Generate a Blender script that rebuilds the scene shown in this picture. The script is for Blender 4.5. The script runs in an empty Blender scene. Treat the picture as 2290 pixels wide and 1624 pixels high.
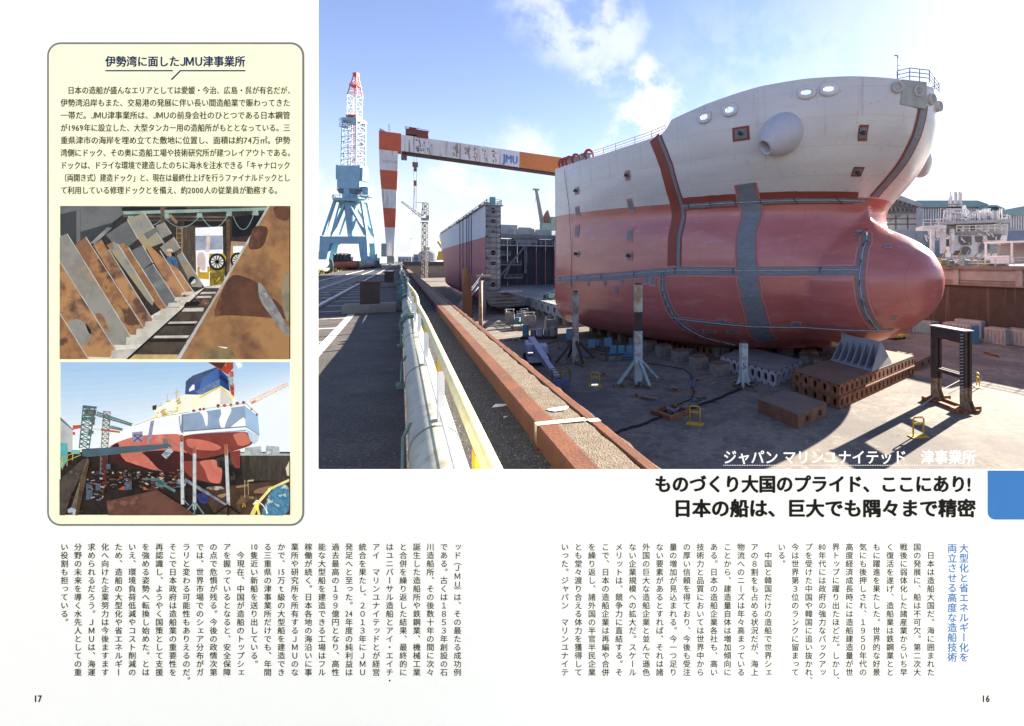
import bpy, bmesh, math, random
from mathutils import Vector, Matrix
random.seed(7)
R = math.radians
scene = bpy.context.scene
COL = scene.collection

# ---------------------------------------------------------------- camera, sky, sun, exposure
EYE = 1.7                      # eye height above the quay (quay deck is z = 0)
FOC = 1050.0                   # focal length in units of 1/2290 of the picture width
cam = bpy.data.cameras.new('camera')
camo = bpy.data.objects.new('camera', cam)
COL.objects.link(camo)
camo.location = (0, 0, EYE)
camo.rotation_euler = (R(90), 0, 0)
cam.sensor_width = 36
cam.lens = 36 * FOC / 2290
cam.shift_x = (1145 - 1500) / 2290
cam.shift_y = (585 - 812) / 2290
cam.clip_start = 0.05
cam.clip_end = 8000
scene.camera = camo

SUN_AZ, SUN_EL = 48.5, 21.5    # azimuth clockwise from the view direction (+Y)
sun_dir = Vector((math.sin(R(SUN_AZ)) * math.cos(R(SUN_EL)), math.cos(R(SUN_AZ)) * math.cos(R(SUN_EL)), math.sin(R(SUN_EL))))
sl = bpy.data.lights.new('sun', 'SUN')
sl.energy = 5.0
sl.angle = R(0.5)
sl.color = (1.0, 0.90, 0.77)
so = bpy.data.objects.new('sun', sl)
COL.objects.link(so)
so.rotation_euler = (-sun_dir).to_track_quat('-Z', 'Y').to_euler()

world = bpy.data.worlds.new('World')
scene.world = world
world.use_nodes = True
SKY_STRENGTH = 0.055

def build_sky():
    nt = world.node_tree
    N, L = nt.nodes, nt.links
    N.clear()
    out = N.new('ShaderNodeOutputWorld')
    bg = N.new('ShaderNodeBackground')
    bg.inputs['Strength'].default_value = SKY_STRENGTH
    L.new(bg.outputs[0], out.inputs[0])
    sky = N.new('ShaderNodeTexSky')
    sky.sky_type = 'NISHITA'
    sky.sun_disc = False
    sky.sun_elevation = R(SUN_EL)
    sky.sun_rotation = R(SUN_AZ)
    sky.air_density = 1.0
    sky.dust_density = 0.05
    sky.ozone_density = 2.0
    tint = N.new('ShaderNodeMix'); tint.data_type = 'RGBA'; tint.blend_type = 'MULTIPLY'; tint.inputs['Factor'].default_value = 1
    L.new(sky.outputs[0], tint.inputs['A']); tint.inputs['B'].default_value = (1.10, .92, 1.02, 1)
    tc = N.new('ShaderNodeTexCoord')
    warp = N.new('ShaderNodeTexNoise')
    warp.inputs['Scale'].default_value = 7
    warp.inputs['Detail'].default_value = 7
    warp.inputs['Roughness'].default_value = .62
    L.new(tc.outputs['Generated'], warp.inputs['Vector'])
    sub = N.new('ShaderNodeVectorMath'); sub.operation = 'SUBTRACT'
    L.new(warp.outputs['Color'], sub.inputs[0]); sub.inputs[1].default_value = (.5, .5, .5)
    sc = N.new('ShaderNodeVectorMath'); sc.operation = 'SCALE'
    L.new(sub.outputs[0], sc.inputs[0]); sc.inputs['Scale'].default_value = .17
    add = N.new('ShaderNodeVectorMath'); add.operation = 'ADD'
    L.new(tc.outputs['Generated'], add.inputs[0]); L.new(sc.outputs[0], add.inputs[1])
    # cumulus banks: compass bearing (deg from +Y), height (deg), radius, weight
    banks = [(-5.6, 12.0, .055, 1.0), (-4.0, 16.2, .06, 1.1), (-2.6, 19.6, .055, 1.0), (-6.2, 8.5, .045, .8),
             (-9.0, 22.6, .05, .55), (-11.5, 27.5, .085, .6), (-6.5, 25.6, .06, .6), (-15.5, 30.0, .08, .5), (-17.5, 12.6, .05, .6),
             (-24.0, 9.4, .055, .7), (-19.0, 10.2, .045, .65), (-12.5, 9.0, .04, .35), (-29, 8.4, .04, .3),
             (-36.0, 3.2, .09, .9), (-31, 1.6, .08, .7), (-43, 2.6, .10, 1.0), (-24, 1.5, .09, .7), (-18, 3.5, .06, .5), (12, 18, .2, .22), (-50, 6, .09, .5)]
    tot = None
    for az, el, rad, w in banks:
        d = Vector((math.sin(R(az)) * math.cos(R(el)), math.cos(R(az)) * math.cos(R(el)), math.sin(R(el))))
        ds = N.new('ShaderNodeVectorMath'); ds.operation = 'DISTANCE'
        L.new(add.outputs[0], ds.inputs[0]); ds.inputs[1].default_value = d
        mr = N.new('ShaderNodeMapRange'); mr.interpolation_type = 'SMOOTHSTEP'
        mr.inputs['From Min'].default_value = rad * 1.5; mr.inputs['From Max'].default_value = rad * .4
        mr.inputs['To Min'].default_value = 0; mr.inputs['To Max'].default_value = w
        L.new(ds.outputs['Value'], mr.inputs['Value'])
        if tot is None: tot = mr.outputs[0]
        else:
            m = N.new('ShaderNodeMath'); m.operation = 'MAXIMUM'
            L.new(tot, m.inputs[0]); L.new(mr.outputs[0], m.inputs[1]); tot = m.outputs[0]
    fine = N.new('ShaderNodeTexNoise')
    fine.inputs['Scale'].default_value = 16; fine.inputs['Detail'].default_value = 8; fine.inputs['Roughness'].default_value = .6
    L.new(tc.outputs['Generated'], fine.inputs['Vector'])
    fr = N.new('ShaderNodeMapRange'); fr.inputs['From Min'].default_value = .36; fr.inputs['From Max'].default_value = .6
    fr.interpolation_type = 'SMOOTHSTEP'
    L.new(fine.outputs['Fac'], fr.inputs['Value'])
    mm = N.new('ShaderNodeMath'); mm.operation = 'MULTIPLY'; mm.use_clamp = True
    L.new(tot, mm.inputs[0]); L.new(fr.outputs[0], mm.inputs[1])
    # thin veil of high cirrus thickening towards the sun
    dsun = N.new('ShaderNodeVectorMath'); dsun.operation = 'DISTANCE'
    L.new(tc.outputs['Generated'], dsun.inputs[0]); dsun.inputs[1].default_value = sun_dir
    veil = N.new('ShaderNodeMapRange'); veil.interpolation_type = 'SMOOTHERSTEP'
    veil.inputs['From Min'].default_value = .66; veil.inputs['From Max'].default_value = .1
    veil.inputs['To Max'].default_value = .7
    L.new(dsun.outputs['Value'], veil.inputs['Value'])
    mx0 = N.new('ShaderNodeMix'); mx0.data_type = 'RGBA'
    L.new(veil.outputs[0], mx0.inputs['Factor']); L.new(tint.outputs['Result'], mx0.inputs['A'])
    mx0.inputs['B'].default_value = (4.6, 4.65, 4.7, 1)
    # pale band of air along the horizon
    sz = N.new('ShaderNodeSeparateXYZ'); L.new(tc.outputs['Generated'], sz.inputs[0])
    hz = N.new('ShaderNodeMapRange'); hz.interpolation_type = 'SMOOTHSTEP'
    hz.inputs['From Min'].default_value = .30; hz.inputs['From Max'].default_value = -.02; hz.inputs['To Max'].default_value = .9
    L.new(sz.outputs['Z'], hz.inputs['Value'])
    mh = N.new('ShaderNodeMix'); mh.data_type = 'RGBA'
    L.new(hz.outputs[0], mh.inputs['Factor']); L.new(mx0.outputs['Result'], mh.inputs['A'])
    mh.inputs['B'].default_value = (2.75, 3.05, 3.4, 1)
    mx0 = mh
    mx = N.new('ShaderNodeMix'); mx.data_type = 'RGBA'
    L.new(mm.outputs[0], mx.inputs['Factor']); L.new(mx0.outputs['Result'], mx.inputs['A'])
    mx.inputs['B'].default_value = (4.3, 4.4, 4.5, 1)
    L.new(mx.outputs['Result'], bg.inputs['Color'])
build_sky()
scene.view_settings.view_transform = 'Standard'
scene.view_settings.look = 'None'
scene.view_settings.gamma = 1
scene.view_settings.exposure = 2.35
scene.cycles.max_bounces = 6
scene.cycles.use_denoising = True

# ---------------------------------------------------------------- helpers
TH = R(30)                     # the dock runs away 30 degrees to the left of the view
CS, SN = math.cos(TH), math.sin(TH)
FLOOR = -10.2
def Q(u, v, z=0.0):            # dock coordinates: u along the dock, v across it
    return Vector((-SN * u + CS * v, CS * u + SN * v, z))
def G(px, py, z=FLOOR):        # the point of a level surface seen at a picture position
    Y = (EYE - z) * FOC / (py - 585)
    return Vector(((px - 1500) / FOC * Y, Y, z))
def W(px, py, Y):
    return Vector(((px - 1500) / FOC * Y, Y, EYE - (py - 585) / FOC * Y))

def lin(c):
    c = c / 255.0
    return c / 12.92 if c <= .04045 else ((c + .055) / 1.055) ** 2.4
def srgb(r, g, b): return (lin(r), lin(g), lin(b))

MATS = {}
def mat(name, c1, c2=None, c3=None, scale=3.0, stretch=(1, 1, 1), rough=.7, metal=0.0, bump=0.0, bscale=None, lo=.4, hi=.62,
        spec=None, detail=6, rotz=0, coat=0.0):
    if name in MATS: return MATS[name]
    m = bpy.data.materials.new(name); m.use_nodes = True
    nt = m.node_tree; N, L = nt.nodes, nt.links
    b = N['Principled BSDF']
    b.inputs['Roughness'].default_value = rough
    b.inputs['Metallic'].default_value = metal
    if spec is not None: b.inputs['Specular IOR Level'].default_value = spec
    if coat: b.inputs['Coat Weight'].default_value = coat; b.inputs['Coat Roughness'].default_value = .12
    if c2 is None:
        c2 = tuple(x * .86 for x in c1)
    tc = N.new('ShaderNodeTexCoord'); mp = N.new('ShaderNodeMapping')
    mp.inputs['Scale'].default_value = stretch
    mp.inputs['Rotation'].default_value = (0, 0, rotz)
    L.new(tc.outputs['Object'], mp.inputs['Vector'])
    nz = N.new('ShaderNodeTexNoise'); nz.inputs['Scale'].default_value = scale
    nz.inputs['Detail'].default_value = detail; nz.inputs['Roughness'].default_value = .62
    L.new(mp.outputs[0], nz.inputs['Vector'])
    rp = N.new('ShaderNodeValToRGB'); e = rp.color_ramp.elements
    e[0].position = lo; e[0].color = (*c1, 1); e[1].position = hi; e[1].color = (*c2, 1)
    if c3 is not None:
        x = e.new(min(.98, hi + (hi - lo) * .6)); x.color = (*c3, 1)
    L.new(nz.outputs['Fac'], rp.inputs['Fac'])
    L.new(rp.outputs['Color'], b.inputs['Base Color'])
    if bump:
        n2 = N.new('ShaderNodeTexNoise'); n2.inputs['Scale'].default_value = bscale or scale * 6; n2.inputs['Detail'].default_value = 4
        L.new(tc.outputs['Object'], n2.inputs['Vector'])
        bp = N.new('ShaderNodeBump'); bp.inputs['Strength'].default_value = min(1, bump); bp.inputs['Distance'].default_value = .03
        L.new(n2.outputs['Fac'], bp.inputs['Height']); L.new(bp.outputs[0], b.inputs['Normal'])
    MATS[name] = m
    return m

class MB:
    def __init__(s): s.v = []; s.f = []; s.mi = []; s.cur = 0
    def face(s, pts):
        k = len(s.v); s.v += [tuple(p) for p in pts]; s.f.append(tuple(range(k, k + len(pts)))); s.mi.append(s.cur); return s
    def quadmesh(s, verts, faces):
        k = len(s.v); s.v += [tuple(p) for p in verts]
        for f in faces: s.f.append(tuple(k + i for i in f)); s.mi.append(s.cur)
        return s
    def box(s, c, d, rz=0):
        cx, cy, cz = c; a, b, h = d[0] / 2, d[1] / 2, d[2] / 2
        co, si = math.cos(rz), math.sin(rz)
        P = []
        for z in (-h, h):
            for x, y in ((-a, -b), (a, -b), (a, b), (-a, b)):
                P.append((cx + co * x - si * y, cy + si * x + co * y, cz + z))
        return s.quadmesh(P, [(3, 2, 1, 0), (4, 5, 6, 7), (0, 1, 5, 4), (1, 2, 6, 5), (2, 3, 7, 6), (3, 0, 4, 7)])
    def para(s, o, a, b, c):           # parallelepiped from a corner and three edges
        o, a, b, c = Vector(o), Vector(a), Vector(b), Vector(c)
        P = [o, o + a, o + a + b, o + b, o + c, o + a + c, o + a + b + c, o + b + c]
        return s.quadmesh(P, [(3, 2, 1, 0), (4, 5, 6, 7), (0, 1, 5, 4), (1, 2, 6, 5), (2, 3, 7, 6), (3, 0, 4, 7)])
    def bar(s, p, q, w, h=None, up=(0, 0, 1), w2=None, h2=None):
        p, q = Vector(p), Vector(q); h = h or w; w2 = w2 or w; h2 = h2 or h
        d = (q - p).normalized(); u = Vector(up)
        if abs(d.dot(u)) > .97: u = Vector((1, 0, 0)) if abs(d.x) < .9 else Vector((0, 1, 0))
        x = d.cross(u).normalized(); y = x.cross(d).normalized()
        P = [p + x * a * w / 2 + y * b * h / 2 for a, b in ((-1, -1), (1, -1), (1, 1), (-1, 1))]
        P += [q + x * a * w2 / 2 + y * b * h2 / 2 for a, b in ((-1, -1), (1, -1), (1, 1), (-1, 1))]
        return s.quadmesh(P, [(3, 2, 1, 0), (4, 5, 6, 7), (0, 1, 5, 4), (1, 2, 6, 5), (2, 3, 7, 6), (3, 0, 4, 7)])
    def tube(s, pts, r, n=8, cap=True, closed=False):
        pts = [Vector(p) for p in pts]; m = len(pts); rings = []
        rs = r if isinstance(r, (list, tuple)) else [r] * m
        px = None
        for i, p in enumerate(pts):
            if closed: d = pts[(i + 1) % m] - pts[i - 1]
            else: d = (pts[min(i + 1, m - 1)] - pts[max(i - 1, 0)])
            d.normalize()
            if px is None:
                u = Vector((0, 0, 1)) if abs(d.z) < .9 else Vector((1, 0, 0)); px = d.cross(u).normalized()
            px = (px - d * px.dot(d)).normalized(); py = d.cross(px)
            rings.append([p + (px * math.cos(2 * math.pi * k / n) + py * math.sin(2 * math.pi * k / n)) * rs[i] for k in range(n)])
        V = [x for rg in rings for x in rg]; Fs = []
        for i in range(m if closed else m - 1):
            j = (i + 1) % m
            for k in range(n):
                Fs.append((i * n + k, j * n + k, j * n + (k + 1) % n, i * n + (k + 1) % n)[::-1])
        if cap and not closed:
            Fs.append(tuple(range(n))); Fs.append(tuple((m - 1) * n + k for k in range(n))[::-1])
        return s.quadmesh(V, [tuple(reversed(f)) for f in Fs])
    def prism(s, poly, ext):           # polygon (3-D points) pushed along a vector
        ext = Vector(ext); P = [Vector(p) for p in poly]; n = len(P)
        V = P + [p + ext for p in P]
        Fs = [tuple(range(n))[::-1], tuple(range(n, 2 * n))] + [(i, (i + 1) % n, n + (i + 1) % n, n + i) for i in range(n)]
        return s.quadmesh(V, Fs)
    def lathe(s, o, axis, prof, n=24):  # prof: (distance along the axis, radius)
        o = Vector(o); a = Vector(axis).normalized()
        u = Vector((0, 0, 1)) if abs(a.z) < .9 else Vector((1, 0, 0))
        x = a.cross(u).normalized(); y = a.cross(x)
        V = []; Fs = []
        for d, r in prof:
            for k in range(n):
                t = 2 * math.pi * k / n
                V.append(o + a * d + (x * math.cos(t) + y * math.sin(t)) * r)
        for i in range(len(prof) - 1):
            for k in range(n):
                Fs.append((i * n + k, (i + 1) * n + k, (i + 1) * n + (k + 1) % n, i * n + (k + 1) % n))
        return s.quadmesh(V, Fs)
    def holed(s, o, ex, ez, nx, nz, rx, rz, depth, back=True, sq=2.6, n=16):
        # a plate of nx by nz cells, each pierced by a rounded hole with a rim
        o, ex, ez = Vector(o), Vector(ex), Vector(ez)
        cx, cz = ex / nx, ez / nz; lx, lz = cx.length, cz.length
        xh, zh = ex.normalized(), ez.normalized(); nrm = xh.cross(zh).normalized()
        for i in range(nx):
            for j in range(nz):
                c = o + cx * (i + .5) + cz * (j + .5)
                inner, outer = [], []
                for k in range(n):
                    t = 2 * math.pi * (k + .5) / n; a, b = math.cos(t), math.sin(t)
                    f = (abs(a) ** sq + abs(b) ** sq) ** (-1 / sq)
                    inner.append(c + xh * a * f * rx + zh * b * f * rz)
                    g = 1 / max(abs(a), abs(b)); outer.append(c + xh * a * g * lx / 2 + zh * b * g * lz / 2)
                for k in range(n):
                    m = (k + 1) % n
                    s.face([outer[k], outer[m], inner[m], inner[k]])
                    s.face([inner[k], inner[m], inner[m] - nrm * depth, inner[k] - nrm * depth])
        return s
    def obj(s, name, m, parent=None, smooth=False, bevel=0.0):
        me = bpy.data.meshes.new(name); me.from_pydata(s.v, [], s.f)
        ms = m if isinstance(m, (list, tuple)) else [m]
        for x in ms: me.materials.append(x)
        if len(ms) > 1:
            for p, i in zip(me.polygons, s.mi): p.material_index = i
        bm = bmesh.new(); bm.from_mesh(me)
        if smooth: bmesh.ops.remove_doubles(bm, verts=bm.verts, dist=1e-4)
        bmesh.ops.recalc_face_normals(bm, faces=bm.faces)
        bm.to_mesh(me); bm.free()
        o = bpy.data.objects.new(name, me); COL.objects.link(o)
        if parent is not None: o.parent = parent
        if smooth:
            for p in me.polygons: p.use_smooth = True
        if bevel:
            md = o.modifiers.new('bevel', 'BEVEL'); md.width = bevel; md.segments = 2; md.limit_method = 'ANGLE'
        return o

def tag(o, label, cat, group=None):
    o['label'] = label; o['category'] = cat
    if group: o['group'] = group
    return o
def thing(name, label, cat, loc=(0, 0, 0), rz=0.0, group=None):
    o = bpy.data.objects.new(name, None); COL.objects.link(o)
    o.empty_display_size = .3
    o.location = loc; o.rotation_euler = (0, 0, rz)
    return tag(o, label, cat, group)
def struct(o, kind='structure'):
    o['kind'] = kind; return o
def dup(root, loc, rz, label, scale=None):
    r = root.copy(); COL.objects.link(r); r.location = loc; r.rotation_euler = (0, 0, rz); r['label'] = label
    if scale: r.scale = scale
    for ch in list(root.children):
        c = ch.copy(); COL.objects.link(c); c.parent = r
        for g in list(ch.children):
            d = g.copy(); COL.objects.link(d); d.parent = c
    return r

def lattice(mb, p0, p1, h0, h1, n, r, rd=None, ax=None):
    # square lattice boom from p0 to p1, half widths h0 to h1
    p0, p1 = Vector(p0), Vector(p1); d = (p1 - p0).normalized(); rd = rd or r * .6
    u = Vector(ax) if ax else (Vector((0, 0, 1)) if abs(d.z) < .8 else Vector((0, 1, 0)))
    x = d.cross(u).normalized(); y = x.cross(d).normalized()
    cor = ((-1, -1), (1, -1), (1, 1), (-1, 1))
    rings = []
    for i in range(n + 1):
        t = i / n; c = p0.lerp(p1, t); h = h0 + (h1 - h0) * t
        rings.append([c + x * a * h + y * b * h for a, b in cor])
    for k in range(4):
        mb.bar(rings[0][k], rings[n][k], r)
    for i in range(n):
        for k in range(4):
            m = (k + 1) % 4
            mb.bar(rings[i + 1][k], rings[i + 1][m], rd)
            if (i + k) % 2: mb.bar(rings[i][k], rings[i + 1][m], rd)
            else: mb.bar(rings[i][m], rings[i + 1][k], rd)
    return mb

def railing(mb, pts, h=1.05, r=.03, rails=3, step=2.0):
    pts = [Vector(p) for p in pts]
    for a, b in zip(pts[:-1], pts[1:]):
        L = (b - a).length; n = max(1, int(L / step))
        for k in range(rails):
            z = Vector((0, 0, h * (k + 1) / rails)); mb.bar(a + z, b + z, r * 2)
        for i in range(n + 1):
            p = a.lerp(b, i / n); mb.bar(p, p + Vector((0, 0, h)), r * 2)
    return mb

# ---------------------------------------------------------------- glyphs (built-in font)
GL = {}
def glyph(ch, off=0.0):
    k = (ch, off)
    if k in GL: return GL[k]
    c = bpy.data.curves.new('glyph', 'FONT'); c.body = ch; c.size = 1; c.offset = off; c.resolution_u = 3
    o = bpy.data.objects.new('glyph', c); COL.objects.link(o)
    dg = bpy.context.evaluated_depsgraph_get()
    m = bpy.data.meshes.new_from_object(o.evaluated_get(dg))
    vs = [(v.co.x, v.co.y) for v in m.vertices]; fs = [tuple(p.vertices) for p in m.polygons]
    bpy.data.objects.remove(o); bpy.data.curves.remove(c); bpy.data.meshes.remove(m)
    GL[k] = (vs, fs); return GL[k]
def adv(ch):
    if ord(ch) > 0x2e80: return 1.0
    if ch == ' ': return .3
    return {'1': .56, 'J': .55, 'M': .88, 'U': .76, '!': .5, 't': .4}.get(ch, .57)
def write_line(mb, s, place, size, x0, y0, off=0.0, stretch=1.0, track=None):
    # place(x, y) -> 3-D point; y grows downwards, (x0, y0) is the left end of the line's centre
    x = x0
    for ch in s:
        a = adv(ch) if track is None else track(ch)
        if ch not in ' \u3000':
            if ch in 'JMU':
                vs, fs = glyph(chr(ord(ch) + 0xFEE0), off); l = min(p[0] for p in vs) - .07; vs = [(p[0] - l, p[1]) for p in vs]
            else: vs, fs = glyph(ch, off)
            w = adv(ch)
            sx = stretch if a >= w - .01 else stretch * a / w * 1.04
            mb.quadmesh([place(x + px * size * sx + max(0, a * stretch - w * sx) * size / 2, y0 - (py - .38) * size) for px, py in vs], fs)
        x += a * size * stretch
    return x

# ================================================================ materials
M_ASPH = mat('asphalt', (.092, .079, .063), (.058, .050, .042), (.13, .112, .09), scale=1.3, rough=.95, bump=.5, bscale=40, lo=.35, hi=.6)
def add_specks(m, scale, thr, col):
    nt = m.node_tree; N, L = nt.nodes, nt.links; b = N['Principled BSDF']
    src = b.inputs['Base Color'].links[0].from_socket
    vo = N.new('ShaderNodeTexVoronoi'); vo.inputs['Scale'].default_value = scale
    tc = N.new('ShaderNodeTexCoord'); L.new(tc.outputs['Object'], vo.inputs['Vector'])
    lt = N.new('ShaderNodeMath'); lt.operation = 'LESS_THAN'; lt.inputs[1].default_value = thr
    L.new(vo.outputs['Distance'], lt.inputs[0])
    mx = N.new('ShaderNodeMix'); mx.data_type = 'RGBA'; L.new(lt.outputs[0], mx.inputs['Factor'])
    L.new(src, mx.inputs['A']); mx.inputs['B'].default_value = (*col, 1)
    L.new(mx.outputs['Result'], b.inputs['Base Color'])
def add_streaks(m, col, amt=.7, sx=1.2, lo=.52, hi=.7, zs=.06):
    nt = m.node_tree; N, L = nt.nodes, nt.links; b = N['Principled BSDF']
    src = b.inputs['Base Color'].links[0].from_socket
    tc = N.new('ShaderNodeTexCoord'); mp = N.new('ShaderNodeMapping'); mp.inputs['Scale'].default_value = (sx, sx, zs * sx)
    L.new(tc.outputs['Object'], mp.inputs['Vector'])
    nz = N.new('ShaderNodeTexNoise'); nz.inputs['Scale'].default_value = 3; nz.inputs['Detail'].default_value = 6
    L.new(mp.outputs[0], nz.inputs['Vector'])
    mr = N.new('ShaderNodeMapRange'); mr.inputs['From Min'].default_value = lo; mr.inputs['From Max'].default_value = hi; mr.inputs['To Max'].default_value = amt
    L.new(nz.outputs['Fac'], mr.inputs['Value'])
    mx = N.new('ShaderNodeMix'); mx.data_type = 'RGBA'; L.new(mr.outputs[0], mx.inputs['Factor'])
    L.new(src, mx.inputs['A']); mx.inputs['B'].default_value = (*col, 1)
    L.new(mx.outputs['Result'], b.inputs['Base Color'])
def add_grit(m, scale, c_dark, c_light, amt=.8):
    nt = m.node_tree; N, L = nt.nodes, nt.links; b = N['Principled BSDF']
    src = b.inputs['Base Color'].links[0].from_socket
    tc = N.new('ShaderNodeTexCoord')
    for col, lo, hi, sc_ in ((c_dark, .5, .62, scale), (c_light, .57, .68, scale * 1.37)):
        nz = N.new('ShaderNodeTexNoise'); nz.inputs['Scale'].default_value = sc_; nz.inputs['Detail'].default_value = 3; nz.inputs['Roughness'].default_value = .7
        L.new(tc.outputs['Object'], nz.inputs['Vector'])
        mr = N.new('ShaderNodeMapRange'); mr.inputs['From Min'].default_value = lo; mr.inputs['From Max'].default_value = hi; mr.inputs['To Max'].default_value = amt
        L.new(nz.outputs['Fac'], mr.inputs['Value'])
        mx = N.new('ShaderNodeMix'); mx.data_type = 'RGBA'; L.new(mr.outputs[0], mx.inputs['Factor']); L.new(src, mx.inputs['A']); mx.inputs['B'].default_value = (*col, 1)
        src = mx.outputs['Result']
    L.new(src, b.inputs['Base Color'])
add_grit(M_ASPH, 1.1, (.04, .036, .032), (.15, .13, .11), .55)
add_grit(M_ASPH, 24, (.05, .045, .04), (.22, .195, .165))
add_specks(M_ASPH, 30, .10, (.42, .39, .35))
M_GRAVEL = mat('gravelly tar', (.075, .07, .064), (.045, .042, .04), (.16, .145, .125), scale=6, rough=.97, bump=.8, bscale=60)
add_grit(M_GRAVEL, 42, (.02, .018, .016), (.24, .21, .175))
add_specks(M_GRAVEL, 24, .13, (.5, .47, .43))
M_CURBCON = mat('washed concrete', (.15, .115, .075), (.21, .17, .125), (.085, .065, .045), scale=9, rough=.95, bump=.8, bscale=70)
M_RUSTRAIL = mat('rust red steel', (.165, .052, .017), (.11, .036, .014), (.22, .09, .036), scale=2.2, rough=.78, bump=.25, bscale=30)
M_RUST = mat('rust brown steel', (.27, .105, .04), (.15, .065, .035), (.36, .18, .085), scale=1.1, rough=.85, bump=.3, bscale=14)
add_streaks(M_RUST, (.36, .27, .19), .6, .8, .55, .72)
M_RUSTTOP = mat('rust stained plate', (.13, .09, .066), (.21, .10, .05), (.085, .065, .055), scale=.8, rough=.85, bump=.3, bscale=10)
M_DARKRUST = mat('dark rusted frame', (.045, .03, .026), (.07, .042, .033), (.028, .022, .02), scale=2.0, rough=.8)
M_TANPOST = mat('tan worn paint', (.30, .24, .14), (.16, .10, .06), scale=3, rough=.85)
M_FLOOR = mat('dock concrete', (.225, .192, .152), (.162, .138, .108), (.27, .235, .185), scale=.16, rough=.93, bump=.3, bscale=5, lo=.36, hi=.58)
add_specks(M_FLOOR, .9, .03, (.12, .11, .10))
def dock_stains(m):
    nt = m.node_tree; N, L = nt.nodes, nt.links; b = N['Principled BSDF']
    src = b.inputs['Base Color'].links[0].from_socket
    tc = N.new('ShaderNodeTexCoord')
    for sc_, lo, hi, col, amt in ((.55, .5, .68, (.115, .10, .088), .9), (2.6, .53, .66, (.30, .275, .235), .8), (.09, .5, .6, (.10, .088, .08), .75), (9, .56, .7, (.09, .08, .07), .6), (1.25, .52, .6, (.10, .088, .075), .55)):
        nz = N.new('ShaderNodeTexNoise'); nz.inputs['Scale'].default_value = sc_; nz.inputs['Detail'].default_value = 9; nz.inputs['Roughness'].default_value = .68
        L.new(tc.outputs['Object'], nz.inputs['Vector'])
        mr = N.new('ShaderNodeMapRange'); mr.inputs['From Min'].default_value = lo; mr.inputs['From Max'].default_value = hi; mr.inputs['To Max'].default_value = amt
        L.new(nz.outputs['Fac'], mr.inputs['Value'])
        mx = N.new('ShaderNodeMix'); mx.data_type = 'RGBA'; L.new(mr.outputs[0], mx.inputs['Factor']); L.new(src, mx.inputs['A']); mx.inputs['B'].default_value = (*col, 1)
        src = mx.outputs['Result']
    # cracks
    vo = N.new('ShaderNodeTexVoronoi'); vo.feature = 'DISTANCE_TO_EDGE'; vo.inputs['Scale'].default_value = .05
    wn = N.new('ShaderNodeTexNoise'); wn.inputs['Scale'].default_value = .5; wn.inputs['Detail'].default_value = 8
    L.new(tc.outputs['Object'], wn.inputs['Vector'])
    ad = N.new('ShaderNodeVectorMath'); ad.operation = 'MULTIPLY_ADD'; L.new(wn.outputs['Color'], ad.inputs[0]); ad.inputs[1].default_value = (9, 9, 0); L.new(tc.outputs['Object'], ad.inputs[2])
    L.new(ad.outputs[0], vo.inputs['Vector'])
    lt = N.new('ShaderNodeMath'); lt.operation = 'LESS_THAN'; lt.inputs[1].default_value = .0016; L.new(vo.outputs['Distance'], lt.inputs[0])
    mx = N.new('ShaderNodeMix'); mx.data_type = 'RGBA'; L.new(lt.outputs[0], mx.inputs['Factor']); L.new(src, mx.inputs['A']); mx.inputs['B'].default_value = (.045, .04, .037, 1)
    L.new(mx.outputs['Result'], b.inputs['Base Color'])
dock_stains(M_FLOOR)
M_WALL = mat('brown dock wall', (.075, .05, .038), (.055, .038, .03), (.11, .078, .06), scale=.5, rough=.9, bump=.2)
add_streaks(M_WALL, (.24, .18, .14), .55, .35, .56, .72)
M_WALLTOP = mat('pale concrete', (.36, .33, .30), (.28, .25, .23), scale=.6, rough=.9)
M_PIPE = mat('pale green pipe paint', (.36, .385, .32), (.29, .31, .26), (.42, .43, .37), scale=1.6, rough=.55)
add_streaks(M_PIPE, (.20, .155, .105), .7, 2.4, .54, .70, 1.0)
M_GREEN = mat('sea green paint', (.12, .21, .18), (.08, .14, .12), scale=5, rough=.6)
M_YELLOW = mat('worn yellow paint', (.66, .58, .22), (.74, .68, .40), (.58, .50, .16), scale=4, rough=.5)
M_YELSTEEL = mat('bright yellow steel', (.62, .40, .02), (.5, .33, .03), scale=5, rough=.5)
M_WHITE = mat('white paint', (.78, .78, .78), (.70, .69, .68), scale=4, rough=.5)
M_LINE = mat('road paint', (.55, .54, .51), (.36, .34, .31), (.12, .11, .1), scale=7, rough=.85, lo=.42, hi=.58)
M_BLACK = mat('black void', (.012, .012, .013), rough=.9)
M_STEELRAIL = mat('polished rail head', (.52, .50, .48), (.36, .34, .32), scale=4, rough=.45, metal=.3)
M_SLEEPER = mat('sleeper concrete', (.48, .46, .42), (.30, .28, .25), scale=3, rough=.9)
M_GREYSTEEL = mat('primer grey steel', (.19, .205, .22), (.15, .165, .175), (.24, .255, .265), scale=2, rough=.6)
M_CRANEBLUE = mat('pale blue crane paint', (.26, .46, .56), (.22, .39, .47), scale=.35, rough=.55)
M_CRANERED = mat('crane red paint', (.60, .10, .055), (.48, .09, .055), scale=.5, rough=.55)
M_CRANEWHITE = mat('crane white paint', (.72, .71, .70), (.6, .58, .56), scale=.4, rough=.6)
M_GANRED = mat('gantry red', (.56, .105, .045), (.44, .09, .04), scale=.12, rough=.65)
add_streaks(M_GANRED, (.26, .1, .05), .5, .25, .55, .75)
M_GANWHITE = mat('gantry stained white', (.70, .68, .66), (.60, .57, .55), scale=.12, rough=.7)
add_streaks(M_GANWHITE, (.26, .15, .10), .8, .3, .55, .68)
M_GANORANGE = mat('gantry faded orange', (.62, .20, .06), (.52, .18, .06), scale=.2, rough=.7)
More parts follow.
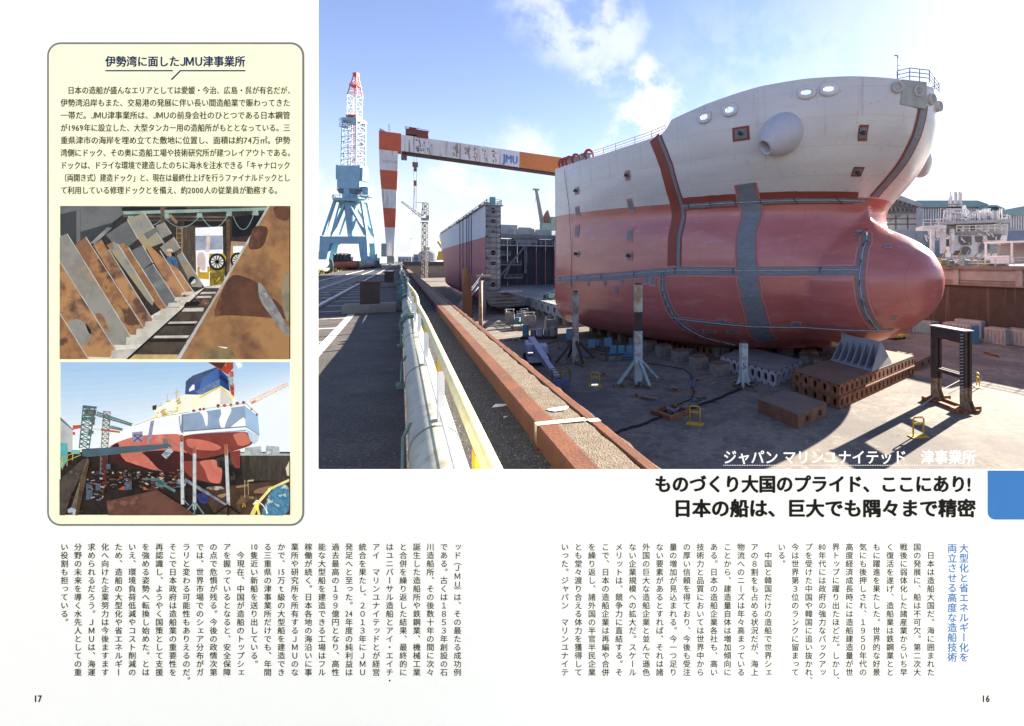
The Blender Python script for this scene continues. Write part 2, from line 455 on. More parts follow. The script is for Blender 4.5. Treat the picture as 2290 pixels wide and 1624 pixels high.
M_LOGO = mat('logo blue', (.12, .20, .40), (.15, .23, .43), scale=1)
M_TEAL = mat('teal roof sheet', (.20, .31, .31), (.17, .27, .27), scale=.3, rough=.6)
M_SHEDGREY = mat('shed grey sheet', (.33, .34, .34), (.27, .28, .28), scale=.4, rough=.7)
M_SHEDDARK = mat('shed dark steel', (.10, .095, .09), (.14, .13, .12), scale=.6, rough=.8)
M_SUPER = mat('superstructure white', (.66, .65, .64), (.5, .49, .48), scale=.5, rough=.6)
M_BLUEBOX = mat('blue steel box', (.10, .27, .38), (.08, .2, .28), (.2, .3, .36), scale=3, rough=.7)
M_LAV = mat('lavender grey lift paint', (.40, .40, .52), (.33, .33, .43), scale=2, rough=.5)
M_CONBLOCK = mat('keel block concrete', (.25, .22, .18), (.17, .15, .125), (.33, .3, .25), scale=1.5, rough=.92)
M_GRASS = mat('dry grass', (.20, .17, .06), (.10, .11, .035), scale=3, rough=.95)
M_RUBBER = mat('black rubber', (.02, .02, .022), rough=.85)

# ================================================================ the setting
def sheet(name, u0, u1, v0, v1, z, m):
    mb = MB(); mb.face([Q(u0, v0, z), Q(u0, v1, z), Q(u1, v1, z), Q(u1, v0, z)]); o = mb.obj(name, m); return struct(o)
sheet('quay_deck', -40, 5000, -3000, 1.09, 0, M_ASPH)
sheet('dock_floor', -45, 520, 1.3, 79, FLOOR, M_FLOOR)
sheet('far_quay', -60, 5000, 79.3, 4000, 1.0, M_WALLTOP)
sheet('dock_head_ground', 470, 5000, 1.4, 80, .3, M_WALLTOP)
mb = MB(); mb.face([(-4200, -900, -11), (4200, -900, -11), (4200, 6000, -11), (-4200, 6000, -11)]); struct(mb.obj('ground', M_WALLTOP))
# gravelly strip between railing and coping, 4 mm above the deck
sheet('gravel_strip', -20, 470, .34, 1.088, .004, M_GRAVEL)

# coping of the dock edge
t = thing('dock_coping', 'rust red steel coping with a tan concrete strip along the near dock edge', 'coping', (0, 0, 0), TH)
def strip_u(mb, v0, v1, z0, z1, u0, u1): return mb.box(((v0 + v1) / 2, (u0 + u1) / 2, (z0 + z1) / 2), (v1 - v0, u1 - u0, z1 - z0))
strip_u(MB(), 1.09, 1.262, -.3, .2, -12, 470).obj('inner_beam', M_RUSTRAIL, t, bevel=.012)
mb = MB(); rnd = random.Random(3)
# concrete strip with broken edges
us = [-12 + i * .22 for i in range(420)] + [81 + i * 12 for i in range(33)]
V = []; Fc = []
for u in us:
    j = rnd.uniform(-.02, .012)
    V += [(1.262, u, .196), (1.530 + j, u, .19 + rnd.uniform(-.006, .008)), (1.535 + j, u, .05)]
for i in range(len(us) - 1):
    a = 3 * i; Fc += [(a, a + 1, a + 4, a + 3), (a + 1, a + 2, a + 5, a + 4)]
mb.quadmesh(V, Fc); mb.obj('concrete_strip', M_CURBCON, t)
strip_u(MB(), 1.56, 1.655, .02, .182, -12, 470).obj('outer_beam', M_RUSTRAIL, t, bevel=.01)
strip_u(MB(), 1.262, 1.56, -.3, .03, -12, 470).obj('bed', M_BLACK, t)
# ragged outer lip
V = []; Fc = []
for u in us:
    j = rnd.uniform(-.012, .022)
    V += [(1.655, u, .165), (1.672 + j, u, .16 + rnd.uniform(-.02, .01)), (1.67 + j, u, -.25)]
for i in range(len(us) - 1):
    a = 3 * i; Fc += [(a, a + 1, a + 4, a + 3), (a + 1, a + 2, a + 5, a + 4)]
mb = MB(); mb.quadmesh(V, Fc); mb.obj('concrete_lip', M_CURBCON, t)
# painted line across the coping (where the tape mark is in the picture)
M_CREAM = mat('cream paint', (.78, .68, .42), (.66, .57, .36), scale=14, rough=.8)
pl = MB()
pc = G(1290, 938, .2); uu = -SN * pc.x + CS * pc.y; ul = uu + .06
for v0, v1, z in ((1.088, 1.262, .2035), (1.262, 1.535, .203), (1.558, 1.66, .1855)):
    k0, k1 = -.22 * (v0 - 1.09), -.22 * (v1 - 1.09)
    pl.face([(v0, ul + k0 - .05, z), (v1, ul + k1 - .05, z), (v1, ul + k1 + .05, z), (v0, ul + k0 + .05, z)])
pl.face([(1.0865, ul - .05, .2035), (1.0865, ul + .05, .2035), (1.0865, ul + .04, .11), (1.0865, ul + .02, .02), (1.0865, ul + .012, .12), (1.0865, ul - .015, .15), (1.0865, ul - .02, .0), (1.0865, ul - .032, .13)])
pl.obj('painted_line', M_CREAM, t)
mb = MB(); cpt = (1.40, ul + .33)
mb.face([(cpt[0] + .1 * math.cos(a) * (1 + .25 * math.sin(3 * a)), cpt[1] + .085 * math.sin(a) * (1 + .3 * math.cos(2 * a)), .2035) for a in [i * math.pi / 9 for i in range(18)]])
mb.obj('paint_splash', M_WHITE, t)

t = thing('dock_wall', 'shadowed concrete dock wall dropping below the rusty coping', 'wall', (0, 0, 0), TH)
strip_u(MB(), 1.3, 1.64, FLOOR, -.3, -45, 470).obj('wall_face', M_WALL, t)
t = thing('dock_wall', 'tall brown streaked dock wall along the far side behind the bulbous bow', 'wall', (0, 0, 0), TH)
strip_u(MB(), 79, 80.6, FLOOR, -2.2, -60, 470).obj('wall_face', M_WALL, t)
mb = MB(); strip_u(mb, 78.7, 80.6, -2.2, .45, -60, 470); 
for u in range(-56, 300, 9): mb.box((78.6, u, -.8), (.35, .9, 2.5))
mb.obj('parapet', M_WALLTOP, t)
mb = MB(); strip_u(mb, 78.2, 80.6, .45, 1.0, -60, 470)
for z in (-1.35, -1.75, -2.1): strip_u(mb, 78.45, 78.75, z, z + .1, -60, 300)
mb.obj('ledge', mat('dark ledge', (.14, .125, .115), (.2, .18, .16), scale=.7), t)
# dock gate at the far end
t = thing('dock_gate', 'tan dock gate with a dark top closing the far end of the dock', 'gate', Q(392, 40, FLOOR), TH)
MB().box((0, 0, 4.4), (76, 5, 8.8)).obj('gate_leaf', mat('gate tan', (.32, .25, .18), (.25, .19, .14), scale=.2), t)
MB().box((0, 0, 10.3), (76.4, 6, 3.0)).obj('gate_walkway', mat('gate black', (.05, .045, .04), (.08, .07, .06), scale=.2), t)

# white painted lines on the quay road
for k, (v, u0, u1, lab) in enumerate(((-1.33, 6, 23.5, 'long white painted line on the asphalt beside the crane rails'),)):
    mb = MB(); mb.face([Q(u0, v - .09, .006), Q(u0, v + .09, .006), Q(u1, v + .09, .006), Q(u1, v - .09, .006)])
    struct(mb.obj('road_line', M_LINE))
mb = MB()
for u in [7.2 + 2.45 * i for i in range(16)]:
    mb.face([Q(u, -2.45, .0055), Q(u, -1.42, .0055), Q(u + .2, -1.42, .0055), Q(u + .2, -2.45, .0055)])
struct(mb.obj('road_marking', M_LINE))
# crane rails and their sleepers
for v, lab in ((-2.62, 'steel crane rail on the quay nearest to the white line'), (-4.25, 'pale concrete rail bed strip in the middle of the crane track'), (-5.9, 'steel crane rail on the quay farther from the dock')):
    t = thing('crane_rail', lab, 'rail', Q(0, v, 0), TH)
    if v == -4.25: MB().box((0, 235, .02), (.2, 490, .04)).obj('rail_bed', M_SLEEPER, t)
    else:
        MB().box((0, 235, .008), (.3, 490, .016)).obj('rail_foot', M_DARKRUST, t)
        MB().box((0, 235, .035), (.13, 490, .09)).obj('rail_head', M_STEELRAIL, t)
proto = None
for i in range(66):
    u = 9.6 + i * 2.45
    lab = 'pale cross sleeper between the crane rails, part of the row running into the distance'
    if proto is None:
        proto = MB().box((0, 0, .017), (3.0, .22, .034)).obj('sleeper', M_SLEEPER)
        proto.location = Q(u, -4.25, 0); proto.rotation_euler = (0, 0, TH); tag(proto, lab, 'sleeper', 'sleepers of the crane track')
    else:
        o = proto.copy(); COL.objects.link(o); o.location = Q(u, -4.25, 0)
        if i % 5 == 3: o.scale = (.8, 1, 1)

# ---------------------------------------------------------------- pipe and handrail along the quay
t = thing('pipeline', 'thick pale green pipe running along the quay under the yellow handrail', 'pipe', (0, 0, 0), TH)
PV, PZ, PR = .235, .265, .178
MB().tube([(PV, -8, PZ), (PV, 12.1, PZ)], PR, 28).obj('pipe_length', M_PIPE, t, smooth=True)
MB().tube([(PV, 12.1, PZ), (PV, 40, PZ)], PR * .97, 24).obj('pipe_length', M_PIPE, t, smooth=True)
MB().tube([(PV, 40, PZ), (PV, 300, PZ)], PR * .9, 12).obj('pipe_length', M_PIPE, t, smooth=True)
for u, r in ((12.0, 1.42), (12.35, 1.42), (19.2, 1.36), (19.6, 1.36), (24, 1.36), (24.5, 1.36), (31, 1.3), (38, 1.3)):
    mb = MB().lathe((PV, u - .05, PZ), (0, 1, 0), [(0, PR), (0, PR * r), (.1, PR * r), (.1, PR)], 28)
    for k in range(12):
        a = 2 * math.pi * k / 12; mb.tube([(PV + math.cos(a) * PR * 1.22, u - .1, PZ + math.sin(a) * PR * 1.22), (PV + math.cos(a) * PR * 1.22, u + .1, PZ + math.sin(a) * PR * 1.22)], .014, 6)
    mb.obj('flange', M_GREEN, t)
for u in (2.2, 4.0, 6.4, 9.4, 15, 21):       # weld seams and clamps
    MB().lathe((PV, u - .012, PZ), (0, 1, 0), [(0, PR), (.0, PR * 1.035), (.024, PR * 1.035), (.024, PR)], 28).obj('clamp_band', mat('clamp', (.12, .15, .13), (.2, .2, .16), scale=9), t)
for u in (4.4, 7.6, 11, 14.5):
    mb = MB(); mb.tube([(PV - PR - .04, u - .28, .05), (PV - PR - .03, u - .02, .28), (PV - PR + .02, u + .05, .36)], .014, 6); mb.box((PV - PR - .05, u - .3, .03), (.11, .2, .05))
    mb.obj('bracket', M_GREEN, t)
for u in (22, 27, 33, 36.5):
    mb = MB(); mb.tube([(PV, u, PZ + PR), (PV, u, PZ + PR + .5)], .07, 10); mb.lathe((PV, u, PZ + PR + .5), (0, 0, 1), [(0, 0), (0, .17), (.04, .17), (.04, 0)], 16); mb.box((PV - .1, u, .3), (.5, .25, .35))
    mb.obj('valve', M_GREEN, t)

t = thing('handrail', 'yellow topped handrail with white posts leaning over the pale pipe', 'handrail', (0, 0, 0), TH)
RV = .283; RZ = .965
rp = []
for i in range(120):
    u = 1.28 + i * .33 if i < 90 else 30.7 + (i - 89) * 8
    wob = .0 if u < 7 else .045 * math.sin(u * .55 + 1) * min(1, (u - 7) / 4)
    rp.append((RV + wob, u, RZ - .02 * (u > 9) + .03 * math.sin(u * .4) * (u > 8)))
MB().tube(rp, .032, 14).obj('top_rail', M_YELLOW, t, smooth=True)
mb = MB()
for a, b in zip(rp[:-1:2], rp[2::2]):
    mb.bar((a[0], a[1], .50), (b[0], b[1], .50), .02, .055)
mb.obj('mid_rail', M_WHITE, t)
posts = [1.45 + .0, 2.02, 4.15, 6.5] + [8.9 + 2.3 * i for i in range(30)]
for u in posts:
    mb = MB(); mb.cur = 0; mb.bar((RV, u, .43), (RV, u, RZ - .13), .05, .085, up=(0, 1, 0)); mb.cur = 1; mb.bar((RV, u, RZ - .13), (RV, u, RZ - .03), .056, .09, up=(0, 1, 0))
    mb.obj('post', [M_WHITE, M_YELSTEEL], t)

# stop blocks beside the rails
def stop_block(u, v, lab, sc=1):
    t = thing('rail_stop', lab, 'rail stop', Q(u, v, 0), TH, 'steel stops beside the crane rails')
    MB().box((0, 0, .15), (1.5 * sc, .9, .3)).obj('plinth', M_CONBLOCK, t, bevel=.03)
    mb = MB(); mb.box((0, 0, .65), (.55, .5, .7)); mb.obj('steel_box', M_DARKRUST, t)
    MB().box((0, 0, 1.02), (.75, .6, .05)).obj('top_plate', M_DARKRUST, t)
stop_block(18.6, -.85, 'dark steel stop on a concrete plinth, nearest to the handrail foreground')
stop_block(36.5, -.6, 'dark steel stop farther along the quay beside the crane rails')
# litter
M_REDBIT = mat('red scrap', (.45, .05, .02))
k = 0
for px, py, w, h, m, lab in ((1120, 908, .1, .05, M_WHITE, 'crumpled white plastic scrap lying on the dark gravel beside the rust beam'),
        (1105, 811, .05, .03, M_REDBIT, 'small red scrap on the dark gravel beside the handrail'),
        (1205, 1005, .03, .04, M_REDBIT, 'tiny red scrap on the dark gravel near the rust beam foot'),
        (1132, 934, .03, .03, M_WHITE, 'small white scrap below the larger plastic scrap on gravel'),
        (1102, 780, .04, .02, M_WHITE, 'thin white scrap on the dark gravel far from camera')):
    p = G(px, py, .006); mb = MB()
    mb.face([(-w, -h * .6, .0), (w * .3, -h, .008), (w, -h * .1, .016), (w * .7, h, .004), (-w * .6, h * .7, .02)])
    o = mb.obj('scrap', m); o.location = p; o.rotation_euler = (0, 0, .3 + k); tag(o, lab, 'litter'); k += 1
for px, py, lab in ((1186, 790, 'white chalk chip lying on the rust red coping beam'), (1330, 862, 'white chip lying on the outer coping beam above the dock')):
    p = G(px, py, .2); mb = MB(); mb.box((0, 0, .006), (.075, .03, .012)); o = mb.obj('paint_chip', M_WHITE); o.location = p; o.rotation_euler = (0, 0, .2); tag(o, lab, 'litter')

# ================================================================ ship bow
VC, UE = 44.0, 77.0
def it(x, tab):
    if x <= tab[0][0]: return tab[0][1]
    for (a, p), (b, q) in zip(tab[:-1], tab[1:]):
        if x <= b: return p + (q - p) * (x - a) / (b - a)
    return tab[-1][1]
STEM = [(-8.7, 41), (-6, 37), (-2, 35), (3, 34), (5, 33.6), (6, 33.7), (7, 33.8), (8, 33.3), (9, 32.3), (10, 31.1), (11, 30), (12, 29.1), (14, 27.9), (16, 27.3), (18, 27.1), (21, 27.1)]
NOSE = [(-8.7, 41), (-8.5, 38.6), (-8.2, 36.6), (-7, 32.6), (-6, 30.5), (-5, 28.9), (-4, 27.6), (-3, 26.7), (-2, 26.15), (-1, 25.9), (0, 25.85), (1, 26.0), (2.5, 26.8), (3.5, 27.9), (4.5, 29.7), (5.3, 31.9), (6.2, 33.3), (8.2, 33.4)]
WB = [(-8.7, 2), (-8.2, 3.6), (-7, 5.4), (-5, 7.0), (-2, 7.8), (0, 7.8), (2, 7.2), (3.5, 6.3), (4.5, 5.4), (5.3, 4.3), (6.2, 2.9), (7.2, 1.4), (8.2, 0)]
LEN = [(-8.7, 38), (-4, 40), (2, 44), (8, 48), (13, 50), (21, 50)]
BEAM = [(-8.7, 18.2), (-8.5, 19.2), (-8.1, 20.0), (-7.5, 20.6), (-6.5, 21.2), (-5, 21.6), (-4, 21.7), (21, 21.7)]
TOPZ = [(26.5, 18.7), (27.8, 18.95), (29.9, 19.2), (32.8, 19.37), (36.4, 19.32), (38.5, 19.1), (42, 18.65), (46.4, 17.9), (46.9, 17.3), (47.5, 16.7), (48.3, 16.45), (52, 16.25), (59, 16.15), (68, 16.5), (77, 17.0)]
def smooth_it(x, tab, h): return (it(x - h, tab) + 2 * it(x, tab) + it(x + h, tab)) / 4
def hb(u, z):
    us, L, B = smooth_it(z, STEM, .6), it(z, LEN), it(z, BEAM)
    s = (u - us) / L
    bh = 0 if s <= 0 else (B if s >= 1 else B * (1 - (1 - s) ** 2) ** .5)
    bb = 0
    if z < 8.2:
        s = (u - smooth_it(z, NOSE, .25 if z < 3 else .7)) / 13.0; w = it(z, WB)
        bb = 0 if s <= 0 else (w if s >= 1 else w * (1 - (1 - s) ** 2) ** .5)
        bb *= max(0, min(1, 1.45 - s * .45))
    return (bh ** 2.3 + bb ** 2.3) ** (1 / 2.3)
def nose(z):
    n = smooth_it(z, STEM, .6)
    return min(n, smooth_it(z, NOSE, .25 if z < 3 else .7)) if z < 8.2 else n
def HP(u, z, sg=-1, off=0.0):
    p = Vector((VC + sg * hb(u, z), u, z))
    if off: p += HN(u, z, sg) * off
    return p
def HN(u, z, sg=-1):
    e = .08
    du = Vector((VC + sg * hb(u + e, z), u + e, z)) - Vector((VC + sg * hb(u - e, z), u - e, z))
    dz = Vector((VC + sg * hb(u, z + e), u, z + e)) - Vector((VC + sg * hb(u, z - e), u, z - e))
    n = du.cross(dz).normalized()
    return n if n.x * sg > 0 else -n

def hull_mat():
    m = bpy.data.materials.new('hull paint'); m.use_nodes = True
    nt = m.node_tree; N, L = nt.nodes, nt.links; b = N['Principled BSDF']
    b.inputs['Roughness'].default_value = .26
    b.inputs['Specular IOR Level'].default_value = .75
    tc = N.new('ShaderNodeTexCoord'); sp = N.new('ShaderNodeSeparateXYZ'); L.new(tc.outputs['Object'], sp.inputs[0])
    # waterline rises a little towards the parallel body
    wl = N.new('ShaderNodeMapRange'); wl.inputs['From Min'].default_value = 47; wl.inputs['From Max'].default_value = 77; wl.inputs['To Min'].default_value = 8.5; wl.inputs['To Max'].default_value = 9.2
    L.new(sp.outputs['Y'], wl.inputs['Value'])
    gt = N.new('ShaderNodeMath'); gt.operation = 'GREATER_THAN'; L.new(sp.outputs['Z'], gt.inputs[0]); L.new(wl.outputs[0], gt.inputs[1])
    def noisy(c1, c2, sc, lo=.4, hi=.6, st=(1, 1, 1)):
        mp = N.new('ShaderNodeMapping'); mp.inputs['Scale'].default_value = st; L.new(tc.outputs['Object'], mp.inputs['Vector'])
        nz = N.new('ShaderNodeTexNoise'); nz.inputs['Scale'].default_value = sc; nz.inputs['Detail'].default_value = 6; L.new(mp.outputs[0], nz.inputs['Vector'])
        rp = N.new('ShaderNodeValToRGB'); rp.color_ramp.elements[0].position = lo; rp.color_ramp.elements[0].color = (*c1, 1)
        rp.color_ramp.elements[1].position = hi; rp.color_ramp.elements[1].color = (*c2, 1); L.new(nz.outputs['Fac'], rp.inputs['Fac']); return rp.outputs['Color']
    red = noisy((.45, .132, .115), (.40, .115, .10), .35, st=(1, .4, 2))
    grey = noisy((.57, .56, .54), (.53, .52, .505), .3, st=(1, .4, 2))
    mx = N.new('ShaderNodeMix'); mx.data_type = 'RGBA'; L.new(gt.outputs[0], mx.inputs['Factor']); L.new(red, mx.inputs['A']); L.new(grey, mx.inputs['B'])
    # faint plate butts
    br = N.new('ShaderNodeTexBrick'); br.inputs['Scale'].default_value = 1
    br.inputs['Brick Width'].default_value = 9; br.inputs['Row Height'].default_value = 2.6; br.inputs['Mortar Size'].default_value = .03; br.offset = 0
    cb = N.new('ShaderNodeCombineXYZ'); L.new(sp.outputs['Y'], cb.inputs[0]); L.new(sp.outputs['Z'], cb.inputs[1]); L.new(cb.outputs[0], br.inputs['Vector'])
    mm = N.new('ShaderNodeMath'); mm.operation = 'MULTIPLY'; mm.inputs[1].default_value = .34; L.new(br.outputs['Fac'], mm.inputs[0])
    m2 = N.new('ShaderNodeMix'); m2.data_type = 'RGBA'; m2.blend_type = 'MULTIPLY'; L.new(mm.outputs[0], m2.inputs['Factor']); L.new(mx.outputs['Result'], m2.inputs['A']); m2.inputs['B'].default_value = (.55, .55, .58, 1)
    L.new(m2.outputs['Result'], b.inputs['Base Color'])
    def overlay(st, sc, lo, hi, col, amt):
        src = b.inputs['Base Color'].links[0].from_socket
        mp = N.new('ShaderNodeMapping'); mp.inputs['Scale'].default_value = st; L.new(tc.outputs['Object'], mp.inputs['Vector'])
        nz = N.new('ShaderNodeTexNoise'); nz.inputs['Scale'].default_value = sc; nz.inputs['Detail'].default_value = 7; nz.inputs['Roughness'].default_value = .65; L.new(mp.outputs[0], nz.inputs['Vector'])
        mr = N.new('ShaderNodeMapRange'); mr.inputs['From Min'].default_value = lo; mr.inputs['From Max'].default_value = hi; mr.inputs['To Max'].default_value = amt; L.new(nz.outputs['Fac'], mr.inputs['Value'])
        mx = N.new('ShaderNodeMix'); mx.data_type = 'RGBA'; L.new(mr.outputs[0], mx.inputs['Factor']); L.new(src, mx.inputs['A']); mx.inputs['B'].default_value = (*col, 1)
        L.new(mx.outputs['Result'], b.inputs['Base Color'])
    overlay((1.4, 1.4, .07), 1.2, .58, .72, (.22, .14, .12), .35)
    overlay((.5, .25, 1.5), 1.0, .56, .66, (.52, .33, .33), .22)
    overlay((1, 1, 1), 2.5, .64, .7, (.16, .10, .10), .4)
    nb = N.new('ShaderNodeTexNoise'); nb.inputs['Scale'].default_value = .45; nb.inputs['Detail'].default_value = 3; L.new(tc.outputs['Object'], nb.inputs['Vector'])
    bp = N.new('ShaderNodeBump'); bp.inputs['Strength'].default_value = .35; bp.inputs['Distance'].default_value = .06; L.new(nb.outputs['Fac'], bp.inputs['Height']); L.new(bp.outputs[0], b.inputs['Normal'])
    return m
M_HULL = hull_mat()
M_DECKRED = mat('deck red', (.30, .07, .05), (.22, .06, .045), scale=.5)
M_BAND = mat('bare steel band', (.17, .20, .225), (.13, .15, .17), (.25, .28, .30), scale=1.4, rough=.55, stretch=(1, 1, 3))
M_SALMON = mat('salmon primer edge', (.50, .23, .21), (.44, .19, .175), scale=2, rough=.6)
M_PRIMER = mat('red lead primer', (.25, .045, .025), (.2, .045, .03), scale=.8, rough=.6)

ship = thing('bow_section', 'giant grey and dull red ship bow section with a bulbous nose in the dry dock', 'ship', (0, 0, 0), TH)
HOLES = [(42.1, 17.3, .62, .46), (39.3, 17.5, .62, .46), (32.7, 18.0, .62, .40), (31.2, 18.1, .62, .42)]
HOLEW = []
for u, z, a, b_ in HOLES: HOLEW.append((HP(u, z), a, b_))
NZ, NU = 132, 150
zs0 = [-8.7, -8.62, -8.5, -8.3, -8.05] + [-7.8 + (8 + 7.8) * i / 62 for i in range(63)]
mb = MB(); grid = {}
V = []; Fc = []; idx = {}
def col_u(z, k): n = nose(z) + .001; return n + (k ** 1.9) * (UE - n)
rows = zs0 + [None] * 60
for sg in (-1, 1):
    for i in range(len(rows)):
        for j in range(NU + 1):
            k = j / NU
            if rows[i] is not None: z = rows[i]; u = col_u(z, k)
            else:
                t_ = (i - len(zs0) + 1) / 60
                u0 = col_u(8 + (18 - 8) * t_, k); zt = it(u0, TOPZ); z = 8 + (zt - 8) * t_; u = col_u(z, k)
                if k == 1: u = UE
                z = 8 + (it(u, TOPZ) - 8) * t_
            idx[(sg, i, j)] = len(V); V.append(HP(u, z, sg) if j else Vector((VC, u, z)))
    for i in range(len(rows) - 1):
        for j in range(NU):
            q = (idx[(sg, i, j)], idx[(sg, i, j + 1)], idx[(sg, i + 1, j + 1)], idx[(sg, i + 1, j)])
            if i > len(zs0) + 40:
                c = (V[q[0]] + V[q[1]] + V[q[2]] + V[q[3]]) / 4
                skip = False
                for hc, a, b_ in HOLEW:
                    hx = Vector((hc.x if sg < 0 else 2 * VC - hc.x, hc.y, hc.z)); d = c - hx
                    if ((d.x ** 2 + d.y ** 2) ** .5 / a) ** 2 + (d.z / b_) ** 2 < .72: skip = True
                if skip: continue
            Fc.append(q if sg > 0 else q[::-1])
# bottom and after end
nb_ = len(rows)
for j in range(NU): Fc.append((idx[(-1, 0, j)], idx[(-1, 0, j + 1)], idx[(1, 0, j + 1)], idx[(1, 0, j)]))
for i in range(nb_ - 1): Fc.append((idx[(-1, i, NU)], idx[(-1, i + 1, NU)], idx[(1, i + 1, NU)], idx[(1, i, NU)]))
mb.quadmesh(V, Fc)
hull = mb.obj('hull_shell', M_HULL, ship, smooth=True)
# decks inside the bulwark
def deck(z, u0, u1, ins):
    mb = MB(); n = 50
    for i in range(n):
        a, b_ = u0 + (u1 - u0) * i / n, u0 + (u1 - u0) * (i + 1) / n
        ha, hb_ = max(0, hb(a, z) - ins), max(0, hb(b_, z) - ins)
        za = z if not callable(z) else z(a)
        mb.face([(VC - ha, a, z), (VC + ha, a, z), (VC + hb_, b_, z), (VC - hb_, b_, z)])
    return mb
deck(15.6, 27.6, 47.4, .05).obj('forecastle_deck', M_DECKRED, ship)
deck(15.9, 47.4, 76.9, .05).obj('main_deck', M_DECKRED, ship)

def densify(path, step=.6):
    out = []
    for (a, b) in zip(path[:-1], path[1:]):
        L = math.hypot(b[0] - a[0], b[1] - a[1]); n = max(1, int(L / step))
        for i in range(n): out.append(tuple(a[k] + (b[k] - a[k]) * i / n for k in range(2)))
    out.append(tuple(path[-1])); return out
def hstrip(mb, path, w, off, sg=-1, cross=4, jit=0.0, step=.6):
    P = densify(path, step); rows_ = []
    rr = random.Random(len(P))
    pts = [HP(u, z, sg) for u, z in P]
    for i, (u, z) in enumerate(P):
        t_ = (pts[min(i + 1, len(P) - 1)] - pts[max(i - 1, 0)]).normalized(); n = HN(u, z, sg); s_ = n.cross(t_).normalized()
        e = .1; dz = (HP(u, z + e, sg) - HP(u, z - e, sg)) / (2 * e); du = (HP(u + e, z, sg) - HP(u - e, z, sg)) / (2 * e)
        # world side step -> surface parameters
        a11, a12, a22 = du.dot(du), du.dot(dz), dz.dot(dz); det = a11 * a22 - a12 * a12 or 1e-6
        row = []
        j1, j2 = rr.uniform(-jit, jit), rr.uniform(-jit, jit)
        for k in range(cross + 1):
            d = (-w / 2 - j1) + (w + j1 + j2) * k / cross; b1, b2 = s_.dot(du) * d, s_.dot(dz) * d
            ku, kz = (b1 * a22 - b2 * a12) / det, (b2 * a11 - b1 * a12) / det
            row.append(HP(u + ku, z + kz, sg, off))
        rows_.append(row)
    for r0, r1 in zip(rows_[:-1], rows_[1:]):
        for k in range(cross): mb.face([r0[k], r0[k + 1], r1[k + 1], r1[k]])
    return mb
P_STRIPE = [(48.3, 16.35), (47.5, 14.4), (47.05, 12.8), (46.9, 11.2), (46.95, 9.7), (47.0, 8.3), (47, 5.1), (46.95, 2.5), (46.9, .7)]
P_HORU = [(47.0, 8.15), (41.4, 8.15), (36, 8.15)] + [(smooth_it(8.15, STEM, .6) + 48 * (1 - (1 - (q_ / 21.7) ** 2) ** .5), 8.15) for q_ in (8, 7, 6, 5, 4, 3, 2, 1.2, .6)]
P_MID = [(76.5, -1.3), (65.6, -.7), (56.9, -.2), (51.4, .25), (46.9, .6), (43, .62), (39, .65), (35.8, .7), (33.4, .75), (30.2, .8)]
P_BAND = [(39.4, 10.0), (39.9, 8.3), (39.9, 5.3), (39.5, 2.9), (39.25, .6), (39.1, -1.4), (39.15, -3.3), (39.5, -5.1), (40.9, -7.4)]
P_LOW = [(48.3, -5.0), (45.6, -5.15), (43, -5.25), (40.2, -5.4), (37.8, -5.4), (34.3, -5.3), (31.7, -5.2), (30, -5.1), (29.4, -5.1)]
P_LOWL = [(49.2, .35), (49.0, 0), (49, -1.5), (48.6, -3.1), (48.0, -4.6), (47.1, -5.9), (46.0, -7.2), (44.3, -8.1)]
P_BULB = [(32.8, 4.75), (31.6, 4.5), (30.8, 3.6), (30.3, 2.1), (30.1, .8), (29.95, -.7), (29.9, -2.2), (29.95, -3.3), (30.0, -4.5), (30.05, -5.1)]
hstrip(MB(), [(u + .75, z) for u, z in P_STRIPE], 1.7, .035, cross=4).obj('primer_band', M_PRIMER, ship)
for P, w, wb, mb_border in ((P_STRIPE, .42, .75, M_PRIMER), (P_HORU, .55, 1.5, M_PRIMER), (P_MID, .75, 1.25, M_SALMON), (P_BAND, 1.9, 2.6, M_SALMON), (P_LOW, .35, .75, M_SALMON), (P_LOWL, .6, 1.3, M_SALMON), (P_BULB, .55, 1.3, M_SALMON)):
    PB = [(u, z + .25) for u, z in P] if P is P_HORU else P
    b_ = hstrip(MB(), PB, wb, .05, jit=.03).obj('primer_border', mb_border, ship)
    if P in (P_MID, P_LOW, P_LOWL, P_BULB, P_BAND):
        hstrip(MB(), P, wb * .78 if P is not P_BAND else 2.4, .06, jit=.02).obj('worn_edge', mat('dull worn red', (.30, .11, .105), (.34, .14, .13), scale=2), b_)
    hstrip(MB(), P, w, .075, jit=.02).obj('weld_strip', M_BAND, b_)
for P in (P_HORU, P_MID, P_LOW, P_BULB, P_LOWL):
    D = densify(P, .7); MB().tube([HP(u, z + .05, -1, .13) for u, z in D], .05, 6).obj('service_hose', mat('pale hose', (.42, .45, .46), (.3, .32, .33), scale=2), ship)
# clips standing off the seams
for P, n in ((P_MID, 7), (P_HORU, 6), (P_LOWL, 10), (P_BULB, 6)):
    D = densify(P, .3); mb = MB()
    for i in range(n):
        u, z = D[int((i + .5) / n * (len(D) - 1))]; a, b_ = HP(u, z + .25, -1, .1), HP(u, z - .25, -1, .1); mb.bar(a, HP(u, z + .3, -1, .3), .05); mb.bar(HP(u, z + .3, -1, .3), HP(u, z - .28, -1, .3), .06)
    mb.obj('welding_clips', M_DARKRUST, ship)
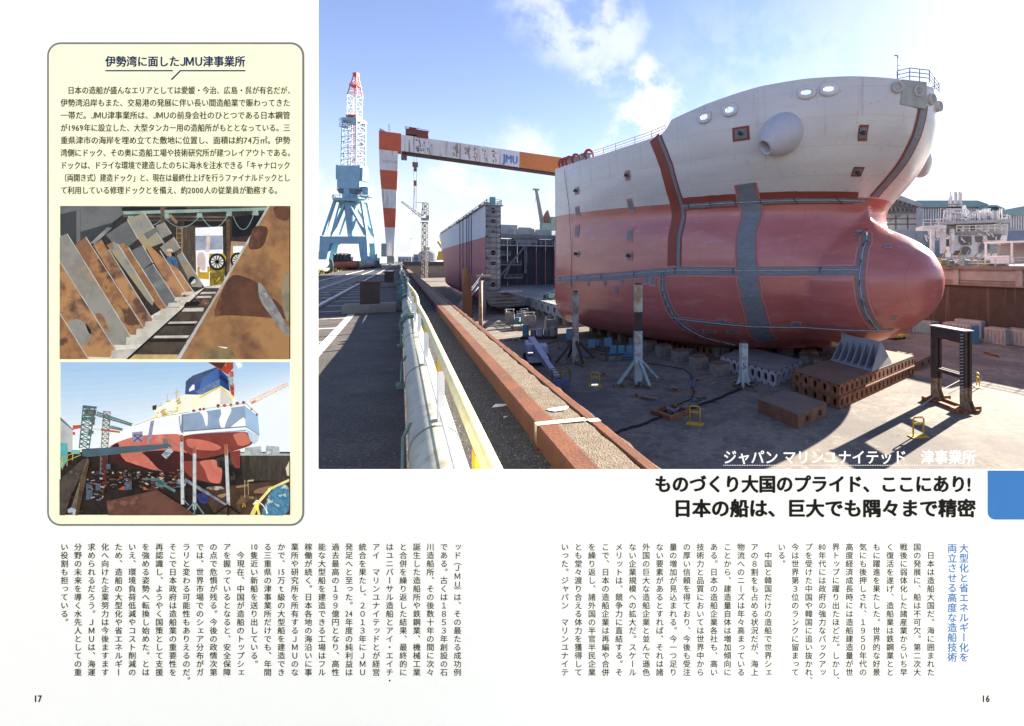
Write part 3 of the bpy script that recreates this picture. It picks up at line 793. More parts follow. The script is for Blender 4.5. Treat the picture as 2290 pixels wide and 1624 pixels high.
# tall stem seam on the centreline
D = densify([(z, 0) for z in (8.6, 9.8, 10.8, 11.8, 12.9, 14, 15.2, 16.9)], .3)
def stem_strip(w, off):
    mb = MB(); rows_ = []
    for z, _ in D:
        r = []
        for k in range(5):
            y = -w / 2 + w * k / 4
            # walk round the stem by half-breadth
            un = nose(z); L = it(z, LEN); B = it(z, BEAM); q = abs(y) / B; s = 1 - (1 - q * q) ** .5
            r.append(Vector((VC + y, un + s * L - off, z - off * .3)))
        rows_.append(r)
    for a, b_ in zip(rows_[:-1], rows_[1:]):
        for k in range(4): mb.face([a[k], a[k + 1], b_[k + 1], b_[k]])
    return mb
b_ = stem_strip(1.5, .06).obj('primer_border', M_PRIMER, ship)
stem_strip(.95, .09).obj('weld_strip', M_BAND, b_)
# square bare patches with brackets
def patch(u, z, w, h, border, lug, skew=0.0):
    kk = 1 / ((HP(u + .1, z) - HP(u - .1, z)).length / .2); w = w * kk * (1.0 if kk > .9 else 1.5)
    b_ = hstrip(MB(), [(u - w * .33, z), (u + w * .33, z)], h * 1.5, .05, cross=3, step=.2).obj('primer_border', border, ship)
    hstrip(MB(), [(u - w * .23, z), (u + w * .23, z)], h, .07, cross=3, step=.2).obj('bare_patch', M_BAND, b_)
    if lug:
        n = HN(u, z); c = HP(u, z, -1, .05); mb = MB(); mb.bar(c, c + n * .55 + Vector((0, 0, -.1)), .5, .16, w2=.2, h2=.12); mb.bar(c + n * .1, c + n * .45 + Vector((0, 0, .12)), .2, .3)
        mb.obj('lug', M_DARKRUST, ship)
for u, z, w, h, bo, lug in ((38.4, 14.9, 1.9, .95, M_PRIMER, 1), (29.7, 14.0, .9, 1.0, M_PRIMER, 1), (31.35, 10.7, 1.1, .75, M_PRIMER, 1), (54.3, 12.6, 1.6, .85, M_SALMON, 1), (54.8, 8.9, 1.7, 1.2, M_SALMON, 0),
        (54.9, 5.1, 1.8, 1.2, M_SALMON, 0), (54.7, 2.4, 1.8, .85, M_SALMON, 1), (67.5, 12.2, 2.2, .7, M_SALMON, 1), (67.8, 9.2, 2.2, 1.0, M_SALMON, 0), (68.1, 6.3, 2.2, 1.3, M_SALMON, 0),
        (67.7, 2.8, 2.2, .6, M_SALMON, 1), (44.6, -6.3, 1.8, .5, M_SALMON, 0), (42.3, -6.2, 1.8, .5, M_SALMON, 0), (29.0, 3.2, .7, .5, M_SALMON, 0), (28.4, -3.8, .7, .35, M_SALMON, 0), (57.2, -2.0, 1.1, .7, M_SALMON, 0),
        (51.6, -.55, 1.6, .8, M_SALMON, 0), (56.1, -.9, 1.1, .8, M_SALMON, 0), (59.7, -1.2, 1.2, .7, M_SALMON, 0), (64, -1.3, 1.2, .7, M_SALMON, 0), (69.5, -1.8, 1.5, .8, M_SALMON, 0), (50.6, -.6, 1.6, 1.0, M_SALMON, 0), (37, -5.0, 1.1, .5, M_SALMON, 0), (42.5, -4.9, 1.1, .4, M_SALMON, 0)):
    patch(u, z, w, h, bo, lug)
# anchor bolsters, both sides
def bolster(sg):
    c = HP(34.7, 14.5, sg, -.7); n = HN(34.7, 14.5, sg)
    ax = (n + Vector((0, -.12, -.34)) + Vector((0, .75, 0))).normalized()
    prof = [(-1.4, 1.75), (-.3, 2.0), (.5, 2.02), (1.2, 1.9), (1.9, 1.62), (2.5, 1.25), (2.9, .98), (3.05, .86), (3.1, .76), (3.02, .66), (2.8, .6), (1.9, .56), (1.88, 0)]
    mb = MB(); mb.lathe(c, ax, prof, 40)
    o = mb.obj('anchor_bolster', mat('pale bolster paint', (.47, .48, .52), (.43, .44, .48), scale=.5, rough=.32), ship, smooth=True)
    MB().lathe(c + ax * 1.95, ax, [(0, 0), (0, .555)], 24).obj('hawse_opening', M_BLACK, o)
bolster(-1); bolster(1)
# fairlead rims
M_RIM = mat('pale rim paint', (.62, .62, .63), (.56, .56, .57), scale=1, rough=.35)
for sg in (-1, 1):
    for hc, a, b_ in HOLEW:
        u, z = hc.y, hc.z; n = HN(u, z, sg); c = HP(u, z, sg, .05); tx = n.cross(Vector((0, 0, 1))).normalized(); tz = tx.cross(n)
        MB().tube([c + tx * math.cos(t_) * a * 1.06 * (1 + .14 * abs(math.sin(2 * t_))) + tz * math.sin(t_) * b_ * 1.12 for t_ in [i * 2 * math.pi / 24 for i in range(24)]], .24, 8, closed=True).obj('fairlead', M_RIM, ship, smooth=True)
# stem head plate, roller fairleads, railing, light mast
MB().prism([(VC - 2.9, 27.55, 16.6), (VC - 2.9, 27.45, 18.9), (VC, 26.85, 19.0), (VC, 26.88, 16.4)], (0, .25, 0)).obj('stem_plate', mat('pale olive plate', (.36, .37, .33), (.3, .31, .28), scale=1), ship)
for dv, du, z in ((-3.4, .55, 18.1), (-1.0, .05, 18.0), (1.2, .05, 17.6), (3.2, .5, 17.4)):
    o = Vector((VC + dv, 27.1 + du, z)); ax = Vector((dv * .12 - .25, -1, 0))
    MB().lathe(o, ax, [(-.3, .56), (.2, .56), (.3, .5), (.3, .38), (.05, .35), (.05, 0)], 24).obj('mooring_pipe', mat('pipe rim grey', (.48, .47, .46), (.42, .41, .4)), ship, smooth=True)
mb = MB(); railing(mb, [(VC - 2.3, 28.4, 19), (VC - 2.0, 27.3, 18.95), (VC, 26.6, 18.9), (VC + 2.8, 27.3, 18.4), (VC + 3.5, 29, 18.4)], 1.15, .03, 3, 1.0); mb.obj('stem_railing', mat('dull rail steel', (.12, .13, .14), (.2, .21, .22), scale=2), ship)
mb = MB(); mb.tube([(VC - 2.9, 27.9, 18.9), (VC - 2.9, 27.9, 21.0), (VC - 3.0, 27.9, 21.3), (VC - 3.4, 27.9, 21.2)], .06, 6)
for z in (19.6, 20, 20.4): mb.bar((VC - 2.9, 27.9, z), (VC - 2.6, 27.9, z), .04)
mb.obj('light_mast', M_GREYSTEEL, ship)
# rails and vents along the main deck edge
mb = MB(); railing(mb, [HP(u, it(u, TOPZ), -1) + Vector((.4, 0, 0)) for u in (47.8, 50, 53, 57, 60, 63)], 1.0, .03, 3, 2.5); mb.obj('deck_railing', mat('pale rail', (.45, .46, .47)), ship)
M_VENTRED = mat('vent red', (.36, .06, .045), (.25, .05, .04), scale=2)
for u in (64.2, 68.6, 71.2, 72.9, 74.4):
    c = HP(u, it(u, TOPZ), -1) + Vector((.5, 0, .6)); ax = Vector((-.8, -.62, 0)).normalized()
    o = MB().tube([c + Vector((.62 * math.cos(t_), -.8 * math.cos(t_) * 0, .75 * math.sin(t_))) for t_ in [i * 2 * math.pi / 16 for i in range(16)]], .2, 8, closed=True).obj('panama_chock', M_VENTRED, ship, smooth=True)
for u in (66, 67, 70, 72.2, 75.6):
    c = HP(u, it(u, TOPZ), -1) + Vector((1.0, 0, .5)); mb = MB(); mb.box(tuple(c), (.8, .8, 1.0)); mb.box(tuple(c + Vector((0, 0, .6))), (1.1, 1.1, .2)); mb.obj('deck_vent', mat('vent blue', (.20, .36, .42), (.12, .18, .2), scale=2), ship)
MB().tube([HP(72, 16, -1, .15), HP(70.5, 10, -1, .1), HP(69.5, 3, -1, .1), HP(69.3, -2, -1, .1)], .03, 5).obj('hanging_rope', M_BLACK, ship)

# ================================================================ hull midsection farther up the dock
U0, U1, V0, V1, KZ, DZ = 110.0, 250.0, 16.4, 62.0, -8.7, 14.2
mid = thing('hull_section', 'long open ended hull section farther up the dock showing its dark hold and frames', 'ship', (0, 0, 0), TH)
def side_mat():
    m = bpy.data.materials.new('midship paint'); m.use_nodes = True; nt = m.node_tree; N, L = nt.nodes, nt.links; b = N['Principled BSDF']; b.inputs['Roughness'].default_value = .6; b.inputs['Specular IOR Level'].default_value = .25
    tc = N.new('ShaderNodeTexCoord'); sp = N.new('ShaderNodeSeparateXYZ'); L.new(tc.outputs['Object'], sp.inputs[0])
    gt = N.new('ShaderNodeMath'); gt.operation = 'GREATER_THAN'; gt.inputs[1].default_value = 7.2; L.new(sp.outputs['Z'], gt.inputs[0])
    mx = N.new('ShaderNodeMix'); mx.data_type = 'RGBA'; L.new(gt.outputs[0], mx.inputs['Factor']); mx.inputs['A'].default_value = (.36, .11, .125, 1); mx.inputs['B'].default_value = (.50, .53, .57, 1)
    br = N.new('ShaderNodeTexBrick'); br.inputs['Brick Width'].default_value = 12; br.inputs['Row Height'].default_value = 30; br.inputs['Mortar Size'].default_value = .08; br.inputs['Scale'].default_value = 1; br.offset = 0
    cb = N.new('ShaderNodeCombineXYZ'); L.new(sp.outputs['Y'], cb.inputs[0]); L.new(sp.outputs['Z'], cb.inputs[1]); L.new(cb.outputs[0], br.inputs['Vector'])
    mm = N.new('ShaderNodeMath'); mm.operation = 'MULTIPLY'; mm.inputs[1].default_value = .35; L.new(br.outputs['Fac'], mm.inputs[0])
    m2 = N.new('ShaderNodeMix'); m2.data_type = 'RGBA'; m2.blend_type = 'MULTIPLY'; L.new(mm.outputs[0], m2.inputs['Factor']); L.new(mx.outputs['Result'], m2.inputs['A']); m2.inputs['B'].default_value = (.4, .4, .45, 1)
    L.new(m2.outputs['Result'], b.inputs['Base Color']); return m
M_SIDE = side_mat()
def sect(sg):                              # outer shell profile, keel to deck, with a round bilge
    pts = []
    for k in range(9):
        a = math.pi / 2 * k / 8
        pts.append((V0 + 2.6 - 2.6 * math.sin(a) if sg < 0 else V1 - 2.6 + 2.6 * math.sin(a), KZ + 2.6 - 2.6 * math.cos(a)))
    pts.append((V0 if sg < 0 else V1, DZ)); return pts
for sg in (-1, 1):
    P = sect(sg); mb = MB(); n = 14
    taper = lambda i: 0 if i < 10 else ((i - 10) / 4) ** 2 * 5
    V = []; Fc = []
    for i in range(n + 1):
        for v, z in P: V.append((v - sg * taper(i) * max(0, (6 - z) / 15), U0 + (U1 - U0) * i / n, z + (0.0 if z < DZ else 0)))
    m = len(P)
    for i in range(n):
        for k in range(m - 1): Fc.append((i * m + k, (i + 1) * m + k, (i + 1) * m + k + 1, i * m + k + 1))
    mb.quadmesh(V, Fc); mb.obj('side_shell', M_SIDE, mid, smooth=False)
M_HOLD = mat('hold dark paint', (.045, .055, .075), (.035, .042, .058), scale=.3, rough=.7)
M_FRAME = mat('frame grey', (.17, .185, .20), (.12, .135, .15), scale=.5, rough=.65)
M_PALEFR = mat('pale deck steel', (.33, .36, .36), (.26, .29, .29), scale=.5, rough=.7)
# wing tank end: web with holes and stringers
mb = MB(); hc_ = (DZ + 4.6) / 8
for i, (rx_, rz_) in enumerate(((.5, .5), (0, 0), (.55, .38), (.5, .55), (0, 0), (.28, .28), (.6, .4), (.42, .62))):
    z0_ = -4.6 + hc_ * i
    if rx_: mb.holed((V0 + .1, U0, z0_), (3.0, 0, 0), (0, 0, hc_), 1, 1, rx_, rz_, .25)
    else: mb.face([(V0 + .1, U0, z0_), (V0 + 3.1, U0, z0_), (V0 + 3.1, U0, z0_ + hc_), (V0 + .1, U0, z0_ + hc_)])
for v_ in (.75, 2.4): mb.box((V0 + v_, U0 - .12, (DZ - 4.6) / 2), (.07, .22, DZ + 4.6))
mb.obj('wing_web', mat('web grey', (.27, .30, .33), (.2, .225, .25), scale=.5, rough=.65), mid)
mb = MB()
for z in [-4.6 + 1.17 * i for i in range(17)]: mb.box((V0 + 1.6, U0 - .25, z), (3.0, .5, .12))
mb.obj('stringer', M_FRAME, mid)
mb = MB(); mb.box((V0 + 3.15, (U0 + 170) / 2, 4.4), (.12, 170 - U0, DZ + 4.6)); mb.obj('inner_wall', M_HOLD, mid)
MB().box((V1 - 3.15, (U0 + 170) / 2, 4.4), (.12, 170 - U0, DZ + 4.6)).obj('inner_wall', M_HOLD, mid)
MB().box((V0 + 1.6, U0 + 30, DZ + .06), (4.2, 60.6, .16)).obj('wing_deck', M_PALEFR, mid)
mb = MB(); mb.prism([(V0 + 3.1, U0, -4.8), (V0 + 3.1, U0, -5.4), (V0 + 7.8, U0, -8.6), (V0 + 8.6, U0, -6.5)], (0, 62, 0)); mb.obj('hopper_plate', M_FRAME, mid)
MB().prism([(V0 + .1, U0 + .2, -4.62), (V0 + 3.1, U0 + .2, -4.62), (V0 + 8.4, U0 + .2, -6.9), (V0 + 8.4, U0 + .2, -8.6), (V0 + 2.6, U0 + .2, -8.65), (V0 + .8, U0 + .2, -8.0), (V0 + .1, U0 + .2, -6.5)], (0, .2, 0)).obj('hopper_web', mat('web grey', (1, 1, 1)), mid)
mb = MB()
for z in (-5.9, -6.7, -7.5, -8.1): mb.box((V0 + 1.9 + (-5.9 - z) * .9 + .9, U0 - .4, z), (4.6 + (-5.9 - z) * 1.2, .8, .1))
mb.obj('hopper_frames', M_PALEFR, mid)
MB().box(((V0 + V1) / 2, U0 + 31, -7.6), (V1 - V0 - 8, 61, 1.9)).obj('double_bottom', M_FRAME, mid)
# transverse bulkhead with corrugations, walkways and an arched top beam
mb = MB(); V = []
for i in range(48):
    v = V0 + 3.2 + i * .82
    mb.bar((v, 169.2 - (.7 if i % 4 < 2 else 0), -6.6), (v, 169.2 - (.7 if i % 4 < 2 else 0), 9.5), .86, .2, up=(0, 1, 0))
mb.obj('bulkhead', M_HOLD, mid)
mb = MB(); mb.box(((V0 + V1) / 2, 168, 10.4), (V1 - V0 - 5, 3, 1.2))
for v in (24, 38, 52):
    for sg in (-1, 1):
        mb.prism([(v, 167, 9.9)] + [(v + sg * (6.5 * math.sin(a)), 167, 9.9 - 4.2 * (1 - math.cos(a - math.pi / 2) ** 1) * 0 - 4.4 * (1 - math.sin(a)) ** 2) for a in [math.pi / 2 * (1 - k / 6) for k in range(7)]], (0, .4, 0))
    mb.box((v, 167.2, 3.5), (.9, .6, 12))
mb.obj('deck_beam', M_FRAME, mid)
mb = MB(); railing(mb, [(V0 + 3.5, 166.4, 11), (V1 - 3, 166.4, 11)], 1.2, .06, 2, 2); mb.obj('top_railing', M_PALEFR, mid)
mb = MB(); mb.box(((V0 + V1) / 2, 165, 7.2), (V1 - V0 - 6, 2.2, .5)); railing(mb, [(V0 + 3.5, 164, 7.5), (V1 - 3, 164, 7.5)], 1.3, .07, 2, 2); mb.obj('walkway', M_PALEFR, mid)
for v, z, w in ((31, .6, 9), (33, -3.8, 6), (28.5, 3.9, 7)):
    mb = MB(); mb.box((v, 163, z), (w, 1.6, .25)); railing(mb, [(v - w / 2, 162.3, z), (v + w / 2, 162.3, z)], 1.2, .05, 2, 2); mb.bar((v - w / 2, 163, z), (v - w / 2 + 2, 163, z + 4), .3); mb.obj('staging', M_PALEFR, mid)
mb = MB(); mb.bar((26, 160, -6), (36, 160, 6.5), .7, .5); mb.obj('stair', M_FRAME, mid)
# clutter on the hatch and the deck edge
mb = MB(); rnd = random.Random(5)
for i in range(14):
    v = V0 + 6 + rnd.random() * 26; mb.box((v, 175 + rnd.random() * 10, 12 + rnd.random()), (1 + rnd.random() * 5, 2, 1 + rnd.random() * 1.6))
mb.box((V0 + 14, 185, 13.4), (16, 6, 4)); mb.obj('hatch_clutter', M_PALEFR, mid)
mb = MB(); railing(mb, [(V0 + .3, u, DZ + .1) for u in (U0, 130, 160, 190, 220, 249)], 1.1, .05, 2, 3)
for i in range(20):
    u = U0 + 8 + i * 7; mb.box((V0 + 1.4, u, DZ + .7), (1.2, 1 + 2 * rnd.random(), .8 + rnd.random()))
mb.obj('deck_fittings', mat('dark deck gear', (.12, .115, .115), (.2, .16, .14), scale=.5), mid)
mb = MB(); railing(mb, [(V0 + .2, U0 + .2, DZ + .1), (V0 + 3.4, U0 + .2, DZ + .1), (V0 + 3.4, U0 + 30, DZ + .1)], 1.2, .05, 3, 1.6); mb.box((V0 + 1.6, U0 + 1, DZ + 1), (1.1, 1.1, 1.8)); mb.obj('deck_locker', mat('locker green', (.16, .33, .33)), mid)
MB().box((V0 + 5, U0 - 1.2, -5.0), (5.0, 2.0, .25)).obj('staging', M_PALEFR, mid)
mb = MB()
for u in (133, 138, 143, 152, 160): mb.tube([(V0 - .12, u, DZ + .2), (V0 - .12, u, -8)], .1, 5)
mb.obj('hanging_pipes', mat('staging dark', (.1, .09, .09)), mid)
# keel blocks below that section
def keel_block(p, rz, lab, sx=1.2, sy=2.4, h=1.5, m=None, proto=None, group='keel blocks on the dock floor'):
    if proto is not None:
        o = dup(proto, p, rz, lab); return o
    t = thing('keel_block', lab, 'keel block', p, rz, group)
    MB().box((0, 0, h * .42), (sx, sy, h * .84)).obj('block_base', M_CONBLOCK, t, bevel=.04)
    MB().box((0, 0, h * .92), (sx * .8, sy * .9, h * .16)).obj('block_cap', M_RUSTTOP, t)
    return t
KB = None
for u in range(111, 150, 6):
    for v in (21, 27, 33):
        lab = 'concrete keel block in the row holding up the far hull section'
        if KB is None: KB = keel_block(Q(u, v, FLOOR), TH, lab)
        else: dup(KB, Q(u, v, FLOOR), TH, lab)
for o in [x for x in COL.objects if x.get('category') == 'keel block']: o['group'] = 'keel blocks under the far hull section'

# double bottom block between the two hulls
t = thing('bottom_block', 'flat pale grey double bottom block with holes along its side behind the bow', 'hull block', (0, 0, 0), TH)
mb = MB(); mb.holed((26.2, 126, -8.9), (0, -42, 0), (0, 0, 2.1), 9, 1, .8, .55, .3)
mb.box((32.2, 105, -8.75), (11.4, 42, .2)); mb.obj('side_plate', M_PALEFR, t)
MB().box((32.5, 105, -6.75), (12.6, 42.2, .12)).obj('top_plate', M_PALEFR, t)
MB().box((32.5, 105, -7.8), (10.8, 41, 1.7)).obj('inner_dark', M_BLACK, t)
mb = MB(); railing(mb, [(26.4, 126, -6.7), (26.4, 85, -6.7)], 1.1, .03, 2, 2); mb.obj('railing', M_FRAME, t)
for u in range(86, 126, 5): dup(KB, Q(u, 27.2, FLOOR), TH, 'concrete keel block under the pale double bottom block')['group'] = 'keel blocks under the double bottom block'
# service crane arm lying above the block
def hull_lift(name, lab, base, tip, mast):
    t = thing(name, lab, 'boom lift', base)
    b_ = Vector(base); 
    MB().box((0, 0, .9), (2.6, 4.0, 1.1), .5).obj('turntable', mat('lift green', (.2, .34, .33)), t)
    mb = MB(); mb.bar((0, 0, 1.6), Vector(tip) - b_, .7, .6, w2=.4, h2=.35); mb.obj('boom', mat('lift green', (.2, .34, .33)), t)
    mb = MB()
    for a in (-1, 1):
        for c in (-1, 1): mb.lathe((a * 1.3 - .2, c * 1.5, .5), (1, 0, 0), [(0, 0), (0, .5), (.4, .5), (.4, 0)], 14)
    mb.obj('wheel_set', M_RUBBER, t)
hull_lift('boom_lift', 'green boom lift with its arm raised on the flat block behind the bow', Vector(Q(104, 29.5, -6.68)), Vector(Q(88, 31, -2.2)), 0)

# ================================================================ cranes
# gantry crane over the dock
t = thing('gantry_crane', 'tall orange red and white gantry crane spanning the dock', 'crane', Q(258, 0, 0), TH)
zt, bt, bb = 62.0, 61.5, 53.6
bands = [(62.0, 53.4, M_GANRED), (53.4, 44.2, M_GANWHITE), (44.2, 35.3, M_GANRED), (35.3, 26.6, M_GANWHITE), (26.6, 17.6, M_GANRED), (17.6, 3.4, M_GANWHITE)]
def legx(z):                              # leg edges along v
    f = z / 62.0
    return (-5.0 - 3.3 * min(1, max(0, (z - 3) / 45)), -2.3 + 1.6 * min(1, max(0, (z - 3) / 45)))
for za, zb, m in bands:
    mb = MB(); (a1, b1), (a2, b2) = legx(za), legx(zb)
    if za > 60: b1 = b2 = .6
    mb.quadmesh([(a1, -3, za), (b1, -3, za), (b2, -3, zb), (a2, -3, zb), (a1, 3, za), (b1, 3, za), (b2, 3, zb), (a2, 3, zb)], [(0, 1, 2, 3), (7, 6, 5, 4), (0, 3, 7, 4), (1, 5, 6, 2), (0, 4, 5, 1), (3, 2, 6, 7)])
    mb.obj('leg_panel', m, t)
mb = MB(); mb.box((-3.6, -5, 2.2), (3, 3.2, 3.2)); mb.box((-3.6, 5, 2.2), (3, 3.2, 3.2)); mb.box((-3.6, 0, 3.6), (2.6, 14, 1.4)); mb.box((-6.2, -4, 7), (2.2, 3, 6))
for k in range(8): mb.lathe((-4.2, -7 + k * 2, .5), (1, 0, 0), [(0, 0), (0, .5), (.8, .5), (.8, 0)], 12)
mb.obj('bogie', M_SHEDGREY, t)
def zb_(v): return bb - .045 * v
def zt_(v): return bt - .030 * v
def girder(v0, v1, m, name):
    mb = MB(); mb.quadmesh([(v0, -3, zb_(v0)), (v1, -3, zb_(v1)), (v1, -3, zt_(v1)), (v0, -3, zt_(v0)), (v0, 3, zb_(v0)), (v1, 3, zb_(v1)), (v1, 3, zt_(v1)), (v0, 3, zt_(v0))], [(0, 1, 2, 3), (7, 6, 5, 4), (0, 4, 5, 1), (3, 2, 6, 7), (0, 3, 7, 4), (1, 5, 6, 2)])
    return mb.obj(name, m, t)
girder(.6, 54.9, M_GANWHITE, 'girder'); girder(54.9, 92, M_GANORANGE, 'girder_end')
mb = MB()
for v in range(1, 92, 1): mb.quadmesh([(v, -3.05, zb_(v) - .55), (v + 1, -3.05, zb_(v + 1) - .55), (v + 1, -3.05, zb_(v + 1) + .25), (v, -3.05, zb_(v) + .25), (v, 3.05, zb_(v) - .55), (v + 1, 3.05, zb_(v + 1) - .55), (v + 1, 3.05, zb_(v + 1) + .25), (v, 3.05, zb_(v) + .25)], [(0, 1, 2, 3), (7, 6, 5, 4), (0, 4, 5, 1), (3, 2, 6, 7)])
mb.obj('girder_flange', M_DARKRUST, t)
# rust patches where paint has flaked off
mb = MB(); rnd = random.Random(11)
for vc, wv, n in ((8.6, 1.7, 26), (12.6, .9, 6), (24, 1.1, 20), (29.5, 1.2, 20), (33, .8, 14), (37.5, 1.0, 8), (42, 1.4, 14)):
    for i in range(n):                        # ghosts of worn off paint: broken upright and level streaks
        v = vc + rnd.uniform(-wv, wv); zc = rnd.uniform(zb_(v) + 1.3, zt_(v) - 1.4)
        w, h = (rnd.uniform(.1, .2), rnd.uniform(.3, 1.0)) if rnd.random() < .6 else (rnd.uniform(.3, .8), rnd.uniform(.1, .18))
        mb.face([(v - w, -3.03, zc - h), (v + w, -3.03, zc - h * .9), (v + w * .8, -3.03, zc + h), (v - w, -3.03, zc + h * .85)])
mb.obj('flaked_rust', mat('flaked rust', (.13, .09, .075), (.2, .13, .1), scale=1), t)
mb = MB(); mb.face([(45.5, -3.04, zb_(45.5) + .5), (54.7, -3.04, zb_(54.7) + .5), (54.7, -3.04, zt_(54.7) - .3), (45.5, -3.04, zt_(45.5) - .3)]); mb.obj('logo_panel', mat('pale blue panel', (.58, .63, .70), (.64, .67, .72), scale=.3), t)
mb = MB()
x = 46.0
for ch, a in (('J', 2.1), ('M', 3.3), ('U', 2.9)):
    vs, fs = glyph(ch); x0 = min(p[0] for p in vs); x1 = max(p[0] for p in vs)
    for k_, sh in enumerate((-.2, 0, .2)): mb.quadmesh([(x + sh + (px - x0) / (x1 - x0) * (a - .6), -3.09 - .01 * k_, zb_(x) + 1.9 + py * 6.0 - .04 * (px - x0)) for px, py in vs], fs)
    x += a
mb.obj('logo_letters', M_LOGO, t)
mb = MB(); x = -6.9
for ch in '200TON':
    vs, fs = glyph(ch); mb.quadmesh([(x + px * 1.5, -3.07, 47.6 + py * 1.6) for px, py in vs], fs); x += .95
mb.obj('load_marking', M_SHEDGREY, t)
tr = MB(); tr.box((7.2, 0, 63.4), (9.5, 6, 2.6)); tr.box((9.5, -.5, 61.7), (5, 6.5, 1.4)); tr.box((5.5, 0, 65.2), (3, 3, 1.4)); railing(tr, [(2.3, -3.2, 64.4), (12.2, -3.2, 63.8)], 1.2, .08, 2, 1.6); tr.bar((8, 0, 64), (8, 0, 67), .15)
tr.obj('trolley', mat('trolley dark red', (.22, .05, .035), (.14, .06, .05), scale=.6), t)
mb = MB(); mb.box((1.8, -.5, 51.4), (2.4, 3, 2.4)); mb.bar((1.8, -.5, 52), (1.8, -.5, 55), .4); mb.obj('operator_cab', M_SHEDDARK, t)
mb = MB()
for dx in (-.6, .6): mb.bar((6.6 + dx, 0, 54), (6.4 + dx, 0, 27.5), .14)
mb.obj('hoist_rope', M_SHEDGREY, t)
mb = MB(); mb.box((6.5, 0, 48.5), (2.4, 1.2, 2.2)); mb.box((6.5, 0, 46.4), (1.4, 1.2, 2.4)); mb.box((6.4, 0, 39.5), (1.2, 1, 2.6)); mb.obj('hook_block', mat('hook rust', (.22, .13, .10)), t)
mb = MB()
for k in (-1, 1): mb.bar((6.4, 0, 39), (5.9 + k * .5, 0, 24), .16)
mb.obj('sling', mat('sling blue grey', (.2, .24, .3)), t)
mb = MB(); mb.prism([(-8.2, -1, 62), (-4.5, -1, 62), (-7.4, -1, 63.6), (-8.1, -1, 63.6)], (0, 2, 0)); mb.bar((-4.6, 0, 62), (-4.6, 0, 66.4), .15); mb.bar((-4.0, 0, 62), (-4.0, 0, 66.4), .15)
for z in range(62, 67): mb.bar((-4.6, 0, z), (-4, 0, z), .1)
mb.obj('top_fittings', M_SHEDGREY, t)
mb = MB(); 
for sg in (-1, 1): mb.bar((90, sg * 7, 2), (89, sg * 2, 58), 1.8, 1.8)
mb.obj('shear_leg', M_GANRED, t)

# level luffing jib crane, pale blue
Yc = 170.0; sx = .0567
jc = thing('jib_crane', 'pale blue portal crane with a red and white lattice jib pointing straight up', 'crane', ((779 - 1500) / FOC * Yc, Yc + 2.2, 0), R(0))
def J(cx, cy, y=0.0): return Vector(((cx - 235) * sx, y, (1430 - cy) * sx))
D2 = 2.2
for y in (-D2, D2):
    for poly in ([(50, 1415), (96, 1415), (126, 1282), (60, 1236)], [(322, 1415), (368, 1415), (358, 1236), (305, 1282)]):
        MB().prism([J(a, b_, y - .5) for a, b_ in poly], (0, 1.0, 0)).obj('portal_leg', M_CRANEBLUE, jc)
    MB().prism([J(a, b_, y - .6) for a, b_ in [(58, 1240), (360, 1240), (352, 1284), (68, 1284)]], (0, 1.2, 0)).obj('portal_beam', M_CRANEBLUE, jc)
for sgn in (-1, 1):
    xx = 82 if sgn < 0 else 340
    MB().bar(J(xx, 1262, -D2), J(xx, 1262, D2), 1.6, 2.2).obj('portal_beam', M_CRANEBLUE, jc)
for y in (-1, 1):
    for a, b_, c, d in ((75, 1235, 142, 1012), (130, 1228, 212, 1012), (345, 1228, 226, 1012), (352, 1235, 312, 1014)):
        MB().bar(J(a, b_, y * D2), J(c, d, y * 1.6), .95, .8).obj('brace', M_CRANEBLUE, jc)
MB().lathe(J(225, 1240), (0, 0, 1), [(0, .6), (.3, 1.0), (6, 1.6), (12.5, 2.2), (12.5, 0)], 20).obj('king_post', M_CRANEBLUE, jc)
mb = MB(); mb.lathe(J(222, 1016), (0, 0, 1), [(0, 0), (0, 5.2), (.8, 5.4), (1.0, 5.4), (1.0, 0)], 28)
railing(mb, [J(222, 998) + Vector((5.5 * math.cos(a), 5.5 * math.sin(a), 0)) for a in [i * math.pi / 6 for i in range(13)]], 1.1, .06, 2, 3); mb.obj('slew_ring', M_CRANEBLUE, jc)
MB().lathe(J(228, 1000), (0, 0, 1), [(0, 2.8), (3.6, 2.8), (3.6, 0)], 20).obj('slew_column', M_CRANEBLUE, jc)
mb = MB(); mb.prism([J(a, b_, -2.6) for a, b_ in [(163, 935), (300, 935), (285, 965), (180, 965)]], (0, 5.2, 0)); mb.obj('bed_frame', mat('crane shadow grey', (.13, .17, .19)), jc)
mb = MB(); mb.prism([J(a, b_, -2.0) for a, b_ in [(160, 785), (308, 785), (304, 940), (160, 930)]], (0, 4.0, 0)); mb.prism([J(a, b_, -1.6) for a, b_ in [(147, 780), (162, 780), (162, 880), (147, 872)]], (0, 3, 0)); mb.prism([J(a, b_, -1.6) for a, b_ in [(306, 795), (322, 797), (320, 880), (306, 888)]], (0, 3, 0))
mb.obj('machine_house', M_CRANEBLUE, jc)
mb = MB(); mb.box(J(335, 948), (2.2, 3, 2.4)); railing(mb, [J(300, 978, -2), J(360, 978, -2)], 1.3, .06, 2, 1.5); railing(mb, [J(310, 920, -2), J(350, 920, -2)], 1.3, .06, 2, 1.5); mb.box(J(330, 982), (3.8, 4, .25)); mb.box(J(330, 922), (2.4, 4, .2)); mb.obj('operator_cab', M_CRANEBLUE, jc)
lattice(MB(), J(241, 785), J(246, 490), 2.6, 2.5, 8, .34, .15).obj('tower_lattice', M_CRANEBLUE, jc)
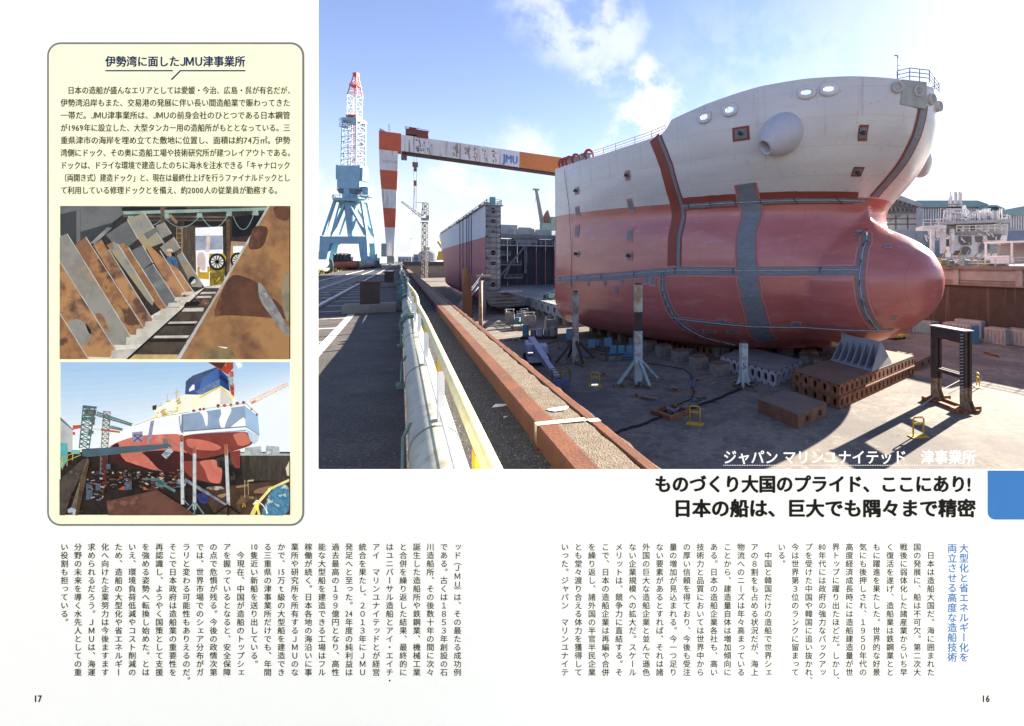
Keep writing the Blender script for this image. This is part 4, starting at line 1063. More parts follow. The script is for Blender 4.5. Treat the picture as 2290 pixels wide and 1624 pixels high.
mb = MB(); mb.box(J(246, 492), (5.6, 5.6, 1.1)); mb.box(J(186, 500), (1.8, 2, .2)); mb.box(J(182, 530), (2.2, 2, .2)); railing(mb, [J(165, 500, -1), J(205, 500, -1)], 1.2, .07, 2, 1); railing(mb, [J(165, 530, -1), J(205, 530, -1)], 1.2, .07, 2, 1)
for cy in (640, 720): mb.box(J(300 if cy == 640 else 180, cy), (1.6, 1.6, .2)); 
mb.obj('tower_platform', M_CRANEBLUE, jc)
lattice(MB(), J(240, 780, .5), J(248, 480, .5), 1.4, 1.6, 7, .14, .07).obj('jib_foot', M_CRANERED, jc)
lattice(MB(), J(248, 480), J(250, 326), 1.65, 1.65, 4, .22, .07).obj('jib_white', M_CRANEWHITE, jc)
mb = MB(); mb.box(J(247, 465), (3.8, 3.6, .7)); mb.obj('jib_collar', M_CRANERED, jc)
lattice(MB(), J(252, 330), J(257, 196), 1.7, .5, 4, .3, .1).obj('jib_tip', M_CRANERED, jc)
mb = MB(); mb.box(J(258, 192), (1.5, 1.4, 1.2)); mb.box(J(255, 268), (3.2, 2.4, .18)); railing(mb, [J(228, 268, -1), J(284, 268, -1)], 1, .06, 2, 1); mb.obj('jib_head', M_CRANERED, jc)
mb = MB()
for dx in (-8, 8): mb.bar(J(248 + dx, 470, -1), J(257 + dx * .3, 200, -.3), .1)
mb.obj('jib_rope', M_SHEDGREY, jc)
mb = MB()
for cx in (72, 345):
    for y in (-D2, D2): mb.box(J(cx, 1421, y), (3.6, 1.4, .9))
mb.obj('bogie', M_SHEDDARK, jc)
mb = MB(); vs_x = -1.1
for ch in '10TON':
    vs, fs = glyph(ch); p = J(190, 1266, -D2 - .63); mb.quadmesh([p + Vector((vs_x + px * .9 + 1.1, 0, py * .8)) for px, py in vs], fs); vs_x += .5
mb.obj('load_marking', M_CRANERED, jc)

# slim tower crane near the dock end
Yt = 300.0; st = .382 * .916 * Yt / FOC
tcx = thing('tower_crane', 'slim grey lattice tower crane with its boom pointing left near the dock end', 'crane', ((950 - 1500) / FOC * Yt, Yt, FOC and FLOOR), 0)
def T(cx, cy, y=0): return Vector(((cx - 704) * st, y, EYE - ((100 + .382 * cy) * .916 - 585) / FOC * Yt - FLOOR))
lattice(MB(), T(701, 1515), T(706, 1160), 1.3, 1.2, 16, .32, .2).obj('mast', M_SHEDDARK, tcx)
mb = MB(); mb.box(T(712, 1140), (4.8, 3, 1.6)); mb.box(T(728, 1130), (2.2, 2.4, 2.6)); mb.box(T(708, 1160), (5, 3.5, .4)); mb.obj('turret', M_SHEDGREY, tcx)
lattice(MB(), T(706, 1120), T(710, 1036), 1.5, 1.2, 4, .3, .2).obj('head_frame', M_SHEDDARK, tcx)
lattice(MB(), T(690, 1126), T(556, 1026), .9, .4, 12, .25, .15).obj('boom', M_SHEDGREY, tcx)
mb = MB(); mb.bar(T(652, 1032), T(726, 1036), .3); mb.bar(T(706, 1036), T(560, 1028), .08); mb.obj('tie', M_SHEDGREY, tcx)

# pale crane boom seen between the two hulls
t = thing('tower_crane', 'old grey crane jib rising behind the far hull section', 'crane', Q(300, 78, 1), TH)
k = 330 / FOC
p0 = W(1225, 505, 330); base = Vector(Q(300, 78, 1)); inv = Matrix.Rotation(-TH, 4, 'Z')
def loc(px, py, Y=330): return inv @ (W(px, py, Y) - base)
MB().bar(loc(1214, 508), loc(1199, 425), 2.6, 2.6, w2=1.6, h2=1.6).obj('jib', mat('old crane grey', (.24, .25, .23), (.3, .31, .29), scale=.2), t)
mb = MB(); mb.box(loc(1199, 424), (4, 3, 1.0)); mb.bar(loc(1200, 427), loc(1197, 452), .2); mb.obj('jib_head', M_SHEDGREY, t)
mb = MB(); mb.prism([loc(1214, 505), loc(1236, 505), loc(1226, 470), loc(1220, 480)], (0, 5, 0)); mb.obj('jib_frame', mat('old crane rust', (.26, .13, .09)), t)
mb = MB(); mb.box(loc(1226, 508), (10, 8, 5)); mb.box(loc(1240, 494), (6, 6, 5)); mb.bar(loc(1220, 508), loc(1220, 584), 6, 6); mb.obj('crane_house', mat('old crane teal', (.22, .32, .31)), t)
# yellow luffing crane behind
t = thing('dock_crane', 'small yellow crane with a leaning jib beyond the dock gate', 'crane', W(983, 583, 420), 0)
def y_(px, py): return W(px, py, 420) - W(983, 583, 420)
mb = MB(); mb.bar(y_(990, 556), y_(980, 540), 1.8); mb.obj('jib', M_YELSTEEL, t)
mb = MB(); mb.prism([y_(976, 582), y_(992, 582), y_(988, 562), y_(980, 562)], (0, 6, 0)); mb.obj('crane_body', M_YELSTEEL, t)

# ================================================================ dock floor equipment
def prop_post(p, top, w, lab, style, lean=0):
    t = thing('hull_prop', lab, 'hull prop', p, TH - .25, None)
    h = top - p.z
    mb = MB(); 
    if style == 0:
        mb.box((0, 0, h / 2), (w, w * .9, h)); mb.obj('column', mat('flaking white prop', (.46, .43, .38), (.22, .12, .07), (.5, .48, .44), scale=1.6, rough=.8, stretch=(1, 1, .35), lo=.45, hi=.58), t)
    else:
        zA, zB = style
        mb.box((0, 0, zA / 2), (w, w * .9, zA)); mb.obj('column', mat('pale teal prop', (.42, .52, .52), (.36, .24, .17), (.45, .55, .55), scale=1.2, rough=.75, lo=.5, hi=.62), t)
        if zB > zA:
            MB().box((0, 0, (zA + zB) / 2), (w * .93, w * .84, zB - zA)).obj('column_insert', M_DARKRUST, t)
            MB().box((0, 0, (zB + h) / 2), (w, w * .9, h - zB)).obj('column_upper', mat('flaking cream prop', (.50, .50, .40), (.30, .17, .08), (.55, .55, .47), scale=1.4, rough=.8, stretch=(1, 1, .4), lo=.45, hi=.6), t)
    MB().box((0, 0, h + .08), (w * .7, w * .7, .16)).obj('head_pad', M_DARKRUST, t)
    return t, h
M_PROPFOOT = mat('prop foot steel', (.13, .12, .09), (.2, .17, .1), scale=1.5)
def prop_legs(t, w, spread, hh, m):
    for a in (0.3, 1.87, 3.44, 5.01):
        mb = MB(); d = Vector((math.cos(a), math.sin(a), 0))
        mb.bar(d * w * .4 + Vector((0, 0, hh)), d * spread + Vector((0, 0, .25)), .26, .22); mb.obj('stay', m, t)
        MB().bar(d * .3 + Vector((0, 0, .14)), d * (spread + .4) + Vector((0, 0, .14)), .4, .28).obj('foot_beam', M_PROPFOOT, t)
pB = G(1427, 858)
t, h = prop_post(pB, -.55, .74, 'tall flaking white and teal hull prop with a black middle, standing mid dock', (5.15, 7.0)); prop_legs(t, .74, 2.2, 2.3, mat('prop stay teal', (.33, .46, .47), (.3, .35, .3), scale=2))
pA = G(1287, 812)
t, h = prop_post(pA, -1.9, .72, 'rusty slim hull prop nearest the left end of the bow section', 0); prop_legs(t, .7, 2.4, 2.6, M_DARKRUST)
pC = G(1663, 868)
t, h = prop_post(pC, -5.9, .64, 'short pale blue hull prop numbered 5 in front of the white holed block', (4.2, 4.2)); prop_legs(t, .6, 1.3, .5, M_DARKRUST)
for a in (.3, 1.87, 3.44, 5.01):
    d = Vector((math.cos(a), math.sin(a), 0)); MB().prism([d * .3 + Vector((0, 0, .3)), d * .95 + Vector((0, 0, .3)), d * .3 + Vector((0, 0, 1.7))], d.cross(Vector((0, 0, 1))) * .06).obj('gusset', mat('pale teal prop', (1, 1, 1)), t)
mb = MB(); vs, fs = glyph('5'); mb.quadmesh([(-.26 + px * .8, -.325, 1.9 + py * .8) for px, py in vs], fs); vs, fs = glyph('.'); mb.quadmesh([(.16 + px * .8, -.325, 1.9 + py * .8) for px, py in vs], fs); mb.obj('number', mat('marker blue', (.02, .06, .15)), t)
for o in t.children:
    if o.name.startswith('number'): o.rotation_euler = (0, 0, -(TH - .25) * 0)
# rusty timber-like tubes by the near edge
for k, (px, py, top, lab) in enumerate(((1041, 690, 600, 'pair partner: taller rust orange pipe post standing by the dock edge'), (1048, 692, 612, 'front rust orange pipe post with ladder rungs by the dock edge'), (1075, 705, 628, 'short pale rusty pipe post on a square foot beside the far hull'))):
    Y = 66 + k * 1.0 if k < 2 else 84
    p = Vector(((px - 1500) / FOC * Y, Y, FLOOR)); zt2 = EYE - (top - 585) / FOC * Y; hh = zt2 - FLOOR
    t = thing('pipe_post', lab.replace('pair partner: ', ''), 'post', p, TH)
    MB().tube([(0, 0, 0), (0, 0, hh)], .40 if k < 2 else .35, 14).obj('tube', mat('orange rust tube', (.42, .17, .055), (.30, .12, .05), (.5, .38, .24), scale=.9, rough=.85, stretch=(1, 1, .3)) if k < 2 else mat('pale rust tube', (.36, .28, .2), (.2, .12, .08), scale=1), t, smooth=True)
    MB().box((0, 0, .1), (1.6, 1.6, .2)).obj('foot_plate', M_DARKRUST, t)
    if k == 1:
        mb = MB()
        for i in range(12): mb.bar((.4, 0, 1 + i * .6), (.75, 0, 1 + i * .6), .07)
        mb.obj('rungs', M_DARKRUST, t)
# leaning gangway by the hull
t = thing('gangway', 'sloping grey gangway leaning against the far hull section', 'gangway', Q(98, 8, FLOOR), TH)
mb = MB(); mb.bar((0, 0, .3), (7.5, 10, 8.2), 1.1, .25); railing(mb, [(0, 0, .4), (7.5, 10, 8.3)], 1.0, .06, 2, 1.5); mb.box((8, 10.5, 4.2), (.5, .5, 8.4)); mb.obj('walkway', M_FRAME, t)
MB().box((7.8, 10.5, 8.7), (3, 2.4, .5)).obj('landing', mat('tan landing', (.3, .24, .16)), t)

# dark portal stand
t = thing('portal_stand', 'tall dark brown steel portal stand with tan feet casting long shadows', 'stand', G(2127, 908), 0)
ctr = G(2127, 908); A_ = G(2087, 899); B_ = G(2133, 921); ax = (B_ - A_); 
A_ = Vector((-.35, 1.55, 0)); B_ = Vector((.30, -1.45, 0)); H_ = 6.35
dirv = (B_ - A_).normalized(); perp = Vector((dirv.y, -dirv.x, 0))
for P in (A_, B_):
    for sg in (-1, 1):
        q = P + perp * .22 * sg
        mb = MB(); mb.bar(q + Vector((0, 0, 1.95)), q + Vector((0, 0, H_)), .55, .2, up=tuple(perp)); mb.obj('post', M_DARKRUST, t)
        mb = MB(); mb.bar(q + Vector((0, 0, .3)), q + Vector((0, 0, 1.95)), .55, .2, up=tuple(perp)); mb.obj('post_foot', M_TANPOST, t)
        MB().prism([q + dirv * .27 + Vector((0, 0, .3)), q + dirv * .75 + Vector((0, 0, .3)), q + dirv * .27 + Vector((0, 0, 1.2))], perp * .05).obj('gusset', M_TANPOST, t)
    mb = MB(); mb.bar(P - perp * 1.25 + Vector((0, 0, .2)), P + perp * 1.25 + Vector((0, 0, .2)), .5, .4); mb.obj('base_beam', M_RUST, t)
for z, hh in ((H_ - .45, .95), (2.75, .3)):
    for sg in (-1, 1):
        MB().bar(A_ + perp * .22 * sg + dirv * .27 + Vector((0, 0, z)), B_ + perp * .22 * sg - dirv * .27 + Vector((0, 0, z)), .2, hh).obj('cross_beam', M_DARKRUST, t)
MB().bar(A_ - dirv * .3 + Vector((0, 0, H_ + .05)), B_ + dirv * .3 + Vector((0, 0, H_ + .05)), 1.0, .1).obj('cap_plate', mat('cap plate', (.22, .18, .16)), t)
for sg in (-1, 1):
    MB().bar(A_ - dirv * .6 + perp * .6 * sg + Vector((0, 0, .12)), B_ + dirv * .6 + perp * .6 * sg + Vector((0, 0, .12)), .35, .24).obj('ground_beam', M_RUST, t)
mb = MB()
for i in range(20): z = 1.6 + i * .24; mb.bar(B_ + perp * .5 + dirv * .25 + Vector((0, 0, z)), B_ + perp * .85 + dirv * .35 + Vector((0, 0, z)), .05)
mb.obj('rungs', mat('rung steel', (.35, .34, .33)), t)

# perforated rust pontoons under the bulb
def holed_block(name, lab, cat, o, e1, e2, h, layers, n1, n2, m, mtop, rx=.22, rz=.3, inset=.18, group=None):
    o, e1, e2 = Vector(o), Vector(e1), Vector(e2)
    t = thing(name, lab, cat, o, 0, group)
    z = Vector((0, 0, h)); up = Vector((0, 0, h * layers))
    for org, e, n in ((Vector((0, 0, 0)), e1, n1), (e2, -e2, n2), (e1, e2, n2), (e1 + e2, -e1, n1)):
        mb = MB(); mb.holed(org, e, up, n, layers, rx, rz, inset); mb.obj('side_plate', m, t)
    MB().para(up + Vector((0, 0, .0)), e1, e2, (0, 0, .06)).obj('top_plate', mtop, t)
    c = (e1 + e2) / 2
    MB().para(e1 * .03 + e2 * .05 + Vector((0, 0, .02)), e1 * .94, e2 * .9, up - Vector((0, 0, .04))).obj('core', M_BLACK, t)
    if layers > 1:
        mb = MB(); nn = Vector((e1.y, -e1.x, 0)).normalized()
        mb.bar(nn * .05 + z, e1 + nn * .05 + z, .12, .1); mb.bar(e2 + z - e1.normalized() * .05, z - e1.normalized() * .05, .12, .1); mb.obj('seam_flange', m, t)
    return t
P0 = G(1877, 917)
E1 = G(2044, 839) - P0; E2 = G(1787, 880) - P0; E2 = E2 * .55 + Vector((-3.2, 5.0, 0)) * .45
holed_block('steel_pontoon', 'two layer rusty perforated pontoon under the bulbous bow', 'pontoon', P0, E1, E2, .99, 2, 18, 5, M_RUST, M_RUSTTOP)
P1 = G(1735, 866); E1w = G(1780, 843) - P1; E2w = G(1611, 825) - P1
holed_block('steel_pontoon', 'pale grey pontoon with a row of oval holes behind the numbered prop', 'pontoon', P1, E1w * 1.35, E2w, 1.4, 1, 5, 9, mat('pale pontoon paint', (.42, .42, .43), (.34, .33, .33), scale=1), mat('dark pontoon top', (.16, .145, .14), (.22, .2, .18), scale=.6), .28, .38)
holed_block('steel_pontoon', 'dull orange pontoon in shadow beneath the bow keel', 'pontoon', G(1610, 800), Vector((3, 2.6, 0)), Vector((-9, 9, 0)), 1.2, 1, 4, 12, M_RUST, M_RUSTTOP, .28, .34)
def solid_block(lab, o, e1, e2, h):
    o, e1, e2 = Vector(o), Vector(e1), Vector(e2)
    t = thing('rust_block', lab, 'block', o)
    MB().para((0, 0, 0), e1, e2, (0, 0, h)).obj('block_body', mat('rust block skin', (.24, .12, .06), (.14, .075, .045), (.34, .27, .21), scale=.9, rough=.88, bump=.2), t, bevel=.03)
    MB().para((0, 0, h), e1, e2, (0, 0, .02)).obj('block_top', mat('stained block top', (.14, .115, .095), (.19, .13, .09), (.1, .085, .075), scale=.7, rough=.9), t)
    for f in (.3, .75):
        n = Vector((e1.y, -e1.x, 0)).normalized(); c = e1 * f + n * .01 + Vector((0, 0, h * .5))
        MB().prism([c + e1.normalized() * -.16 + Vector((0, 0, -.16)), c + e1.normalized() * .16 + Vector((0, 0, -.16)), c + e1.normalized() * .12 + Vector((0, 0, .2)), c + e1.normalized() * -.12 + Vector((0, 0, .2))], n * .12).obj('lifting_lug', M_DARKRUST, t)
    return t
p = G(1785, 960); solid_block('low rust stained steel block lying in front of the perforated pontoon', p, G(1848, 931) - p, G(1695, 922) - p, 1.02)
p = G(2052, 829); solid_block('small orange rust block behind the bow pontoon on the right', p, G(2084, 812) - p, Vector((-5, 6, 0)), .95)
# grey rib cradle
cz = FLOOR + 2.05
p0, p1, p2 = G(1948, 831, cz), G(1993, 812, cz), G(1858, 806, cz)
t = thing('bow_cradle', 'grey triangular ribbed steel cradle holding the bulb on the pontoon', 'cradle', p0)
a_ = p1 - p0; l_ = p2 - p0; ap = W(1969, 764, (p0.y + p1.y) / 2) - p0; l2 = l_ * 1.0
M_CRADLE = mat('cradle grey', (.30, .31, .33), (.26, .27, .285), scale=1, rough=.6)
for i in range(7):
    f = i / 6; s = 1 - f * .62
    q = l2 * f; rid = l2 * f
    MB().prism([q, q + a_, q + ap * Vector((1, 1, 0)).x * 0 + Vector((ap.x, ap.y, ap.z * (1 - .25 * f)))], -l2.normalized() * .1).obj('rib', M_CRADLE, t)
MB().para(Vector((0, 0, 0)), l2, a_ * 1, (0, 0, .08)).obj('base_plate', M_CRADLE, t)
MB().prism([a_ * .46, a_ * .54, Vector((ap.x, ap.y, ap.z)) + a_ * .02, Vector((ap.x, ap.y, ap.z)) - a_ * .02], l2 * .98).obj('spine_plate', M_CRADLE, t)

# keel blocks under the bow
KB2 = keel_block(Q(36, 42, FLOOR), TH, 'concrete keel block in shadow below the bow section', 1.8, 1.3, 1.45)
KB2['group'] = 'keel blocks under the bow section'
for u in range(40, 77, 4):
    for v in (29, 35, 42, 49): dup(KB2, Q(u, v, FLOOR), TH, 'concrete keel block in shadow below the bow section')
for u in range(36, 40, 2): dup(KB2, Q(u, 40, FLOOR), TH, 'concrete keel block in shadow below the bow section')

# yellow edge barriers
def barrier(p, rz, lab, proto=None):
    if proto: return dup(proto, p, rz, lab)
    t = thing('warning_stand', lab, 'barrier stand', p, rz, 'yellow barrier stands on the dock floor')
    w, h = .78, 1.32
    MB().tube([(-w / 2, 0, .04), (-w / 2, 0, h - .12), (-w / 2 + .1, 0, h), (w / 2 - .1, 0, h), (w / 2, 0, h - .12), (w / 2, 0, .04)], .055, 8).obj('frame', M_YELSTEEL, t, smooth=True)
    MB().box((0, 0, .9), (w - .08, .05, .13)).obj('crossbar', M_YELSTEEL, t)
    MB().box((0, 0, .03), (w + .45, .6, .06)).obj('base_plate', M_YELSTEEL, t, bevel=.01)
    return t
BS = barrier(G(1331, 864), -.1, 'yellow barrier stand between the boom lift and the teal prop')
barrier(G(1554, 949), -.35, 'yellow barrier stand beside the rusty pit frame', BS)
barrier(G(2054, 977), .15, 'yellow barrier stand in the sunlit strip between the long shadows', BS)
barrier(G(2187, 866), 1.25, 'yellow barrier stand right of the dark portal stand', BS)
# rope from the stand to the barrier
a_, b_ = G(2060, 915) + Vector((0, 0, .25)), G(2180, 850) + Vector((0, 0, .5))
o = MB().tube([a_, a_.lerp(b_, .4) + Vector((0, 0, .35)), a_.lerp(b_, .8) + Vector((0, 0, .3)), b_, b_ + Vector((.7, -.8, -.75))], .03, 6).obj('rope', mat('pale rope', (.45, .42, .36))); tag(o, 'pale rope strung from the portal stand to the yellow barrier', 'rope')
# pit frame with pump
p = G(1502, 925)
t = thing('pit_frame', 'square rusty frame around a drain pit with a pump inside', 'pit frame', p, TH + .25)
for (x, y, w, d) in ((0, -1.0, 2.4, .3), (0, 1.0, 2.4, .3), (-1.05, 0, .3, 1.7), (1.05, 0, .3, 1.7)): MB().box((x, y, .16), (w, d, .32)).obj('frame_beam', M_RUST, t, bevel=.02)
MB().box((0, 0, .012), (1.8, 1.7, .02)).obj('pit_water', mat('oily water', (.02, .022, .03), rough=.15), t)
mb = MB(); rnd = random.Random(4)
for i in range(9): mb.tube([(.3 * rnd.gauss(0, 1), .3 * rnd.gauss(0, 1), .1), (.3 * rnd.gauss(0, 1), .3 * rnd.gauss(0, 1), .4), (.3 * rnd.gauss(0, 1), .3 * rnd.gauss(0, 1), .15)], .06, 6)
mb.obj('pump_tangle', M_GREYSTEEL, t)
# hoses on the floor
def hose(lab, pts, r=.06):
    P = [G(x, y, FLOOR + r) for x, y in pts]; Q_ = []
    for a, b_ in zip(P[:-1], P[1:]):
        for i in range(6): Q_.append(a.lerp(b_, i / 6) + Vector((.06 * math.sin(i * 1.3), .06 * math.cos(i * 2.1), 0)))
    Q_.append(P[-1]); o = MB().tube(Q_, r, 6).obj('hose', M_RUBBER, smooth=True); tag(o, lab, 'hose')
hose('black hose running from the pit frame towards the lower left', [(1480, 930), (1440, 948), (1390, 962), (1330, 985)], .09)
hose('black hose snaking from the pit frame up to a submersible pump', [(1515, 905), (1545, 893), (1552, 880), (1548, 858), (1545, 838), (1530, 826), (1470, 815), (1420, 812)], .05)
hose('twin black hose crossing the shadowed floor to the numbered prop', [(1540, 915), (1600, 893), (1650, 872), (1670, 862)], .1)
hose('thin black cable curving across the floor left of the rusty prop', [(1225, 768), (1250, 762), (1290, 770), (1340, 785), (1390, 790)], .04)
p = G(1549, 866); t = thing('submersible_pump', 'small grey blue pump standing on the shadowed floor by the hose', 'pump', p)
MB().lathe((0, 0, 0), (.25, .1, 1), [(0, 0), (0, .18), (.7, .2), (.85, .08), (.85, 0)], 12).obj('pump_body', mat('pump blue', (.12, .14, .25)), t); MB().tube([(.2, .08, .8), (.1, 0, 1.0), (-.1, -.1, .7)], .03, 6).obj('pump_handle', M_RUBBER, t)

# boom lift near the dock edge
p = G(1200, 812)
t = thing('boom_lift', 'lavender grey boom lift with its arm slanting down to a caged basket', 'boom lift', p, .35)
mb = MB(); mb.box((0, 0, .75), (2.3, 4.2, .6)); mb.box((0, 0, 1.1), (1.6, 2.0, .3)); mb.obj('chassis', M_LAV, t, bevel=.05)
for a in (-1, 1):
    for c in (-1, 1): MB().lathe((a * 1.25 - .2, c * 1.5, .52), (1, 0, 0), [(0, 0), (0, .4), (.03, .52), (.37, .52), (.4, .4), (.4, 0)], 16).obj('wheel', M_RUBBER, t)
mb = MB(); mb.box((-.75, .4, 1.85), (1.0, 3.4, 1.2)); mb.box((.75, -.2, 1.7), (.9, 2.4, .9)); mb.obj('turret', M_LAV, t, bevel=.12)
inv2 = Matrix.Rotation(-.35, 4, 'Z')
top = inv2 @ (W(1188, 759, 56.5) - p); low = inv2 @ (W(1247, 848, 44.6) - p)
mb = MB(); mb.bar(top, top.lerp(low, .62), .68, .72); mb.obj('boom', M_LAV, t, bevel=.06)
MB().bar(top.lerp(low, .5), low, .5, .52).obj('boom_extension', M_LAV, t)
mb = MB(); mb.bar(low, low + (low - top).normalized() * .8 + Vector((0, 0, .2)), .3); mb.obj('jib', M_DARKRUST, t)
bc = low + (low - top).normalized() * 1.3; bc.z = .35
mb = MB(); mb.box(tuple(bc + Vector((0, 0, .3))), (1.5, .9, .6)); mb.obj('basket_floor', mat('basket blue', (.1, .12, .25), (.06, .07, .12), scale=2), t)
mb = MB()
cs = [bc + Vector((x, y, .6)) for x, y in ((-.8, -.5), (.8, -.5), (.8, .5), (-.8, .5), (-.8, -.5))]; railing(mb, cs, 1.0, .035, 2, .8); mb.obj('basket_cage', mat('basket yellow', (.25, .2, .04), (.1, .09, .05), scale=3), t)

# offcuts, timbers and dunnage scattered under and beside the hull
rnd = random.Random(31)
kinds = []
def scrap_proto(name, lab, cat, group, build):
    t = thing(name, lab, cat, (0, 0, -40), 0, group); build(t); return t
def b_timber(t): MB().box((0, 0, .1), (1.5, .22, .2)).obj('timber_length', M_CONBLOCK, t, bevel=.01); MB().box((.1, .3, .1), (1.2, .2, .2)).obj('timber_length', M_RUSTTOP, t, bevel=.01)
def b_offcut(t): MB().prism([(-.5, -.3, 0), (.5, -.25, 0), (.3, .35, 0), (-.4, .3, 0)], (0, 0, .06)).obj('plate_offcut', M_RUST, t); MB().box((.1, 0, .14), (.5, .08, .16)).obj('offcut_rib', M_DARKRUST, t)
def b_bucket(t): MB().lathe((0, 0, 0), (0, 0, 1), [(0, 0), (0, .22), (.5, .28), (.5, .25), (.05, .2), (.05, 0)], 12).obj('bucket_wall', M_BLUEBOX, t); MB().tube([(-.27, 0, .48), (0, 0, .75), (.27, 0, .48)], .015, 5).obj('bucket_handle', M_DARKRUST, t)
def b_box(t): MB().box((0, 0, .35), (.9, .6, .7)).obj('crate_body', M_PALEBLK0, t, bevel=.03); MB().box((0, 0, .72), (.95, .65, .06)).obj('crate_lid', M_DARKRUST, t)
M_PALEBLK0 = mat('drab crate', (.22, .2, .17), (.15, .135, .115), scale=2)
spots = {'t': [], 'o': [], 'b': [], 'c': []}
for name, lab, cat, grp, bf, n, zone in (('timber_pair', 'pair of drab timbers lying on the shadowed dock floor', 'timber', 'timbers on the dock floor', b_timber, 16, 0), ('plate_offcut', 'small rusty plate offcut lying on the dock floor', 'scrap', 'plate offcuts on the dock floor', b_offcut, 18, 0),
        ('bucket', 'small blue bucket standing on the shadowed dock floor', 'bucket', 'buckets on the dock floor', b_bucket, 7, 1), ('tool_crate', 'drab tool crate standing in the shadow below the hull', 'crate', 'tool crates below the hull', b_box, 10, 1)):
    proto = scrap_proto(name, lab, cat, grp, bf)
    for i in range(n):
        px, py = (rnd.uniform(1290, 1760), rnd.uniform(782, 812)) if zone else (rnd.uniform(1130, 1720), rnd.uniform(745, 900))
        if py > 850 and px < 1290: px += 180
        p = G(px, py); a = rnd.random() * 3.1
        if i == 0: proto.location = p; proto.rotation_euler = (0, 0, a)
        else: dup(proto, p, a, lab)

# blue gas racks and boxes
p = G(1390, 803)
t = thing('gas_rack', 'low blue slatted rack with three blue boxes in it on the shadowed floor', 'rack', p, .05)
mb = MB(); 
for z in (.15, .5, .85): mb.box((0, -.6, z), (3.0, .06, .1)); mb.box((0, .6, z), (3.0, .06, .1))
for x in (-1.5, 1.5): mb.box((x, 0, .5), (.08, 1.2, .1))
for x in (-1.5, -.5, .5, 1.5):
    for y in (-.6, .6): mb.box((x, y, .45), (.1, .08, .95))
mb.obj('rack_frame', M_BLUEBOX, t)
for x in (-1, 0, 1): MB().box((x, 0, .95), (.75, .8, 1.3)).obj('blue_crate', M_BLUEBOX, t, bevel=.03)
for px, py, w, h, lab in ((1360, 789, 1.0, 1.9, 'upright blue steel cabinet left of the slatted rack'), (1324, 790, .9, 1.7, 'rusty blue cabinet with a gap below, left of the upright one'), (1335, 781, .8, 1.2, 'small dark blue cabinet tucked behind the rusty one'), (1276, 778, 1.1, 2.6, 'light blue cabinet on a post behind the rusty hull prop')):
    t = thing('tool_cabinet', lab, 'cabinet', G(px, py), .1)
    MB().box((0, 0, h * .72), (w, .9, h * .56)).obj('cabinet_body', M_BLUEBOX, t, bevel=.03)
    MB().box((0, 0, h * .22), (w * .8, .7, h * .44)).obj('cabinet_base', M_RUSTTOP, t)
    MB().box((0, -.46, h * .72), (w * .8, .03, h * .42)).obj('cabinet_door', mat('cabinet door', (.14, .33, .42), (.1, .22, .3), scale=4), t)
# blocks stacked by the far side
M_PALEBLK = mat('pale chipped block', (.36, .33, .28), (.26, .23, .19), (.42, .4, .36), scale=1.2, rough=.9)
for px, py, w, d, h, lab in ((1140, 722, 1.7, 1.6, 2.6, 'pale chipped concrete block at the left of the cluster near the far hull'), (1165, 724, 1.6, 1.8, 2.4, 'squat pale concrete block beside the blue drum in the cluster'), (1183, 731, 2.2, 1.6, 2.6, 'wide pale concrete block at the right of the cluster'), (1172, 716, 1.6, 1.6, 2.3, 'pale concrete block at the back of the cluster'), (1232, 748, 1.9, 1.4, 3.0, 'separate tall pale block with a frame on top near the grey block')):
    t = thing('support_block', lab, 'support block', G(px, py), .3 + .1 * (px % 3))
    MB().box((0, 0, h * .4), (w, d, h * .8)).obj('block_body', M_PALEBLK, t, bevel=.06)
    mb = MB(); 
    for a in (-1, 1): mb.box((a * w * .4, 0, h * .9), (.14, d * .9, h * .2))
    mb.box((0, 0, h), (w, d * .2, .12)); mb.obj('block_frame', M_PALEFR, t)
t = thing('oil_drum', 'blue drum standing among the pale concrete blocks', 'drum', G(1158, 728)); MB().lathe((0, 0, 0), (0, 0, 1), [(0, 0), (0, .5), (.6, .5), (.6, .52), (.64, .52), (.64, .5), (1.5, .5), (1.5, 0)], 16).obj('drum_body', M_BLUEBOX, t); MB().lathe((.2, 0, 1.5), (0, 0, 1), [(0, 0), (0, .08), (.05, .08), (.05, 0)], 8).obj('bung', M_DARKRUST, t)
t = thing('pallet_stack', 'low stack of grey timber pallets left of the generator clutter', 'pallets', G(1159, 738), .6)
for z in (.12, .4, .68):
    mb = MB()
    for x in (-.9, -.45, 0, .45, .9): mb.box((x, 0, z + .1), (.3, 2.2, .06))
    for y in (-1, 0, 1): mb.box((0, y, z), (2.1, .18, .14))
    mb.obj('pallet', M_PALEBLK, t)
t = thing('equipment_skid', 'skid of small pumps and blue motors on the floor behind the boom lift', 'equipment', G(1205, 757), .05)
MB().box((0, 0, .2), (5.2, 1.8, .3)).obj('skid_base', M_DARKRUST, t)
for x, h, m in ((-2, 1.8, M_BLUEBOX), (-.8, 1.0, M_GREYSTEEL), (.2, 1.2, M_LAV), (1.2, 1.0, M_GREYSTEEL), (2.1, 1.4, M_PALEBLK)): MB().box((x, 0, .35 + h / 2), (.8, .9, h)).obj('motor', m, t, bevel=.08)

